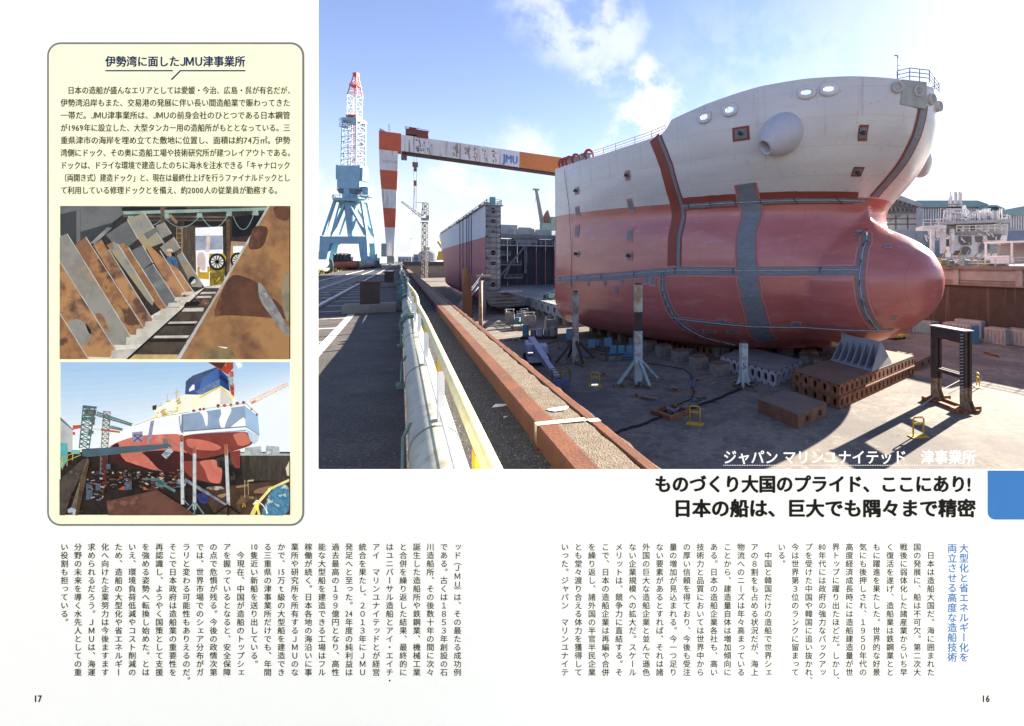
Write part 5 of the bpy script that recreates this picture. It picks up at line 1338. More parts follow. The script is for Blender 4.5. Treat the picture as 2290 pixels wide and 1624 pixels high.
# containers along the far wall
def container(px, py, w, h, d, m, mside, lab, rz=TH):
    t = thing('container', lab, 'container', G(px, py), rz)
    MB().box((0, 0, h / 2), (d, w, h)).obj('container_body', m, t, bevel=.04)
    mb = MB()
    for i in range(int(w / .5)): mb.box((-d / 2 - .03, -w / 2 + .3 + i * .5, h / 2), (.06, .2, h * .84))
    mb.obj('ribs', mside, t)
    mb = MB(); mb.box((0, -w / 2 - .04, h / 2), (d * .9, .08, h * .9)); mb.obj('end_door', mside, t)
    MB().box((0, 0, h + .03), (d * .96, w * .96, .06)).obj('roof', M_PALEBLK, t)
container(2070, 744, 3.2, 1.9, 2.2, mat('teal container', (.22, .40, .42), (.17, .32, .34), scale=1), mat('teal container rib', (.19, .36, .38)), 'small teal container at the foot of the far dock wall')
container(2148, 764, 4.0, 2.7, 2.2, mat('white rust container', (.52, .50, .48), (.36, .25, .19), scale=.9), M_BLUEBOX, 'white container with a rusty roof and blue end by the far wall')
container(2172, 752, 4.0, 2.6, 2.2, mat('pale blue container', (.36, .44, .47), (.3, .36, .38), scale=.9), M_SHEDGREY, 'pale blue grey container half hidden behind the white one')
container(2232, 768, 2.8, 2.2, 2.0, mat('grey white box', (.46, .45, .43), (.36, .33, .3), scale=.8), M_PALEBLK, 'pale box with a red disc near the right edge of the dock floor')
container(2280, 771, 2.8, 2.2, 2.0, mat('grey white box', (.46, .45, .43)), M_PALEBLK, 'pale box last in line at the far right of the dock floor')
o = MB().lathe(G(2226, 762) + Vector((-1.0, -.9, 1.1)), (-.6, -.8, 0), [(0, .32), (.04, .32), (.04, 0)], 14).obj('red_disc', M_CRANERED); tag(o, 'red disc on the side of the pale box by the wall', 'sign')
t = thing('yellow_cart', 'low yellow cart behind the bow cradle near the teal container', 'cart', G(2005, 758), TH)
MB().box((0, 0, .5), (3.0, 1.6, .25)).obj('cart_deck', M_YELSTEEL, t); mb = MB(); [mb.lathe((x, y, .25), (0, 1, 0), [(0, 0), (0, .25), (.15, .25), (.15, 0)], 10) for x in (-1, 1) for y in (-.7, .6)]; mb.obj('wheel_set', M_RUBBER, t); MB().box((-1.0, 0, 1.0), (.8, .9, .8)).obj('cart_load', mat('cart blue', (.03, .06, .18)), t)
t = thing('steel_bundle', 'bundle of rusty steel bars lying by the far wall', 'steel bars', G(2222, 795), TH)
for i in range(6): MB().bar((-.6, -.9 + i * .13, .07 + .1 * (i % 2)), (.6, .9 + i * .13, .07 + .1 * (i % 2)), .1).obj('bar', M_RUST, t)

# ================================================================ far quay on the right
def X3(cx, cy): return (1740.4 + cx * .3327, 119 + cy * .3327)
def face_card(mb, poly, Y, depth):
    P = [W(*X3(a, b_), Y) for a, b_ in poly]; mb.prism(P, (depth * .3, depth, 0)); return mb
def local(o, obj_): return obj_
t = thing('steel_shed', 'open ended grey shed with an arched truss roof behind the bow neck', 'shed', W(*X3(870, 1400), 150), 0)
O = t.location.copy()
def place(o, parent=None):            # keep a part built in world coordinates under its thing
    o.parent = parent or t; o.matrix_parent_inverse = Matrix.Translation(-(parent or t).location); return o
def part(mb, name, m, par=None): return place(mb.obj(name, m), par or t)
part(face_card(MB(), [(700, 935), (800, 948), (968, 1012), (968, 1040), (800, 985), (700, 975)], 150, 60), 'roof', M_SHEDGREY)
mb = MB()
for i in range(9):
    a = 700 + i * 30
    mb.bar(W(*X3(a, 985 + max(0, (a - 800)) * .3), 150.5), W(*X3(a + 15, 1065), 150.5), .5); mb.bar(W(*X3(a + 15, 1065), 150.5), W(*X3(a + 30, 985 + max(0, (a - 770)) * .3), 150.5), .5)
mb.bar(W(*X3(690, 1072), 150.5), W(*X3(968, 1068), 150.5), .9); part(mb, 'roof_truss', M_SHEDDARK)
mb = MB(); face_card(mb, [(928, 1040), (972, 1030), (972, 1395), (928, 1395)], 150, 60); part(mb, 'end_column', M_SHEDGREY)
mb = MB()
for x in (790, 870): mb.bar(W(*X3(x, 1080), 150.6), W(*X3(x, 1185), 150.6), .35)
for y in (1113, 1150): mb.bar(W(*X3(700, y), 150.6), W(*X3(930, y), 150.6), .35)
part(mb, 'window_grid', M_SHEDDARK)
mb = MB(); face_card(mb, [(700, 1188), (928, 1186), (928, 1395), (700, 1395)], 150.2, 1); face_card(mb, [(700, 1068), (930, 1064), (930, 1084), (700, 1086)], 150.2, 1); part(mb, 'end_wall', M_SHEDGREY)

def stripes(mb, x0, x1, y0, y1, Y, n):
    for i in range(n):
        a = x0 + (x1 - x0) * (i + .1) / n; b_ = x0 + (x1 - x0) * (i + .55) / n
        mb.prism([W(*X3(a, y0), Y), W(*X3(b_, y0), Y), W(*X3(b_, y1), Y), W(*X3(a, y1), Y)], (0, .5, 0))
    return mb
t = thing('long_shed', 'long shed with a teal roof and ribbed grey wall behind the white deckhouse', 'shed', W(*X3(1180, 1400), 170), 0)
part(face_card(MB(), [(965, 1034), (1345, 1028), (1345, 1395), (965, 1395)], 170, 40), 'wall', M_SHEDGREY)
part(face_card(MB(), [(930, 990), (1340, 990), (1412, 1014), (1345, 1032), (968, 1037)], 168, 46), 'roof', M_TEAL)
part(face_card(MB(), [(1345, 1030), (1412, 1014), (1412, 1395), (1345, 1395)], 169.5, 30), 'gable_wall', M_TEAL)
part(stripes(MB(), 970, 1345, 1045, 1130, 169.6, 22), 'wall_ribs', M_SUPER)
t = thing('teal_shed', 'lower teal shed just right of the long shed gable', 'shed', W(*X3(1460, 1400), 175), 0)
part(face_card(MB(), [(1405, 1030), (1470, 1028), (1518, 1048), (1518, 1395), (1405, 1395)], 176, 30), 'wall', M_TEAL)
part(face_card(MB(), [(1400, 1022), (1470, 1020), (1525, 1044), (1518, 1054), (1468, 1032), (1402, 1034)], 174, 34), 'roof', M_SHEDGREY)
t = thing('far_shed', 'shed with a grey sloping roof and ribbed wall at the right picture edge', 'shed', W(*X3(1620, 1400), 160), 0)
part(face_card(MB(), [(1515, 1086), (1800, 1070), (1800, 1395), (1515, 1395)], 160, 40), 'wall', M_SHEDGREY)
part(face_card(MB(), [(1500, 1056), (1640, 1030), (1810, 1010), (1810, 1080), (1515, 1092)], 158, 44), 'roof', M_TEAL)
part(stripes(MB(), 1560, 1800, 1090, 1185, 159.6, 14), 'wall_ribs', M_SUPER)
t = thing('blue_hull', 'blue grey hull side standing on the far quay at the right edge', 'ship', W(*X3(1600, 1400), 120), 0)
part(face_card(MB(), [(1560, 1188), (1800, 1180), (1800, 1395), (1530, 1395)], 120, 14), 'hull_side', mat('slate blue hull', (.16, .21, .29), (.14, .18, .25), scale=.3))
part(face_card(MB(), [(1556, 1184), (1800, 1176), (1800, 1190), (1556, 1196)], 119.5, 14), 'gunwale', M_SHEDGREY)

# white deckhouse block on the far quay
Yd = 92.0
t = thing('deckhouse', 'white unfinished ship deckhouse crowded with pipes on the far quay', 'deckhouse', W(*X3(1300, 1400), Yd), 0)
def w3(cx, cy, Y=Yd): return W(*X3(cx, cy), Y)
def panel(poly, Y, d, name, m): return part(face_card(MB(), poly, Y, d), name, m)
panel([(1180, 1225), (1540, 1225), (1528, 1345), (1490, 1370), (1180, 1370)], Yd + .8, 6, 'lower_wall', M_SUPER)
panel([(1130, 1160), (1545, 1150), (1545, 1226), (1130, 1226)], Yd + 2.0, 8, 'upper_wall', mat('deckhouse shade grey', (.42, .42, .42), (.3, .3, .3), (.5, .5, .5), scale=.7))
panel([(970, 1160), (1130, 1155), (1130, 1182), (970, 1182)], Yd, 6, 'wing_deck', M_SUPER)
for x0, x1 in ((1030, 1052), (1100, 1128), (1165, 1185)): panel([(x0, 1180), (x1, 1180), (x1, 1345), (x0, 1345)], Yd, 1.5, 'pillar', M_SUPER)
panel([(1360, 1300), (1490, 1278), (1540, 1330), (1500, 1345), (1355, 1345)], Yd + .3, 1, 'lower_panel', mat('deckhouse slate', (.2, .24, .27)))
for poly in ([(1215, 1230), (1300, 1230), (1300, 1290), (1235, 1290), (1218, 1270)], [(1408, 1220), (1503, 1218), (1490, 1255), (1412, 1260)], [(1325, 1230), (1380, 1230), (1370, 1270), (1330, 1270)], [(1130, 1250), (1150, 1250), (1150, 1300), (1130, 1300)], [(1170, 1330), (1225, 1325), (1225, 1358), (1165, 1358)], [(1200, 1170), (1240, 1170), (1240, 1195), (1200, 1195)], [(1300, 1165), (1330, 1165), (1330, 1190), (1300, 1190)]):
    panel(poly, Yd + .55, .4, 'opening', M_SHEDDARK)
for cx, cy in ((1263, 1328), (1390, 1298)):
    o = MB().lathe(w3(cx, cy, Yd + .2), (0, -1, 0), [(0, .9), (.1, .9), (.1, .65), (.02, .65), (.02, 0)], 18).obj('round_port', M_SHEDDARK); place(o)
panel([(1118, 1130), (1560, 1116), (1560, 1132), (1118, 1152)], Yd - .5, 8, 'bridge_deck', M_SHEDGREY)
rnd = random.Random(9)
mb = MB()
for i in range(34):
    cx = rnd.uniform(1140, 1235); h = rnd.uniform(930, 1080); mb.bar(w3(cx, 1135, Yd + rnd.uniform(0, 4)), w3(cx, h, Yd + 2), .22)
for i in range(12):
    cy = rnd.uniform(985, 1120); mb.bar(w3(1140, cy, Yd + 1), w3(1228, cy, Yd + 1), .2)
part(mb, 'scaffold', M_SUPER)
mb = MB()
for i in range(46):
    cx = rnd.uniform(1090, 1545); mb.bar(w3(cx, 1130, Yd + 1), w3(cx, rnd.uniform(1040, 1110), Yd + 1), .18)
for i in range(10): cx = rnd.uniform(1100, 1500); cy = rnd.uniform(1060, 1120); mb.bar(w3(cx, cy, Yd + .5), w3(cx + rnd.uniform(30, 90), cy + rnd.uniform(-8, 8), Yd + .5), .25)
part(mb, 'pipework', M_SUPER)
panel([(1325, 1110), (1345, 1070), (1395, 1045), (1428, 1042), (1428, 1120), (1330, 1120)], Yd + 3, 2, 'white_cover', mat('bright white', (.8, .8, .8)))
panel([(1238, 1050), (1245, 1025), (1258, 1020), (1270, 1048), (1285, 1060), (1285, 1085), (1240, 1085)], Yd + 3, 2, 'white_cover', mat('bright white', (.8, .8, .8)))
for poly in ([(1400, 1070), (1425, 1070), (1425, 1110), (1400, 1110)], [(1435, 1062), (1505, 1055), (1505, 1115), (1435, 1115)], [(1290, 1065), (1320, 1065), (1320, 1110), (1290, 1110)], [(1085, 1105), (1140, 1105), (1140, 1135), (1085, 1135)]):
    panel(poly, Yd + 3.5, 3, 'equipment_box', M_SHEDGREY)
mb = MB()
for i in range(30):
    a = rnd.uniform(975, 1540); b_ = rnd.uniform(1160, 1290); mb.bar(w3(a, b_, Yd - .2), w3(a + rnd.uniform(-4, 40), b_ + rnd.uniform(-3, 40), Yd - .2), .16)
part(mb, 'loose_pipes', M_SUPER)
mb = MB(); railing(mb, [w3(1480, 1135, Yd - .4), w3(1556, 1140, Yd - .4)], 1.4, .06, 2, 1.5); railing(mb, [w3(975, 1160), w3(1130, 1156)], 1.2, .06, 2, 1.5); railing(mb, [w3(1200, 1200, Yd - .4), w3(1540, 1195, Yd - .4)], 1.2, .06, 2, 1.2); part(mb, 'railing', M_SUPER)
# white railing on the far quay edge and things on it
t = thing('quay_railing', 'long white railing along the top edge of the far dock wall', 'railing', (0, 0, 0), TH)
mb = MB(); railing(mb, [(79.2, u, 1.0) for u in range(-20, 131, 10)], 1.25, .045, 3, 2.5); mb.obj('rails', M_SUPER, t)
t = thing('quay_hut', 'white hut with a big glazed opening at the right end of the far quay', 'hut', W(*X3(1620, 1412), 74), TH)
base = t.location
mb = MB(); mb.box((0, 0, 3.3), (5, 8, .3)); mb.box((2.3, 0, 1.6), (.3, 8, 3.2)); mb.box((-2.3, 3.7, 1.6), (.3, .3, 3.2)); mb.box((-2.3, -3.7, 1.6), (.3, .3, 3.2)); mb.box((-2.3, 0, 1.6), (.2, .3, 3.2)); mb.box((-2.3, 2.0, .6), (.2, 3.4, 1.2)); mb.obj('hut_frame', mat('bright white', (.8, .8, .8)), t)
MB().box((1.2, 0, 1.5), (.2, 7.4, 3)).obj('back_panel', M_SHEDGREY, t)
rnd = random.Random(12)
for i in range(9):
    cx = 1100 + i * 52; m = [mat('dull ochre machine', (.38, .29, .10), (.28, .22, .1)), M_GREEN, M_SUPER, M_TEAL, M_SHEDGREY][i % 5]
    p = W(*X3(cx, 1408), 76 + (i % 3)); p.z = 1.0
    lab = ['ochre', 'green', 'white', 'teal', 'grey'][i % 5] + ' machine on the far quay below the deckhouse' + [', leftmost group', ', mid group'][i // 5]
    t = thing('quay_machine', lab, 'machinery', p, .3)
    MB().box((0, 0, .6), (.8 + rnd.random() * 1.0, 1.0, .5 + rnd.random() * .5)).obj('machine_body', m, t, bevel=.1)
    mb = MB(); mb.bar((-.6, 0, .2), (.9, 0, 1.9 + rnd.random()), .16); mb.box((0, 0, .2), (1.4, .9, .4)); mb.obj('machine_arm', M_SHEDGREY if i % 2 else mat('dull ochre machine', (1, 1, 1)), t)

# ================================================================ left background
def far_box(px0, px1, py0, Y, lab, m, mr, name='warehouse', cat='building', dz=20):
    a = W(px0, py0, Y); b_ = W(px1, py0, Y); t = thing(name, lab, cat, ((a.x + b_.x) / 2, Y, 0))
    w, h = b_.x - a.x, a.z
    MB().box((0, dz / 2, h * .45), (w, dz, h * .9)).obj('wall', m, t); MB().box((0, dz / 2, h * .95), (w * 1.03, dz * 1.03, h * .1)).obj('roof', mr, t)
    mb = MB()
    n = max(2, int(w / 6))
    for i in range(n): mb.box((-w / 2 + w * (i + .5) / n, -.1, h * .5), (w / n * .45, .2, h * .3))
    mb.obj('window_row', M_SHEDDARK, t)
M_PALEWALL = mat('far pale wall', (.40, .42, .44), (.34, .36, .38), scale=.05)
far_box(709, 728, 563, 420, 'low grey warehouse at the left picture edge behind the blue crane', M_SHEDGREY, M_SHEDDARK)
far_box(690, 790, 575, 500, 'long flat warehouse behind the legs of the blue crane', M_PALEWALL, M_SHEDGREY)
far_box(800, 850, 577, 600, 'flat pale warehouse right of the blue crane', M_PALEWALL, M_SHEDGREY)
far_box(890, 930, 574, 800, 'pale warehouse far behind the gantry leg', M_PALEWALL, M_SHEDGREY)
far_box(925, 962, 569, 600, 'blue grey warehouse beyond the dock end', mat('far blue wall', (.2, .25, .3)), M_SHEDDARK)
t = thing('storage_tank', 'domed grey tank building behind the slim tower crane', 'tank', W(962, 585, 560))
MB().lathe((0, 0, 0), (0, 0, 1), [(0, 12.5), (8.5, 12.5), (10.5, 11.8), (12.5, 9), (13.5, 5), (13.8, 0)], 28).obj('tank_wall', M_SHEDGREY, t, smooth=True)
mb = MB(); mb.box((-3, 0, 15), (7, 5, 4)); mb.bar((-6, 0, 13), (-6, 0, 18), .8); mb.obj('tank_top', M_SHEDDARK, t)
for i, (px, h) in enumerate(((882, 20), (920, 26), (760, 14))):
    p = W(px, 585, 500); p.z = 0; t = thing('light_mast', ['thin lamp mast beside the gantry leg', 'thin lamp mast between gantry leg and slim crane', 'thin lamp mast behind the blue crane'][i], 'mast', p)
    MB().bar((0, 0, 0), (0, 0, h), .4).obj('pole', M_SHEDGREY, t); MB().box((0, 0, h), (2.4, .6, .5)).obj('lamp_head', M_SHEDGREY, t)
# big pipes and skids in front of the crane legs
def big_pipe(px0, px1, py, Y, r, m, lab, dy=4):
    a = W(px0, py, Y); b_ = W(px1, py, Y + dy); a.z = b_.z = r + .25; t = thing('steel_pipe', lab, 'pipe', (a + b_) / 2); c = (a + b_) / 2
    MB().tube([a - c, b_ - c], r, 18).obj('tube', m, t, smooth=True)
    d = (b_ - a).normalized(); mb = MB()
    mb.lathe(b_ - c, d, [(0, r), (0, r * 1.18), (.12, r * 1.18), (.12, r * .8), (.06, r * .8), (.06, 0)], 18); mb.obj('pipe_end', M_GREEN, t)
    mb = MB(); [mb.box(tuple((a - c).lerp(b_ - c, f) + Vector((0, 0, -r - .12))), (.5, 2 * r, .26)) for f in (.15, .5, .85)]; mb.obj('cradle', M_DARKRUST, t)
big_pipe(640, 738, 602, 62, .85, M_PIPE, 'fat pale green pipe lying at the left picture edge')
big_pipe(752, 797, 601, 95, .72, mat('red oxide pipe', (.42, .11, .05), (.36, .1, .06), scale=.6), 'red oxide pipe lying in front of the blue crane legs')
big_pipe(806, 834, 594, 105, .8, M_PIPE, 'short grey pipe lying by the right crane leg')
for i, (px, w, h, m, lab) in enumerate(((758, 4, 2.0, M_DARKRUST, 'dark rusty steel skid between the pipes'), (782, 5, 1.8, M_RUST, 'brown rusty steel box behind the red pipe'), (818, 6, 1.8, M_SHEDDARK, 'black steel bundle under the right crane leg'), (765, 3, 3.6, M_SHEDDARK, 'dark scaffold hut beside the left crane leg'))):
    p = W(px, 590, 112 + i); p.z = 0; t = thing('steel_skid', lab, 'steelwork', p)
    MB().box((0, 0, h * .3), (w, 2.5, h * .6)).obj('skid_body', m, t); mb = MB(); [mb.box((x * w * .42, 0, h * .8), (.3, 2.2, h * .4)) for x in (-1, -.3, .4, 1)]; mb.box((0, 0, h), (w, .4, .2)); mb.obj('skid_frame', m, t)
# dry weeds along the track
mb = MB(); rnd = random.Random(21)
for i in range(5200):
    u = 26 + abs(rnd.gauss(0, 1)) * 34; v = -9 - rnd.random() ** 1.5 * (4 + .09 * u); p = Q(u, v, 0); h = rnd.uniform(.2, .75); a = rnd.random() * 6.28; w = .05 + .001 * u
    d = Vector((math.cos(a) * w, math.sin(a) * w, 0)); l = Vector((rnd.gauss(0, .18), rnd.gauss(0, .18), h)); mb.face([p - d, p + d, p + l])
o = mb.obj('weeds', M_GRASS); o['kind'] = 'stuff'; o['label'] = 'dry yellow green weeds along the far edge of the crane track'

# ================================================================ magazine spread: a printed sheet standing at the quay edge, glow added to whiten it
BY, BS_ = 1.20, 1.20 / FOC
def Bp(px, py, lift=0.0): return Vector(((px - 1500) * BS_, -lift, EYE - (py - 585) * BS_))
KGLOW = .30
def ink(name, c, glow=None, c2=None, scale=30, lo=.45, hi=.6, c3=None, stretch=(1, 1, 1)):  # print colour plus an added emission of the same colour
    if name in MATS: return MATS[name]
    m = mat(name, c, c2 if c2 else tuple(x * .985 for x in c), c3, scale=scale, lo=lo, hi=hi, rough=.55, stretch=stretch, spec=.15)
    nt = m.node_tree; b = nt.nodes['Principled BSDF']
    tw = nt.nodes.new('ShaderNodeMix'); tw.data_type = 'RGBA'; tw.blend_type = 'MULTIPLY'; tw.inputs['Factor'].default_value = 1
    nt.links.new(b.inputs['Base Color'].links[0].from_socket, tw.inputs['A']); tw.inputs['B'].default_value = (1.0, .93, .64, 1)   # added glow, warmed to offset the blue shade on the sheet
    nt.links.new(tw.outputs['Result'], b.inputs['Emission Color'])
    b.inputs['Emission Strength'].default_value = KGLOW_ADDED if glow is None else glow
    return m
KGLOW_ADDED = .118  # added glow strength; no lamp stands behind the sheet
M_PAPER = ink('white page stock', (.95, .95, .94), .128)  # plain paper, glow added so it reads white in shade
M_CREAMP = ink('cream panel print', srgb(255, 253, 222))
M_INK = ink('black ink', srgb(38, 36, 37), .01)
M_GREYINK = ink('grey border ink', srgb(122, 122, 122))
M_NAVY = ink('navy ink', srgb(14, 58, 110), .02)
M_BLUEINK = ink('blue heading ink', srgb(62, 120, 185))
M_TAB = ink('blue tab ink', srgb(66, 126, 194))
M_WHINK = ink('white lettering', (.95, .95, .95), .145)  # lettering carries the added glow too
spread = thing('magazine_spread', 'open white magazine spread with black Japanese text columns and a cream panel', 'magazine', (0, BY, 0))
Lx0, Lx1, Ly0, Ly1, Ly2 = -60, 2360, -60, 1051, 1700
for name, poly in (('page', [(Lx0, Ly0), (709, Ly0), (709, Ly1), (709, Ly2), (Lx0, Ly2)]), ('page', [(709.0, Ly1), (Lx1, Ly1), (Lx1, Ly2), (709.0, Ly2)])):
    MB().prism([Bp(x, y) for x, y in poly], (0, .003, 0)).obj(name, M_PAPER, spread)
for x in (120, 900, 2050): MB().bar(Bp(x, 1690) + Vector((0, .03, .0)), Vector((Bp(x, 0).x, .03, .0)), .04).obj('stand_leg', M_SHEDDARK, spread)
def rrect(x0, y0, x1, y1, r, n=8):
    P = []
    for cx, cy, a0 in ((x1 - r, y0 + r, -90), (x1 - r, y1 - r, 0), (x0 + r, y1 - r, 90), (x0 + r, y0 + r, 180)):
        for k in range(n + 1):
            a = R(a0 + 90 * k / n); P.append((cx + r * math.cos(a), cy + r * math.sin(a)))
    return P
def flat(poly, lift, name, m, parent): 
    mb = MB(); mb.face([Bp(x, y, lift) for x, y in poly]); return mb.obj(name, m, parent)
flat(rrect(106, 95, 681, 1176, 30), .0006, 'panel_border', M_GREYINK, spread)
flat(rrect(110.5, 99.5, 676.5, 1171.5, 26), .001, 'panel', M_CREAMP, spread)
# panel heading, rule and paragraph
def overprint(fn, w):                     # heavier lettering: the same glyphs struck several times
    if w <= 0: fn(0, 0, 0); return
    for k, (dx, dy) in enumerate(((0, 0), (w, 0), (-w, 0), (0, w * .7), (0, -w * .7), (w * .7, w * .5), (-w * .7, w * .5), (w * .7, -w * .5), (-w * .7, -w * .5))):
        fn(dx, dy, k * .00004)
def line_px(s, x0, x1, yc, size, off, m, name, lift=.0016, latin=1.0):
    off = off or .011
    tot = sum(adv(c) if ord(c) > 0x2e80 or c == '・' else adv(c) * latin for c in s)
    st = (x1 - x0) / (tot * size)
    mb = MB(); tr = (lambda c: adv(c) if ord(c) > 0x2e80 else adv(c) * latin)
    overprint(lambda dx, dy, dl: write_line(mb, s, lambda x, y: Bp(x + dx, y + dy, lift + dl), size, x0, yc, 0, st, tr), off * size)
    return mb.obj(name, m, spread)
line_px('伊勢湾に面したJMU津事業所', 237, 550, 138, 25.5, .028, M_NAVY, 'panel_heading', latin=1.0)
mb = MB()
mb.face([Bp(x, y, .0014) for x, y in [(237, 157.3), (388, 157.3), (388, 160.3), (237, 160.3)]])
mb.face([Bp(x, y, .0014) for x, y in [(404, 157.3), (550, 157.3), (550, 160.3), (405.5, 160.3), (386, 180), (383, 178)]])
mb.obj('heading_rule', M_NAVY, spread)
PARA = ['　日本の造船が盛んなエリアとしては愛媛・今治、広島・呉が有名だが、', '伊勢湾沿岸もまた、交易港の発展に伴い長い間造船業で賑わってきた', '一帯だ。JMU津事業所は、JMUの前身会社のひとつである日本鋼管',
        'が1969年に設立した、大型タンカー用の造船所がもととなっている。三', '重県津市の海岸を埋め立てた敷地に位置し、面積は約74万㎡。伊勢', '湾側にドック、その奥に造船工場や技術研究所が建つレイアウトである。',
        'ドックは、ドライな環境で建造したのちに海水を注水できる「キャナロック', '（両開き式）建造ドック」と、現在は最終仕上げを行うファイナルドックとし', 'て利用している修理ドックとを備え、約2000人の従業員が勤務する。']
for i, s_ in enumerate(PARA):
    line_px(s_, 137, 660 if i in (0, 5) else (631 if i == 8 else 650.5), 202.6 + i * 27.9, 18.6, 0, M_INK, 'paragraph_line')

# vertical columns
VERT = {'、': '︑', '。': '︒', '（': '︵', '）': '︶', '「': '﹁', '」': '﹂'}
SMALL = 'ッャュョァィゥェォっゃゅょ'
def column(s, xc, y0, pitch, size, m, name, off=0.0, lift=.0008):
    mb = MB()
    overprint(lambda dx, dy, dl: strike_column(mb, s, xc + dx, y0 + dy, pitch, size, lift + dl), off * size)
    return mb.obj(name, m, spread)
def strike_column(mb, s, xc, y0, pitch, size, lift, off=0):
    y = y0; i = 0
    while i < len(s):
        ch = s[i]
        if ch.isascii() and ch.isdigit():            # two half-width figures share one cell
            pair = s[i:i + 2]; i += 2
            for k, c in enumerate(pair):
                vs, fs = glyph(c, off); mb.quadmesh([Bp(xc - size * .5 + k * size * .5 + px * size * .86, y - (py - .35) * size, lift) for px, py in vs], fs)
            y += pitch; continue
        i += 1
        if ch == '　': y += pitch; continue
        if ch == 'ー':
            vs, fs = glyph('ー', off); mb.quadmesh([Bp(xc - (py - .38) * size, y + (px - .5) * size, lift) for px, py in vs], fs); y += pitch; continue
        half = ch in '（）'
        vs, fs = glyph(VERT.get(ch, ch), off)
        dx, dy = (.1, -.1) if ch in SMALL else (0, 0)
        if half: y -= pitch * .25 * (1 if ch == '（' else 1)
        mb.quadmesh([Bp(xc + (px - .5 + dx) * size, y - (py - .38 - dy) * size, lift) for px, py in vs], fs)
        y += pitch * (.75 if half else 1)
RIGHT = ['　日本は造船大国だ。海に囲まれた', '国の発展に、船は不可欠。第二次大', '戦後に弱体化した諸産業からいち早', 'く復活を遂げ、造船業は鉄鋼業とと', 'もに躍進を果たした。世界的な好景', '気にも後押しされ、１９５０年代の', '高度経済成長時には造船建造量が世', '界トップに躍り出たほどだ。しかし、',
         '80年代には政府の強力なバックアッ', 'プを受けた中国や韓国に追い抜かれ、', '今は世界第３位のランクに留まって', 'いる。', '　中国と韓国だけの造船で世界シェ', 'アの８割をも占める状況だが、海上', '物流へのニーズは年々高まっている', 'ことから、建造量自体は増加傾向に', 'ある。日本の造船企業各社も、高い',
         '技術力と品質においては世界中から', 'の厚い信頼を得ており、今後も受注', '量の増加が見込まれる。今一つ足り', 'ない要素があるとすれば、それは諸', '外国の巨大な造船企業と並んで遜色', 'ない企業規模への拡大だ。スケール', 'メリットは、競争力に直結する。そ', 'こで、日本の造船企業は再編や合併', 'を繰り返し、諸外国の半官半民企業', 'とも堂々渡り合える体力を獲得して', 'いった。ジャパン　マリンユナイテ']
LEFT = ['ッド（ＪＭＵ）は、その最たる成功例', 'である。古くは１８５３年創設の石', '川造船所、その後数十年の間に次々', '誕生した造船所や鉄鋼業、機械工業', 'と合併を繰り返した結果、最終的に', 'はユニバーサル造船とアイ・エイチ・', 'アイ　マリンユナイテッドとが経営', '統合を果たし、２０１３年にＪＭＵ', '発足へと至った。24年度の純利益は', '過去最高の１９９億円となり、高性',
        '能な大型船を建造できる工場はフル', '稼働が続く。日本各地の海沿いに事', '業所や研究所を所有するＪＭＵのな', 'かで、15万ｔ級の大型船を建造でき', 'る三重県の津事業所だけでも、年間', '10隻近い新船を送り出している。', '　今現在、中国が造船のトップシェ', 'アを握っているとなると、安全保障', 'の点で危惧が残る。今後の政情次第', 'では、世界市場でのシェア分布がガ',
        'ラリと変わる可能性もありえるのだ。', 'そこで日本政府は造船業の重要性を', '再認識し、ようやく国策として支援', 'を強める姿勢へ転換し始めた。とは', 'いえ、環境負荷低減やコスト削減の', 'ため、造船の大型化や省エネルギー', '化へ向けた企業努力は今後ますます', '求められるだろう。ＪＭＵは、海運', '分野の未来を導く水先人としての重', 'い役割も担っている。']
for i, s_ in enumerate(RIGHT): column(s_, (1350 + (1836 - 65.85 * i) * .5022) * .916, (1280 + 110 * .5022) * .916, 40.55 * .5022 * .916, 17.6, M_INK, 'text_column', .013)
for i, s_ in enumerate(LEFT): column(s_, (2132 - 63.1 * i) * .524 * .916, (1280 + 105 * .524) * .916, 38.9 * .524 * .916, 17.6, M_INK, 'text_column', .013)
for s_, cx in (('大型化と省エネルギー化を', 1997), ('両立させる高度な造船技術', 1940)): column(s_, (1350 + cx * .5022) * .916, (1280 + 116 * .5022) * .916, 48.1 * .5022 * .916, 22, M_BLUEINK, 'blue_heading', .017)
# headline, caption, tab, folios
def C6(cx, cy): return ((1560 + cx * .4105) * .916, (1080 + cy * .4105) * .916)
x0, y0 = C6(92, 246); x1, _ = C6(1990, 246); line_px('ものづくり大国のプライド、ここにあり!', x0, x1, y0, 41, .043, M_INK, 'headline', latin=.8)
x0, y0 = C6(203, 390); x1, _ = C6(2002, 390); line_px('日本の船は、巨大でも隅々まで精密', x0, x1, y0, 42.5, .043, M_INK, 'headline')
flat([C6(2072, 166.5), C6(2420, 166.5), C6(2420, 459)] + [((1560 + (2072 + 45 - 45 * math.sin(a)) * .4105) * .916, (1080 + (459 - 45 + 45 * math.cos(a)) * .4105) * .916) for a in [math.pi / 2 * k / 8 for k in range(9)]], .0008, 'blue_tab', M_TAB, spread)
x0, y0 = C6(500, 88); x1, _ = C6(2004, 88)
mb = MB(); overprint(lambda dx, dy, dl: write_line(mb, 'ジャパン マリンユナイテッド　津事業所', lambda x, y: Bp(x + dx, y + dy, dl), 33.5, x0, y0, 0, (x1 - x0) / (33.5 * sum(adv(c) for c in 'ジャパン マリンユナイテッド　津事業所'))), .55)
cap = mb.obj('caption_letters', M_WHINK, spread)
mb = MB(); _, yb = C6(0, 137)
for i in range(150):
    x = x0 + 2 + (x1 - x0 - 4) * i / 149; mb.face([Bp(x + 1.15 * math.cos(a), yb + 1.15 * math.sin(a)) for a in [k * math.pi / 3 for k in range(6)]])
mb.obj('caption_dots', M_WHINK, spread)
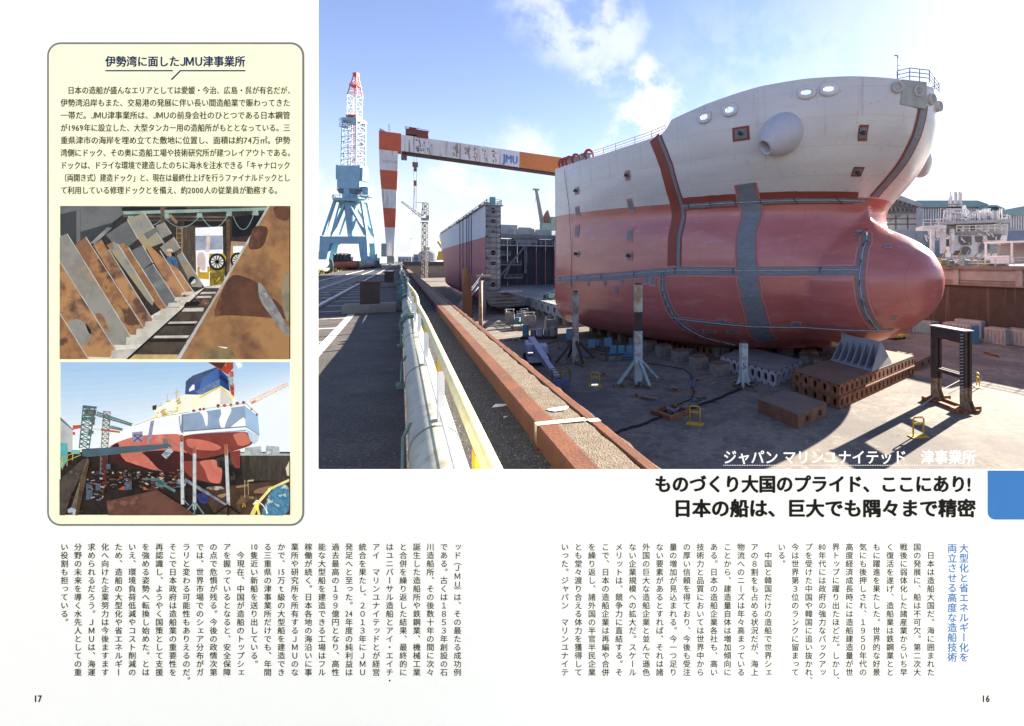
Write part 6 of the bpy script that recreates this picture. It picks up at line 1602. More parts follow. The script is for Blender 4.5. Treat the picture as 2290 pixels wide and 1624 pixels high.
for px, py, s_ in ((2105, 0, '16'), (85, 0, '17')):
    mb = MB(); yy = 1562; x = (2194.5 if s_ == '16' else 76)
    for ch in s_:
        vs, fs = glyph(ch); overprint(lambda dx, dy, dl: mb.quadmesh([Bp(x + dx + px_ * 21 * .82, yy + dy - (py_ - .35) * 21, .0008 + dl) for px_, py_ in vs], fs), .7); x += 9.6
    mb.obj('page_number', M_INK, spread)

# ---------------------------------------------------------------- two printed photographs pasted on the cream panel
SOFT = {'hull_red', 'hull_dark', 'hull_band', 'stern_light', 'skeg', 'skeg_light', 'net', 'rust_patch', 'plate_hole', 'worker', 'worker_face', 'hard_hat', 'sun_patch', 'scrap_heap', 'weld_bead', 'hole_shadow', 'stern_red', 'blue_cart', 'outside_post'}
def printed(name, label, origin, k, frame):
    t = thing(name, label, 'printed photo', (0, BY, 0)); base = .0014; n = [0]
    x0, y0, x1, y1 = frame
    def conv(cx, cy): return ((origin[0] + cx * k) * .916, (origin[1] + cy * k) * .916)
    def clip(P):                              # keep every shape inside the print's edge
        for ax, lim, sg in ((0, x0, 1), (0, x1, -1), (1, y0, 1), (1, y1, -1)):
            out = []
            for a, b in zip(P, P[1:] + P[:1]):
                ia, ib = sg * (a[ax] - lim) >= 0, sg * (b[ax] - lim) >= 0
                if ia: out.append(a)
                if ia != ib:
                    f = (lim - a[ax]) / (b[ax] - a[ax]); out.append((a[0] + (b[0] - a[0]) * f, a[1] + (b[1] - a[1]) * f))
            P = out
            if not P: return P
        return P
    def round_off(P):                         # soften the outline of organic shapes
        for _ in range(2):
            P = [q for a, b in zip(P, P[1:] + P[:1]) for q in ((a[0] * .8 + b[0] * .2, a[1] * .8 + b[1] * .2), (a[0] * .2 + b[0] * .8, a[1] * .2 + b[1] * .8))]
        return P
    def piece(part_name, polys, m, parent=None):
        n[0] += 1; mb = MB()
        if polys and not isinstance(polys[0][0], (tuple, list)): polys = [polys]
        for P in polys:
            if part_name in SOFT: P = round_off(P)
            P = clip([conv(*p) for p in P])
            if len(P) > 2: mb.face([Bp(x, y, base + n[0] * .00003) for x, y in P])
        return mb.obj(part_name, m, parent or t)
    return t, piece
def ell(cx, cy, rx, ry, n=20): return [(cx + rx * math.cos(2 * math.pi * i / n), cy + ry * math.sin(2 * math.pi * i / n)) for i in range(n)]
def seg(x0, y0, x1, y1, w, w2=None):
    L = math.hypot(x1 - x0, y1 - y0) or 1; nx, ny = -(y1 - y0) / L / 2, (x1 - x0) / L / 2; w2 = w2 or w
    return [(x0 + nx * w, y0 + ny * w), (x1 + nx * w2, y1 + ny * w2), (x1 - nx * w2, y1 - ny * w2), (x0 - nx * w, y0 - ny * w)]
def I(nm, a, b=None, c=None, sc=22, lo=.44, hi=.58, st=(1, 1, 1)): return ink('print ' + nm, srgb(*a), None, srgb(*b) if b else None, sc, lo, hi, srgb(*c) if c else None, st)

# first print: workshop with leaning plates
F1 = (137.2, 461.2, 650.2, 802.8)
t1, P1_ = printed('workshop_print', 'printed photo of rusty steel plates leaning in a workshop around a worker', (140, 490), .2533, F1)
K_DARK = I('workshop dark', (58, 52, 48), (44, 40, 38), (74, 64, 54), 40)
K_GREY = I('plate grey', (150, 146, 138), (134, 130, 124), (160, 140, 112), 14)
K_STEEL = I('mill steel', (112, 113, 114), (98, 99, 101), (128, 128, 128), 12)
K_DSTEEL = I('dark steel', (66, 68, 70), (56, 58, 60), None, 12)
K_R1 = I('plate rust', (180, 134, 90), (138, 102, 76), (100, 72, 58), 16, .47, .56)
K_R2 = I('plate deep rust', (138, 98, 70), (170, 124, 80), (96, 68, 54), 15, .45, .55)
K_R3 = I('plate mottled', (164, 150, 118), (138, 142, 140), (150, 110, 72), 18, .45, .56)
K_R4 = I('plate big rust', (168, 126, 84), (136, 98, 70), (112, 80, 60), 9, .45, .57)
K_EDGE = I('plate edge', (196, 196, 192), (170, 168, 162))
K_FLOORL = I('bright floor', (222, 217, 208), (200, 194, 186), None, 30)
K_WHITE = I('bright opening', (250, 250, 252), (240, 242, 246))
K_BLK = I('photo black', (32, 30, 30), (24, 23, 24))
K_PGREEN = I('pale green', (150, 176, 166), (128, 152, 144))
K_YEL = I('machine yellow', (196, 160, 44), (160, 130, 40))
P1_('backdrop', [(0, 0), (2300, 0), (2300, 1579), (0, 1579)], K_DARK)
P1_('rear_wall', [(1180, 250), (1340, 230), (1340, 830), (1100, 830)], I('brown sheet wall', (92, 80, 68), (68, 58, 50), (120, 106, 90), 40, .42, .58, (3, 1, .4)))
P1_('roof_beam', [seg(620, 60, 2040, 60, 14), seg(640, 92, 1700, 80, 8), seg(640, 150, 1650, 160, 18), seg(900, 190, 1650, 190, 10)], I('roof brown', (112, 96, 84), (86, 74, 64)))
P1_('roof_void', [[(640, 62), (1000, 62), (1000, 90), (640, 95)], [(1060, 62), (1250, 62), (1250, 85), (1060, 88)], [(1690, 160), (2000, 120), (2000, 340), (1690, 350)], [(1230, 200), (1640, 210), (1640, 240), (1230, 240)]], K_BLK)
P1_('green_beam', [[(600, 105), (2040, 66), (2040, 94), (600, 136)]], K_PGREEN)
P1_('cable_trolley', [[(690, 150), (740, 150), (745, 190), (680, 190)], [(1030, 125), (1080, 125), (1085, 175), (1022, 175)], [(1355, 120), (1400, 120), (1408, 162), (1345, 162)], [(1640, 100), (1685, 100), (1690, 150), (1630, 150)], [(1890, 92), (1940, 92), (1945, 142), (1880, 142)]], K_PGREEN)
def drape(x0, y0, x1, y1, sag, w=6):
    pts = [(x0 + (x1 - x0) * i / 8, y0 + (y1 - y0) * i / 8 + sag * 4 * (i / 8) * (1 - i / 8)) for i in range(9)]
    return [seg(*a, *b, w) for a, b in zip(pts[:-1], pts[1:])]
P1_('festoon_cable', drape(1050, 175, 1370, 160, 90) + drape(1400, 160, 1650, 140, 110) + drape(1700, 150, 1900, 130, 140) + drape(900, 240, 1030, 160, 20), K_PGREEN)
P1_('timber_brace', seg(1090, 140, 1160, 215, 30), I('tan timber', (170, 138, 104), (140, 112, 86)))
P1_('steel_column', [(1000, 60), (1040, 60), (1040, 240), (1000, 240)], I('column brown', (104, 88, 76), (84, 72, 62)))
P1_('steel_column', [(1635, 180), (1672, 180), (1672, 700), (1640, 700)], I('post brown', (110, 84, 62), (84, 64, 50)))
P1_('ladder', [seg(1158, 250, 1158, 480, 8), seg(1208, 250, 1208, 500, 10)] + [seg(1158, 270 + i * 45, 1208, 270 + i * 45, 6) for i in range(5)], I('ladder tan', (176, 144, 104), (146, 116, 84)))
door = P1_('bright_doorway', [(1336, 262), (1600, 250), (1605, 660), (1640, 800), (1420, 830), (1345, 700)], K_WHITE)
P1_('outside_wall', [[(1338, 340), (1600, 336), (1600, 470), (1338, 480)]], I('blue grey outside', (164, 170, 186), (140, 148, 166)), door)
P1_('outside_post', [[(1440, 330), (1480, 330), (1475, 500), (1420, 490), (1445, 460)], [(1355, 500), (1430, 495), (1440, 690), (1350, 640)]], I('pinkish outside', (226, 206, 196), (206, 186, 180)), door)
side = P1_('side_doorway', [(1680, 390), (1840, 400), (1840, 760), (1660, 760)], I('side door tan', (186, 160, 128), (160, 134, 104)))
P1_('side_light', [(1700, 440), (1815, 436), (1810, 560), (1700, 560)], K_WHITE, side)
for cx, cy, r in ((1548, 590, 72), (1750, 575, 66)):
    fan = P1_('workshop_fan', [[(cx - r, cy + 10), (cx + r, cy + 10), (cx + r, cy + 240), (cx - r, cy + 240)]], I('fan stand yellow', (150, 124, 40), (90, 78, 40), (200, 170, 60), 60))
    P1_('fan_frame', [(cx - r - 4, cy - r - 6), (cx + r - 10, cy - r - 8), (cx + r + 14, cy - r + 30), (cx + r + 10, cy), (cx - r - 8, cy)], K_YEL, fan); P1_('fan_guard', ell(cx, cy, r + 10, r + 10), K_BLK, fan); P1_('fan_ring', ell(cx, cy, r, r), K_BLK, fan); P1_('fan_backlight', ell(cx, cy, r - 12, r - 12), I('fan glow', (226, 222, 214)), fan)
    P1_('fan_blades', [seg(cx, cy, cx + (r - 14) * math.cos(a), cy + (r - 14) * math.sin(a), 9) for a in [i * math.pi / 5.5 for i in range(11)]] + [ell(cx, cy, 18, 18)], K_BLK, fan)
P1_('yellow_trolley', [[(1360, 690), (1470, 690), (1470, 760), (1365, 750)], [(1358, 640), (1380, 640), (1380, 690), (1358, 690)], [(1455, 635), (1475, 635), (1475, 690), (1455, 690)]], K_YEL)
P1_('shop_floor', [(700, 1525), (1200, 1525), (1640, 800), (1440, 830), (1100, 1000), (200, 1525)], K_FLOORL)
P1_('big_block', [(0, 40), (560, 40), (650, 130), (330, 420), (180, 420), (40, 340)], K_DSTEEL)
P1_('block_flange', [[(40, 60), (620, 50), (650, 130), (530, 215), (235, 300), (235, 90), (40, 130)], [(195, 90), (232, 90), (232, 420), (195, 400)]], K_STEEL)
P1_('bracket_strip', [(330, 410), (490, 258), (540, 262), (370, 420)], I('bracket bright', (150, 150, 150), (116, 116, 118)))
# worker between the plates
wk = None
def plate(poly, m, edge=None):
    p = P1_('steel_plate', poly, m)
    if edge: P1_('plate_edge', [seg(*edge, 9)], K_EDGE, p)
    return p
plate([(960, 240), (1040, 212), (1110, 320), (1010, 370)], K_GREY, (1040, 212, 1110, 320))
plate([(1000, 450), (1130, 352), (1196, 460), (1070, 540)], K_GREY, (1130, 352, 1196, 460))
plate([(680, 180), (850, 120), (1040, 400), (860, 470), (760, 330)], K_R3, (850, 120, 1040, 420))
plate([(845, 320), (965, 255), (985, 290), (880, 375)], K_STEEL)
plate([(480, 330), (690, 190), (790, 370), (700, 440), (560, 430)], K_STEEL, (690, 190, 790, 370))
plate([(1160, 530), (1210, 497), (1410, 800), (1400, 835), (1310, 830)], K_GREY, (1210, 497, 1410, 805))
P1_('plate_hole', ell(1312, 768, 36, 40), K_BLK); P1_('plate_hole', [(1290, 800), (1340, 745), (1345, 790), (1315, 806)], I('hole light', (214, 206, 196)))
wk = P1_('worker', [(1062, 560), (1090, 535), (1130, 535), (1165, 560), (1180, 650), (1170, 700), (1150, 715), (1120, 660), (1075, 610)], I('worker jacket', (78, 112, 140), (58, 88, 116), (104, 136, 160), 60))
P1_('worker_face', [(1072, 500), (1112, 495), (1118, 530), (1095, 545), (1075, 528)], I('worker skin', (196, 148, 120), (170, 122, 98)), wk)
P1_('worker_hair', [(1108, 495), (1128, 500), (1130, 535), (1115, 540)], K_BLK, wk)
P1_('hard_hat', [(1062, 492), (1075, 466), (1100, 460), (1122, 472), (1128, 498), (1095, 490)], I('hat pale', (214, 198, 178), (186, 166, 146)), wk)
P1_('sleeve_fold', [seg(1120, 580, 1150, 690, 10), seg(1085, 560, 1120, 600, 6)], I('jacket fold', (46, 70, 96)), wk)
P1_('hand', ell(1160, 712, 10, 12), I('worker skin', (0, 0, 0)), wk)
plate([(1070, 590), (1180, 660), (1330, 880), (1260, 930), (1150, 760)], K_R1, (1190, 680, 1325, 880))
plate([(860, 440), (900, 430), (1040, 560), (1240, 880), (1190, 980), (1080, 830)], K_R1, (1000, 480, 1245, 880))
plate([(730, 480), (835, 430), (935, 590), (840, 660)], K_STEEL, (835, 430, 935, 600))
plate([(840, 665), (935, 610), (1190, 1000), (1190, 1030), (1075, 1030)], K_STEEL, (935, 610, 1195, 1010))
plate([(605, 430), (655, 405), (700, 450), (1075, 1045), (1060, 1105), (960, 1000)], K_R2, (700, 450, 1075, 1045))
plate([(490, 430), (560, 392), (610, 430), (945, 960), (930, 1010), (880, 960)], K_R3, (600, 420, 945, 970))
plate([(360, 430), (440, 375), (500, 470), (930, 1150), (905, 1215), (840, 1215)], K_R1, (510, 470, 935, 1150))
plate([(180, 430), (290, 350), (850, 1225), (815, 1295), (700, 1290)], K_R2, (290, 350, 850, 1230))
P1_('plate_hole', [(540, 1010), (590, 1000), (650, 1070), (665, 1140), (640, 1160), (560, 1090)], I('hole tan', (168, 132, 90), (140, 108, 74)))
plate([(40, 350), (100, 320), (720, 1310), (690, 1390), (480, 1385), (40, 640)], K_GREY, (110, 320, 722, 1310))
plate([(40, 590), (80, 640), (575, 1420), (520, 1510), (270, 1500), (40, 1100)], K_R1, (45, 590, 570, 1425))
h = P1_('plate_hole', [(110, 1170), (190, 1135), (270, 1160), (330, 1260), (345, 1290), (320, 1370), (255, 1405), (160, 1330)], K_GREY)
P1_('hole_shadow', [(280, 1165), (340, 1240), (345, 1290), (315, 1270)], K_BLK, h)
P1_('plate_hole', [(370, 1085), (440, 1085), (480, 1150), (522, 1250), (500, 1280), (430, 1180)], K_R2)
plate([(40, 1080), (60, 1100), (320, 1525), (40, 1525)], K_R2, (42, 1085, 315, 1520))
for i in range(9):
    a = i / 8; x = 540 + 680 * a ** .75; y = 1440 - 560 * a ** .72; w = 300 - 180 * a; hh = 70 - 45 * a
    P1_('floor_support', [(x, y), (x + w, y - hh * .3), (x + w - hh, y + hh), (x - 20 + hh * .2, y + hh * 1.15)], I('support cream', (206, 200, 190), (184, 178, 168)))
P1_('trench', [(690, 1525), (1440, 842), (1590, 842), (1180, 1525)], I('trench brown', (82, 72, 62), (62, 54, 48), (104, 92, 80), 26))
P1_('trench_bar', [[(760, 1480), (1180, 1480), (1165, 1525), (710, 1525)]], I('trench tan', (206, 178, 126), (186, 160, 112)))
P1_('trench_bar', [[(960, 1300), (1290, 1296), (1270, 1320), (940, 1322)], [(1080, 1165), (1370, 1162), (1350, 1180), (1065, 1185)], [(1230, 1035), (1430, 1030), (1420, 1065), (1215, 1068)], [(1380, 880), (1545, 878), (1540, 895), (1370, 900)], [(1310, 920), (1500, 916), (1500, 935), (1300, 940)]], I('trench light', (214, 206, 194), (190, 182, 170)))
P1_('trench_shadow', [[(900, 1335), (1265, 1330), (1250, 1358), (880, 1360)], [(1060, 1190), (1340, 1185), (1335, 1205), (1040, 1205)], [(1260, 975), (1400, 970), (1400, 1010), (1230, 1015)]], K_BLK)
P1_('trench_rail', [[(680, 1525), (1435, 840), (1450, 842), (712, 1525)]], K_BLK)
P1_('trench_rail', [[(1160, 1525), (1590, 830), (1608, 830), (1195, 1525)]], I('rail pale', (196, 194, 190), (170, 168, 164)))
P1_('cable_coil', [ell(1440, 980, 36, 32), seg(1340, 900, 1400, 990, 6), seg(1380, 1000, 1470, 1010, 8)], I('coil rust', (140, 98, 80), (96, 70, 60), (180, 150, 130), 90))
bp_ = P1_('steel_plate', [(2055, 50), (2250, 50), (2250, 1530), (1190, 1530), (1620, 790), (1830, 440)], K_R4)
P1_('plate_edge', [seg(2050, 55, 1190, 1525, 20)], K_EDGE, bp_)
P1_('rust_patch', [[(2080, 55), (2250, 55), (2250, 200), (2130, 180)], [(1640, 780), (1720, 700), (1950, 780), (1960, 900), (2140, 960), (2250, 1150), (2000, 1120), (1640, 1100), (1500, 1120)], [(1900, 240), (2060, 250), (2000, 460), (1840, 480)]], I('big plate brown', (104, 70, 52), (84, 56, 44), (126, 86, 60), 10), bp_)
P1_('weld_bead', [(1945, 780), (1985, 800), (2100, 980), (2250, 1240), (2250, 1330), (2140, 1200), (1960, 960)], I('weld grey', (150, 148, 148), (118, 116, 118), (176, 176, 178), 30), bp_)
P1_('plate_hole', [(2250, 640), (2200, 760), (2170, 900), (2200, 1100), (2250, 1190)], I('hole green grey', (146, 138, 116), (128, 120, 100)), bp_)
P1_('plate_hole', [(1370, 1530), (1430, 1450), (1560, 1400), (1680, 1420), (1760, 1530)], I('hole khaki', (142, 124, 86), (116, 100, 72)), bp_)
P1_('hole_light', [(1560, 1402), (1660, 1410), (1640, 1424)], K_WHITE, bp_)

# second print: ship stern in another dock
F2 = (137.2, 809.2, 650.2, 1150.8)
t2, P2_ = printed('stern_print', 'printed photo of a white and red ship stern with a blue funnel in dry dock', (140, 870), .2586, F2)
skp = P2_('sky', [(0, 0), (2300, 0), (2300, 950), (0, 950)], I('photo sky base', (246, 250, 253), (242, 248, 252), None, 6))
for i in range(14):
    f = i / 13; c = tuple(int(round(a + (b_ - a) * f)) for a, b_ in zip((242, 248, 252), (163, 199, 234))); r = 1 - f
    P2_('sky_tone', [(0, 0)] + [(2300 * (j / 12), max(0, (120 + 700 * r ** .85) * (1 - .62 * (j / 12) ** 1.6) - 60 * f)) for j in range(12, -1, -1)][::-1] + [(2300, 0)], I('photo sky %s' % 'abcdefghijklmn'[i], c), skp)
P2_('dock_bottom', [(0, 900), (2300, 900), (2300, 1600), (0, 1600)], I('dark dock', (48, 38, 34), (30, 26, 26), (76, 56, 46), 28))
P2_('dock_floor', [(1350, 1250), (2200, 1160), (2200, 1500), (1500, 1500)], I('dock floor brown', (86, 64, 50), (66, 48, 40), (118, 92, 70), 18))
P2_('sun_patch', [[(1880, 1250), (2050, 1210), (1990, 1290), (1850, 1290)], [(1700, 1220), (1830, 1200), (1790, 1230), (1690, 1240)], [(1500, 1310), (1640, 1280), (1560, 1340)], [(1800, 1320), (1870, 1320), (1850, 1350)]], I('floor light', (166, 134, 100), (140, 110, 84)))
P2_('dock_wall', [(1740, 920), (2205, 935), (2205, 1170), (1760, 1170)], I('dock wall dark', (78, 70, 60), (58, 52, 46), (100, 92, 80), 24, .42, .58, (3, 1, .5)))
P2_('far_ship', [[(1980, 840), (2100, 850), (2105, 915), (1970, 915)], [(1780, 860), (1930, 845), (1935, 920), (1770, 925)], [(1700, 905), (2205, 915), (2205, 935), (1720, 935)]], I('far grey', (184, 192, 196), (150, 160, 166), (214, 218, 220), 60))
sh = P2_('left_shed', [(38, 590), (155, 690), (155, 900), (38, 900)], I('shed pale', (196, 196, 194), (176, 176, 176)))
P2_('shed_roof', [(38, 570), (160, 688), (160, 700), (38, 600)], I('shed roof', (110, 116, 122)), sh)
P2_('teal_hut', [[(38, 815), (105, 820), (110, 960), (70, 1040), (38, 1050)], [(140, 880), (225, 880), (225, 920), (140, 920)]], I('teal hut', (100, 186, 190), (84, 164, 170)))
P2_('gantry_far', [[(155, 650), (235, 645), (235, 675), (155, 690)], [(420, 680), (600, 705), (600, 722), (420, 700)], [(155, 712), (178, 712), (178, 740), (155, 740)]], I('gantry red', (202, 92, 62), (180, 80, 56)))
P2_('gantry_far', [(235, 655), (420, 680), (420, 700), (235, 675)], I('gantry white', (226, 220, 214)))
K_TW = I('tower teal', (92, 124, 130), (70, 98, 106), (120, 148, 152), 60)
def lat(x0, y0, x1, y1, w0, w1, n, lw):
    out = []
    pts = [(x0 + (x1 - x0) * i / n, y0 + (y1 - y0) * i / n, w0 + (w1 - w0) * i / n) for i in range(n + 1)]
    L = math.hypot(x1 - x0, y1 - y0); nx, ny = -(y1 - y0) / L / 2, (x1 - x0) / L / 2
    A = [(x + nx * w, y + ny * w) for x, y, w in pts]; B = [(x - nx * w, y - ny * w) for x, y, w in pts]
    for i in range(n): out += [seg(*A[i], *A[i + 1], lw), seg(*B[i], *B[i + 1], lw), seg(*A[i], *B[i], lw * .8), seg(*A[i], *B[i + 1], lw * .8), seg(*B[i], *A[i + 1], lw * .6)]
    return out
tw = P2_('stair_tower', lat(310, 470, 262, 870, 110, 90, 9, 12) + [[(258, 470), (382, 470), (382, 492), (258, 492)], [(240, 570), (370, 570), (365, 596), (240, 596)]], K_TW)
P2_('tower_cabin', [[(330, 595), (365, 590), (362, 645), (330, 645)], [(265, 500), (380, 500), (372, 560), (262, 560)], [(300, 705), (352, 700), (350, 730), (300, 730)]], I('tower cabin', (70, 84, 86), (110, 120, 110), (46, 54, 58), 60), tw)
P2_('lattice_tower', lat(478, 520, 455, 860, 62, 62, 8, 9) + lat(452, 880, 445, 1100, 60, 60, 5, 9), I('tower grey', (134, 126, 118), (104, 98, 94)))
P2_('gangway', lat(385, 540, 715, 645, 34, 20, 10, 9) + lat(510, 665, 625, 690, 24, 16, 5, 7), K_TW)
# the ship
K_SW = I('ship sunlit white', (253, 253, 254), (246, 248, 251))
K_SR = I('ship red sunlit', (214, 124, 106), (200, 110, 94), (224, 142, 122), 8)
K_SD = I('ship red shaded', (140, 68, 58), (122, 56, 50), (154, 80, 68), 10)
K_SDD = I('ship red deep', (72, 34, 34), (56, 28, 30), None, 10)
K_SB = I('ship blue grey', (150, 170, 194), (140, 160, 186))
st_ = P2_('ship', [(500, 800), (720, 660), (930, 590), (1190, 545), (1190, 760), (1060, 830), (830, 830), (700, 870), (500, 850)], K_SW)
P2_('hull_red', [(490, 850), (590, 800), (760, 748), (1050, 730), (1180, 730), (1280, 900), (1100, 960), (1250, 1120), (950, 1075), (690, 1000), (510, 940)], K_SR, st_)
P2_('hull_dark', [[(500, 860), (590, 800), (600, 930), (680, 1010), (950, 1078), (700, 1060), (520, 1000)], [(780, 900), (1040, 880), (1190, 900), (1430, 960), (1350, 1000), (1440, 1190), (1200, 1140), (980, 1080), (880, 970)]], K_SDD, st_)
P2_('hull_band', [[(590, 800), (715, 760), (720, 830), (740, 880), (850, 930), (960, 1078), (880, 1060), (690, 1000), (620, 930)]], K_SR, st_)
P2_('hull_shadow', [[(715, 715), (815, 705), (815, 800), (720, 810)], [(890, 610), (925, 600), (890, 820), (855, 815)]], I('hull shadow blue', (150, 150, 176), (150, 100, 104), None, 9, .48, .52), st_)
P2_('scaffold_shadow', [seg(730, 740, 810, 800, 10), seg(810, 740, 730, 800, 10), seg(730, 740, 810, 740, 8)], I('deep shadow', (92, 60, 66)), st_)
P2_('stern_red', [(1200, 735), (1790, 705), (1830, 740), (1865, 830), (1650, 900), (1540, 930), (1340, 975), (1210, 890), (1160, 800)], K_SD, st_)
P2_('stern_light', [[(1215, 770), (1400, 785), (1570, 850), (1520, 890), (1330, 880), (1240, 850)], [(1660, 730), (1790, 710), (1850, 820), (1720, 850), (1690, 790)]], K_SR, st_)
P2_('stern_side', [(1190, 545), (1780, 465), (1795, 640), (1790, 705), (1200, 735), (1170, 700)], K_SB, st_)
P2_('sun_patch', [[(1350, 520), (1430, 510), (1430, 650), (1410, 660), (1385, 560)], [(1545, 490), (1670, 480), (1600, 620), (1575, 730), (1530, 600), (1560, 540)], [(1700, 620), (1780, 560), (1790, 690), (1600, 700)]], K_SW, st_)
P2_('stern_line', [[(1200, 712), (1790, 665), (1792, 690), (1200, 735)]], K_SW, st_); P2_('stern_line', [[(1205, 698), (1790, 655), (1915, 735), (1915, 748), (1790, 666), (1205, 708)]], I('stern stripe', (120, 120, 132)), st_)
P2_('transom', [(1780, 465), (1905, 560), (1918, 740), (1790, 660)], I('transom blue', (172, 200, 226), (160, 190, 220)), st_)
P2_('transom_low', [(1792, 680), (1915, 748), (1905, 800), (1870, 830), (1830, 790)], I('transom pale', (206, 222, 236), (190, 208, 226)), st_)
P2_('hull_seam', [seg(1190, 545, 1190, 720, 14), seg(1160, 560, 1175, 700, 8), seg(1060, 780, 1200, 880, 8)], I('seam grey', (120, 126, 140)), st_)
P2_('skeg', [(1140, 985), (1340, 985), (1560, 965), (1515, 1000), (1530, 1040), (1570, 1050), (1555, 1140), (1560, 1205), (1440, 1190), (1260, 1140)], K_SD, st_)
P2_('skeg_light', [(1340, 985), (1510, 965), (1530, 1045), (1570, 1055), (1555, 1200), (1440, 1185), (1400, 1060)], K_SR, st_)
P2_('rudder', [(1640, 900), (1735, 880), (1735, 1050), (1690, 1050), (1650, 1000)], K_SD, st_)
P2_('propeller', [[(1515, 960), (1640, 930), (1660, 1020), (1520, 1040)], ell(1650, 1130, 40, 40), seg(1570, 1090, 1680, 1110, 40)], I('propeller dark', (40, 36, 36), (70, 66, 66)), st_)
P2_('side_door', [(1000, 775), (1050, 775), (1058, 825), (1010, 825)], I('door shade', (120, 116, 110), (90, 86, 82)), st_)
K_CR = I('house cream', (252, 242, 196), (255, 250, 224), None, 10)
hs = P2_('deckhouse', [[(1120, 420), (1170, 380), (1280, 330), (1360, 360), (1380, 480), (1260, 505), (1110, 530)]], I('house white', (254, 250, 232), (250, 244, 218)), st_)
P2_('deckhouse_side', [[(1280, 335), (1362, 365), (1365, 480), (1285, 490)]], K_CR, st_)
rnd = random.Random(17)
for nm, cc, n_ in (('house white', (254, 250, 232), 14), ('yellow gear', (236, 208, 120), 22), ('gear tan', (196, 170, 120), 16), ('gear shade', (150, 140, 120), 14)):
    polys = []
    for i in range(n_):
        x = rnd.uniform(925, 1150); top = 470 - (x - 925) * .62 + rnd.uniform(0, 60); y = rnd.uniform(top, 565 - (x - 925) * .12); w_, h_ = rnd.uniform(6, 42), rnd.uniform(5, 26)
        if nm == 'gear shade': w_, h_ = rnd.uniform(8, 50), 4
        polys.append([(x, y), (x + w_, y - w_ * .3), (x + w_, y + h_ - w_ * .3), (x, y + h_)])
    P2_('deck_clutter', polys, I(nm, cc), st_)
P2_('deck_house_block', [[(930, 500), (1060, 430), (1060, 470), (935, 540)], [(1040, 440), (1125, 395), (1130, 500), (1045, 520)]], I('house white', (0, 0, 0)), st_)
P2_('signal_mast', [seg(1135, 400, 1135, 300, 6), seg(1110, 350, 1160, 325, 5), seg(1050, 430, 1050, 350, 5), seg(1150, 380, 1150, 320, 4), seg(990, 470, 990, 430, 4)], I('gear tan', (0, 0, 0)), st_)
P2_('dark_gear', [(910, 465), (950, 455), (945, 500), (912, 505)], I('gear dark', (60, 54, 50)), st_)
fb = P2_('funnel_base', [(1360, 380), (1550, 285), (1670, 400), (1665, 450), (1520, 460), (1370, 490)], I('funnel white', (254, 251, 238), (250, 246, 228)), st_)
P2_('base_side', [(1550, 290), (1670, 400), (1668, 445), (1550, 450)], I('funnel side', (226, 222, 210), (214, 208, 196)), st_)
P2_('funnel_base_trim', [(1350, 380), (1550, 275), (1680, 385), (1678, 400), (1550, 295), (1355, 395)], I('trim yellow', (242, 214, 110), (230, 200, 96)), st_)
P2_('funnel', [(1225, 235), (1260, 200), (1530, 100), (1545, 280), (1370, 360), (1218, 355)], I('funnel blue', (78, 112, 172), (68, 102, 162), None, 12), st_)
P2_('funnel_top', [(1225, 235), (1290, 180), (1510, 100), (1530, 108), (1370, 210), (1225, 300)], I('funnel dark blue', (74, 92, 124), (64, 82, 114)), st_)
P2_('funnel_shadow', [(1225, 300), (1380, 210), (1340, 360), (1218, 356)], I('funnel shade', (62, 88, 142), (56, 82, 136)), st_)
P2_('funnel_end', [(1530, 105), (1620, 190), (1640, 330), (1545, 270)], I('funnel end blue', (40, 76, 140), (34, 66, 124)), st_)
P2_('funnel_vent', [seg(1548, 180, 1625, 250, 34)], I('vent navy', (28, 44, 84)), st_)
P2_('rail_band', [[(1310, 330), (1545, 215), (1548, 275), (1360, 360)]], I('rail band grey', (98, 120, 160), (120, 140, 176), (80, 104, 150), 90), st_)
P2_('vent_cowl', [[(1255, 310), (1290, 265), (1308, 265), (1308, 310), (1260, 330)]], K_SW, st_)
P2_('mooring_gear', [ell(1300, 510, 16, 12), ell(1360, 498, 14, 12), ell(1395, 494, 14, 12), ell(1530, 465, 16, 18), ell(1590, 462, 18, 14), ell(1650, 456, 14, 14), ell(1710, 442, 16, 16), ell(1770, 435, 16, 16), ell(1845, 495, 10, 12), ell(1895, 545, 9, 14)], I('chock red', (150, 56, 48), (110, 42, 40)), st_)
P2_('deck_rails', [seg(740, 650, 930, 580, 7), seg(930, 580, 1260, 520, 7), seg(1400, 490, 1780, 440, 6), seg(1780, 430, 1900, 540, 8)], I('deck rail', (190, 180, 170)), st_)
cr = P2_('red_crane', [[(1430, 50), (1670, 55), (1672, 110), (1620, 170), (1540, 120)], [(1640, 140), (1672, 140), (1676, 190), (1640, 190)], [(1640, 265), (1680, 265), (1680, 380), (1650, 350)]], I('crane red', (196, 76, 52), (150, 58, 46), (216, 100, 74), 40))
P2_('crane_shadow', [(1440, 55), (1600, 60), (1560, 120), (1520, 100)], I('crane dark', (74, 50, 44)), cr)
P2_('crane_lattice', lat(1640, 160, 1660, 290, 34, 34, 4, 6), I('crane lattice', (150, 140, 136)), cr)
P2_('white_cabin', [[(1690, 55), (1740, 55), (1755, 95), (1720, 110), (1705, 85)]], I('cabin white', (244, 244, 246), (220, 222, 226)))
P2_('far_jib', lat(1840, 430, 2190, 255, 40, 26, 8, 6), I('jib pinkish', (226, 190, 178), (206, 176, 168)))
P2_('jib_root', [(1838, 430), (1880, 408), (1885, 425), (1845, 445)], I('jib orange', (222, 128, 92)))
br_ = P2_('truss_bridge', [(245, 870), (1060, 822), (1100, 850), (870, 890), (300, 945), (255, 935)], I('bridge base', (84, 104, 116), (110, 92, 88), (70, 92, 106), 40))
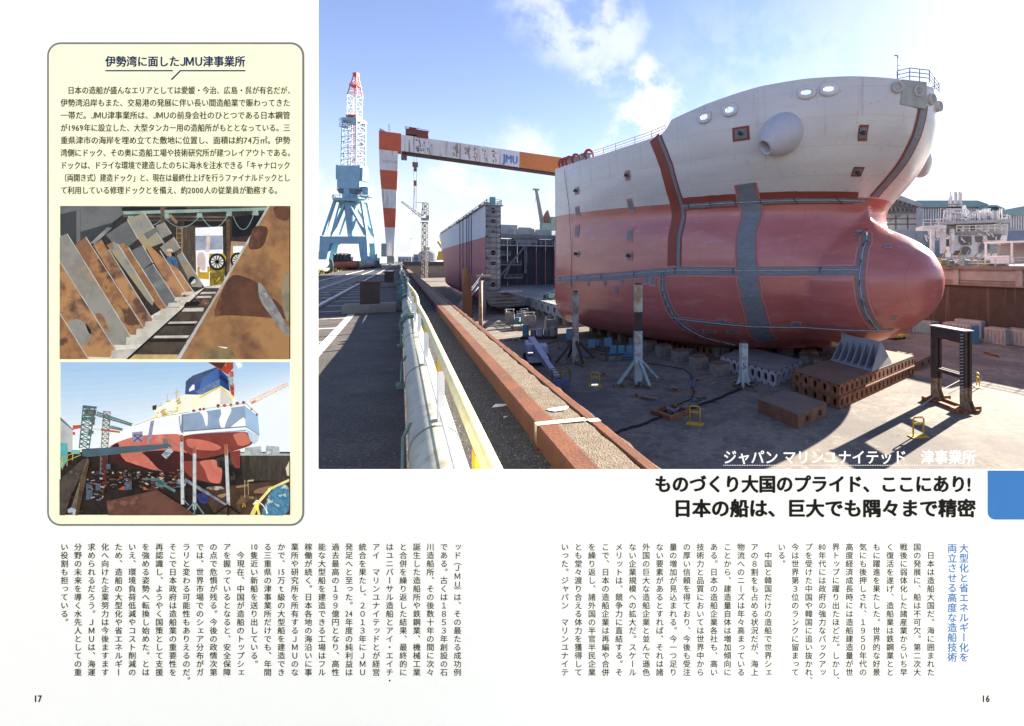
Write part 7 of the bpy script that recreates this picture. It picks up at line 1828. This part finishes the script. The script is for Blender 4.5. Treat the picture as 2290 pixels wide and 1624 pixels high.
P2_('bridge_truss', lat(260, 905, 1080, 840, 62, 30, 26, 7), I('bridge teal', (64, 110, 126), (52, 94, 110)), br_)
P2_('bridge_ladder', [seg(1090, 870, 1020, 945, 60)], I('ladder light', (190, 200, 206), (120, 130, 140), None, 120, .45, .55, (1, 1, 5)), br_)
P2_('quay_edge', [(38, 1160), (260, 965), (310, 950), (240, 1130), (150, 1300), (90, 1500), (38, 1500)], I('quay brown', (84, 74, 66), (62, 54, 50), (150, 130, 110), 26))
P2_('quay_rail', [seg(65, 955, 65, 1060, 10), seg(110, 935, 110, 1030, 10), seg(165, 915, 160, 980, 8), seg(40, 960, 240, 880, 8), seg(40, 1010, 240, 925, 7)], I('rail yellow', (206, 184, 96), (176, 156, 80)))
pipe_ = P2_('quay_pipe', [(130, 1480), (220, 1200), (300, 960), (318, 970), (260, 1220), (200, 1490)], I('pipe tan', (120, 104, 88), (90, 78, 68), (150, 136, 118), 30))
P2_('pipe_bend', [(115, 1440), (150, 1420), (195, 1440), (200, 1500), (165, 1500), (160, 1465), (118, 1470)], I('bend pale', (206, 214, 226), (170, 180, 196)), pipe_)
P2_('dock_timber', [(240, 1150), (310, 960), (320, 980), (280, 1200), (215, 1500), (185, 1500)], I('timber dark', (96, 78, 56), (70, 56, 42)))
P2_('floor_plate', [(480, 1360), (960, 1255), (1340, 1500), (500, 1500)], I('floor plate red', (110, 74, 62), (92, 60, 52), (128, 88, 72), 20))
P2_('rust_pillar', [(440, 930), (490, 930), (480, 1180), (440, 1340)], I('pillar red', (92, 46, 40), (74, 38, 34)))
for poly in ([(290, 1190), (350, 1180), (350, 1340), (290, 1350)], [(650, 1180), (720, 1180), (720, 1250), (650, 1260)], [(940, 1170), (1030, 1180), (1040, 1230), (950, 1220)], [(380, 1200), (430, 1190), (430, 1260), (380, 1260)], [(480, 1010), (520, 1010), (520, 1060), (480, 1060)]):
    P2_('floor_machine', poly, I('machine blue grey', (88, 100, 120), (64, 74, 92), (120, 134, 150), 70))
rnd = random.Random(23)
for nm, cc, n_ in (('bit brown', (104, 74, 54), 46), ('bit grey', (120, 118, 116), 34), ('bit pale', (190, 180, 168), 26), ('bit blue', (84, 108, 132), 16), ('bit rust', (150, 84, 54), 20), ('bit black', (22, 19, 19), 40)):
    polys = []
    for i in range(n_):
        x, y = rnd.uniform(290, 1180), rnd.uniform(1060, 1350)
        if y > 1240 and 480 < x: y -= 150
        a_ = rnd.uniform(-.5, .5); l_ = rnd.uniform(8, 46) * (1.5 if nm == 'bit black' else 1)
        polys.append(seg(x, y, x + l_ * math.cos(a_), y + l_ * math.sin(a_), rnd.uniform(4, 16)))
    P2_('floor_clutter', polys, I(nm, cc))
P2_('orange_base', [[(590, 1250), (650, 1215), (650, 1255)], [(830, 1220), (880, 1250), (830, 1255)]], I('base orange', (186, 92, 58), (160, 78, 50)))
P2_('boom_lift', [seg(900, 1155, 980, 1160, 30), seg(960, 1170, 1130, 1265, 26), ell(985, 1195, 44, 32)], I('lift teal', (104, 136, 146), (80, 110, 120)))
P2_('boom_lift', [seg(1150, 1170, 1230, 1200, 50), seg(1220, 1155, 1440, 1290, 30), seg(1440, 1290, 1620, 1400, 22)], I('lift grey', (140, 144, 158), (96, 100, 118), (190, 190, 198), 50))
P2_('scrap_heap', [(1400, 1230), (1560, 1215), (1600, 1245), (1500, 1260)], I('scrap pale', (196, 186, 172), (110, 96, 84), None, 90))
P2_('blue_cart', [(1330, 1290), (1400, 1285), (1450, 1330), (1430, 1390), (1350, 1370)], I('cart blue', (60, 68, 130), (46, 54, 104), (34, 36, 60), 50))
K_PP = I('prop pale', (206, 210, 210), (180, 182, 182), (150, 130, 112), 40)
for x0, x1, y0, y1, top in ((1190, 1200, 740, 1390, 60), (1312, 1312, 850, 1440, 60), (1608, 1632, 830, 1400, 100)):
    pp = P2_('hull_prop', [seg(x0, y0, x1, y1, 32)], K_PP); P2_('prop_head', [seg(x0, y0 - 6, x0, y0 + top, 30)], I('prop rust', (186, 112, 76), (120, 84, 64)), pp)
P2_('prop_leg', [seg(1200, 1330, 1260, 1400, 10), seg(1310, 1370, 1250, 1440, 14), seg(1320, 1370, 1400, 1480, 16), seg(1315, 1380, 1310, 1500, 14)], I('leg teal', (120, 146, 152), (96, 120, 128)))
P2_('prop_leg', [seg(1630, 1390, 1500, 1480, 16), seg(1630, 1400, 1740, 1480, 16), seg(1630, 1400, 1630, 1500, 14)], K_BLK)
P2_('work_table', [[(1780, 1165), (1870, 1155), (1870, 1170), (1785, 1180)]] + [seg(1785, 1175, 1785, 1330, 5), seg(1815, 1180, 1820, 1300, 5)], I('table tan', (196, 178, 134)))
P2_('dark_scaffold', [seg(1800, 930, 1800, 1200, 20), seg(1770, 1000, 1775, 1160, 8), seg(1810, 1060, 1880, 1140, 8)], I('scaffold dark', (56, 50, 50)))
P2_('yellow_stand', [seg(1770, 1380, 1765, 1420, 8), seg(1785, 1380, 1790, 1415, 8), seg(1760, 1400, 1795, 1398, 6), seg(1765, 1380, 1788, 1380, 6)], K_YEL)
hr = P2_('yellow_handrail', [seg(1850, 1500, 1905, 1380, 40), seg(1900, 1385, 2020, 1250, 26), seg(2010, 1250, 2205, 1160, 24), seg(1890, 1370, 1925, 1500, 24)], I('handrail yellow', (236, 222, 130), (244, 232, 160)))
P2_('net', [(2040, 1240), (2205, 1180), (2205, 1500), (1940, 1500), (1960, 1420)], I('net blue', (90, 146, 176), (58, 112, 146), (206, 214, 206), 60, .42, .56), hr)
P2_('white_rope', [seg(1865, 1390, 1900, 1350, 14), seg(1900, 1350, 1960, 1400, 12), seg(1960, 1400, 2000, 1470, 10), seg(1985, 1390, 1995, 1480, 8)], I('rope white', (236, 232, 228)), hr)
P2_('pale_edge', [(2170, 1050), (2205, 980), (2205, 1120), (2185, 1120)], I('edge cream', (232, 216, 196)))
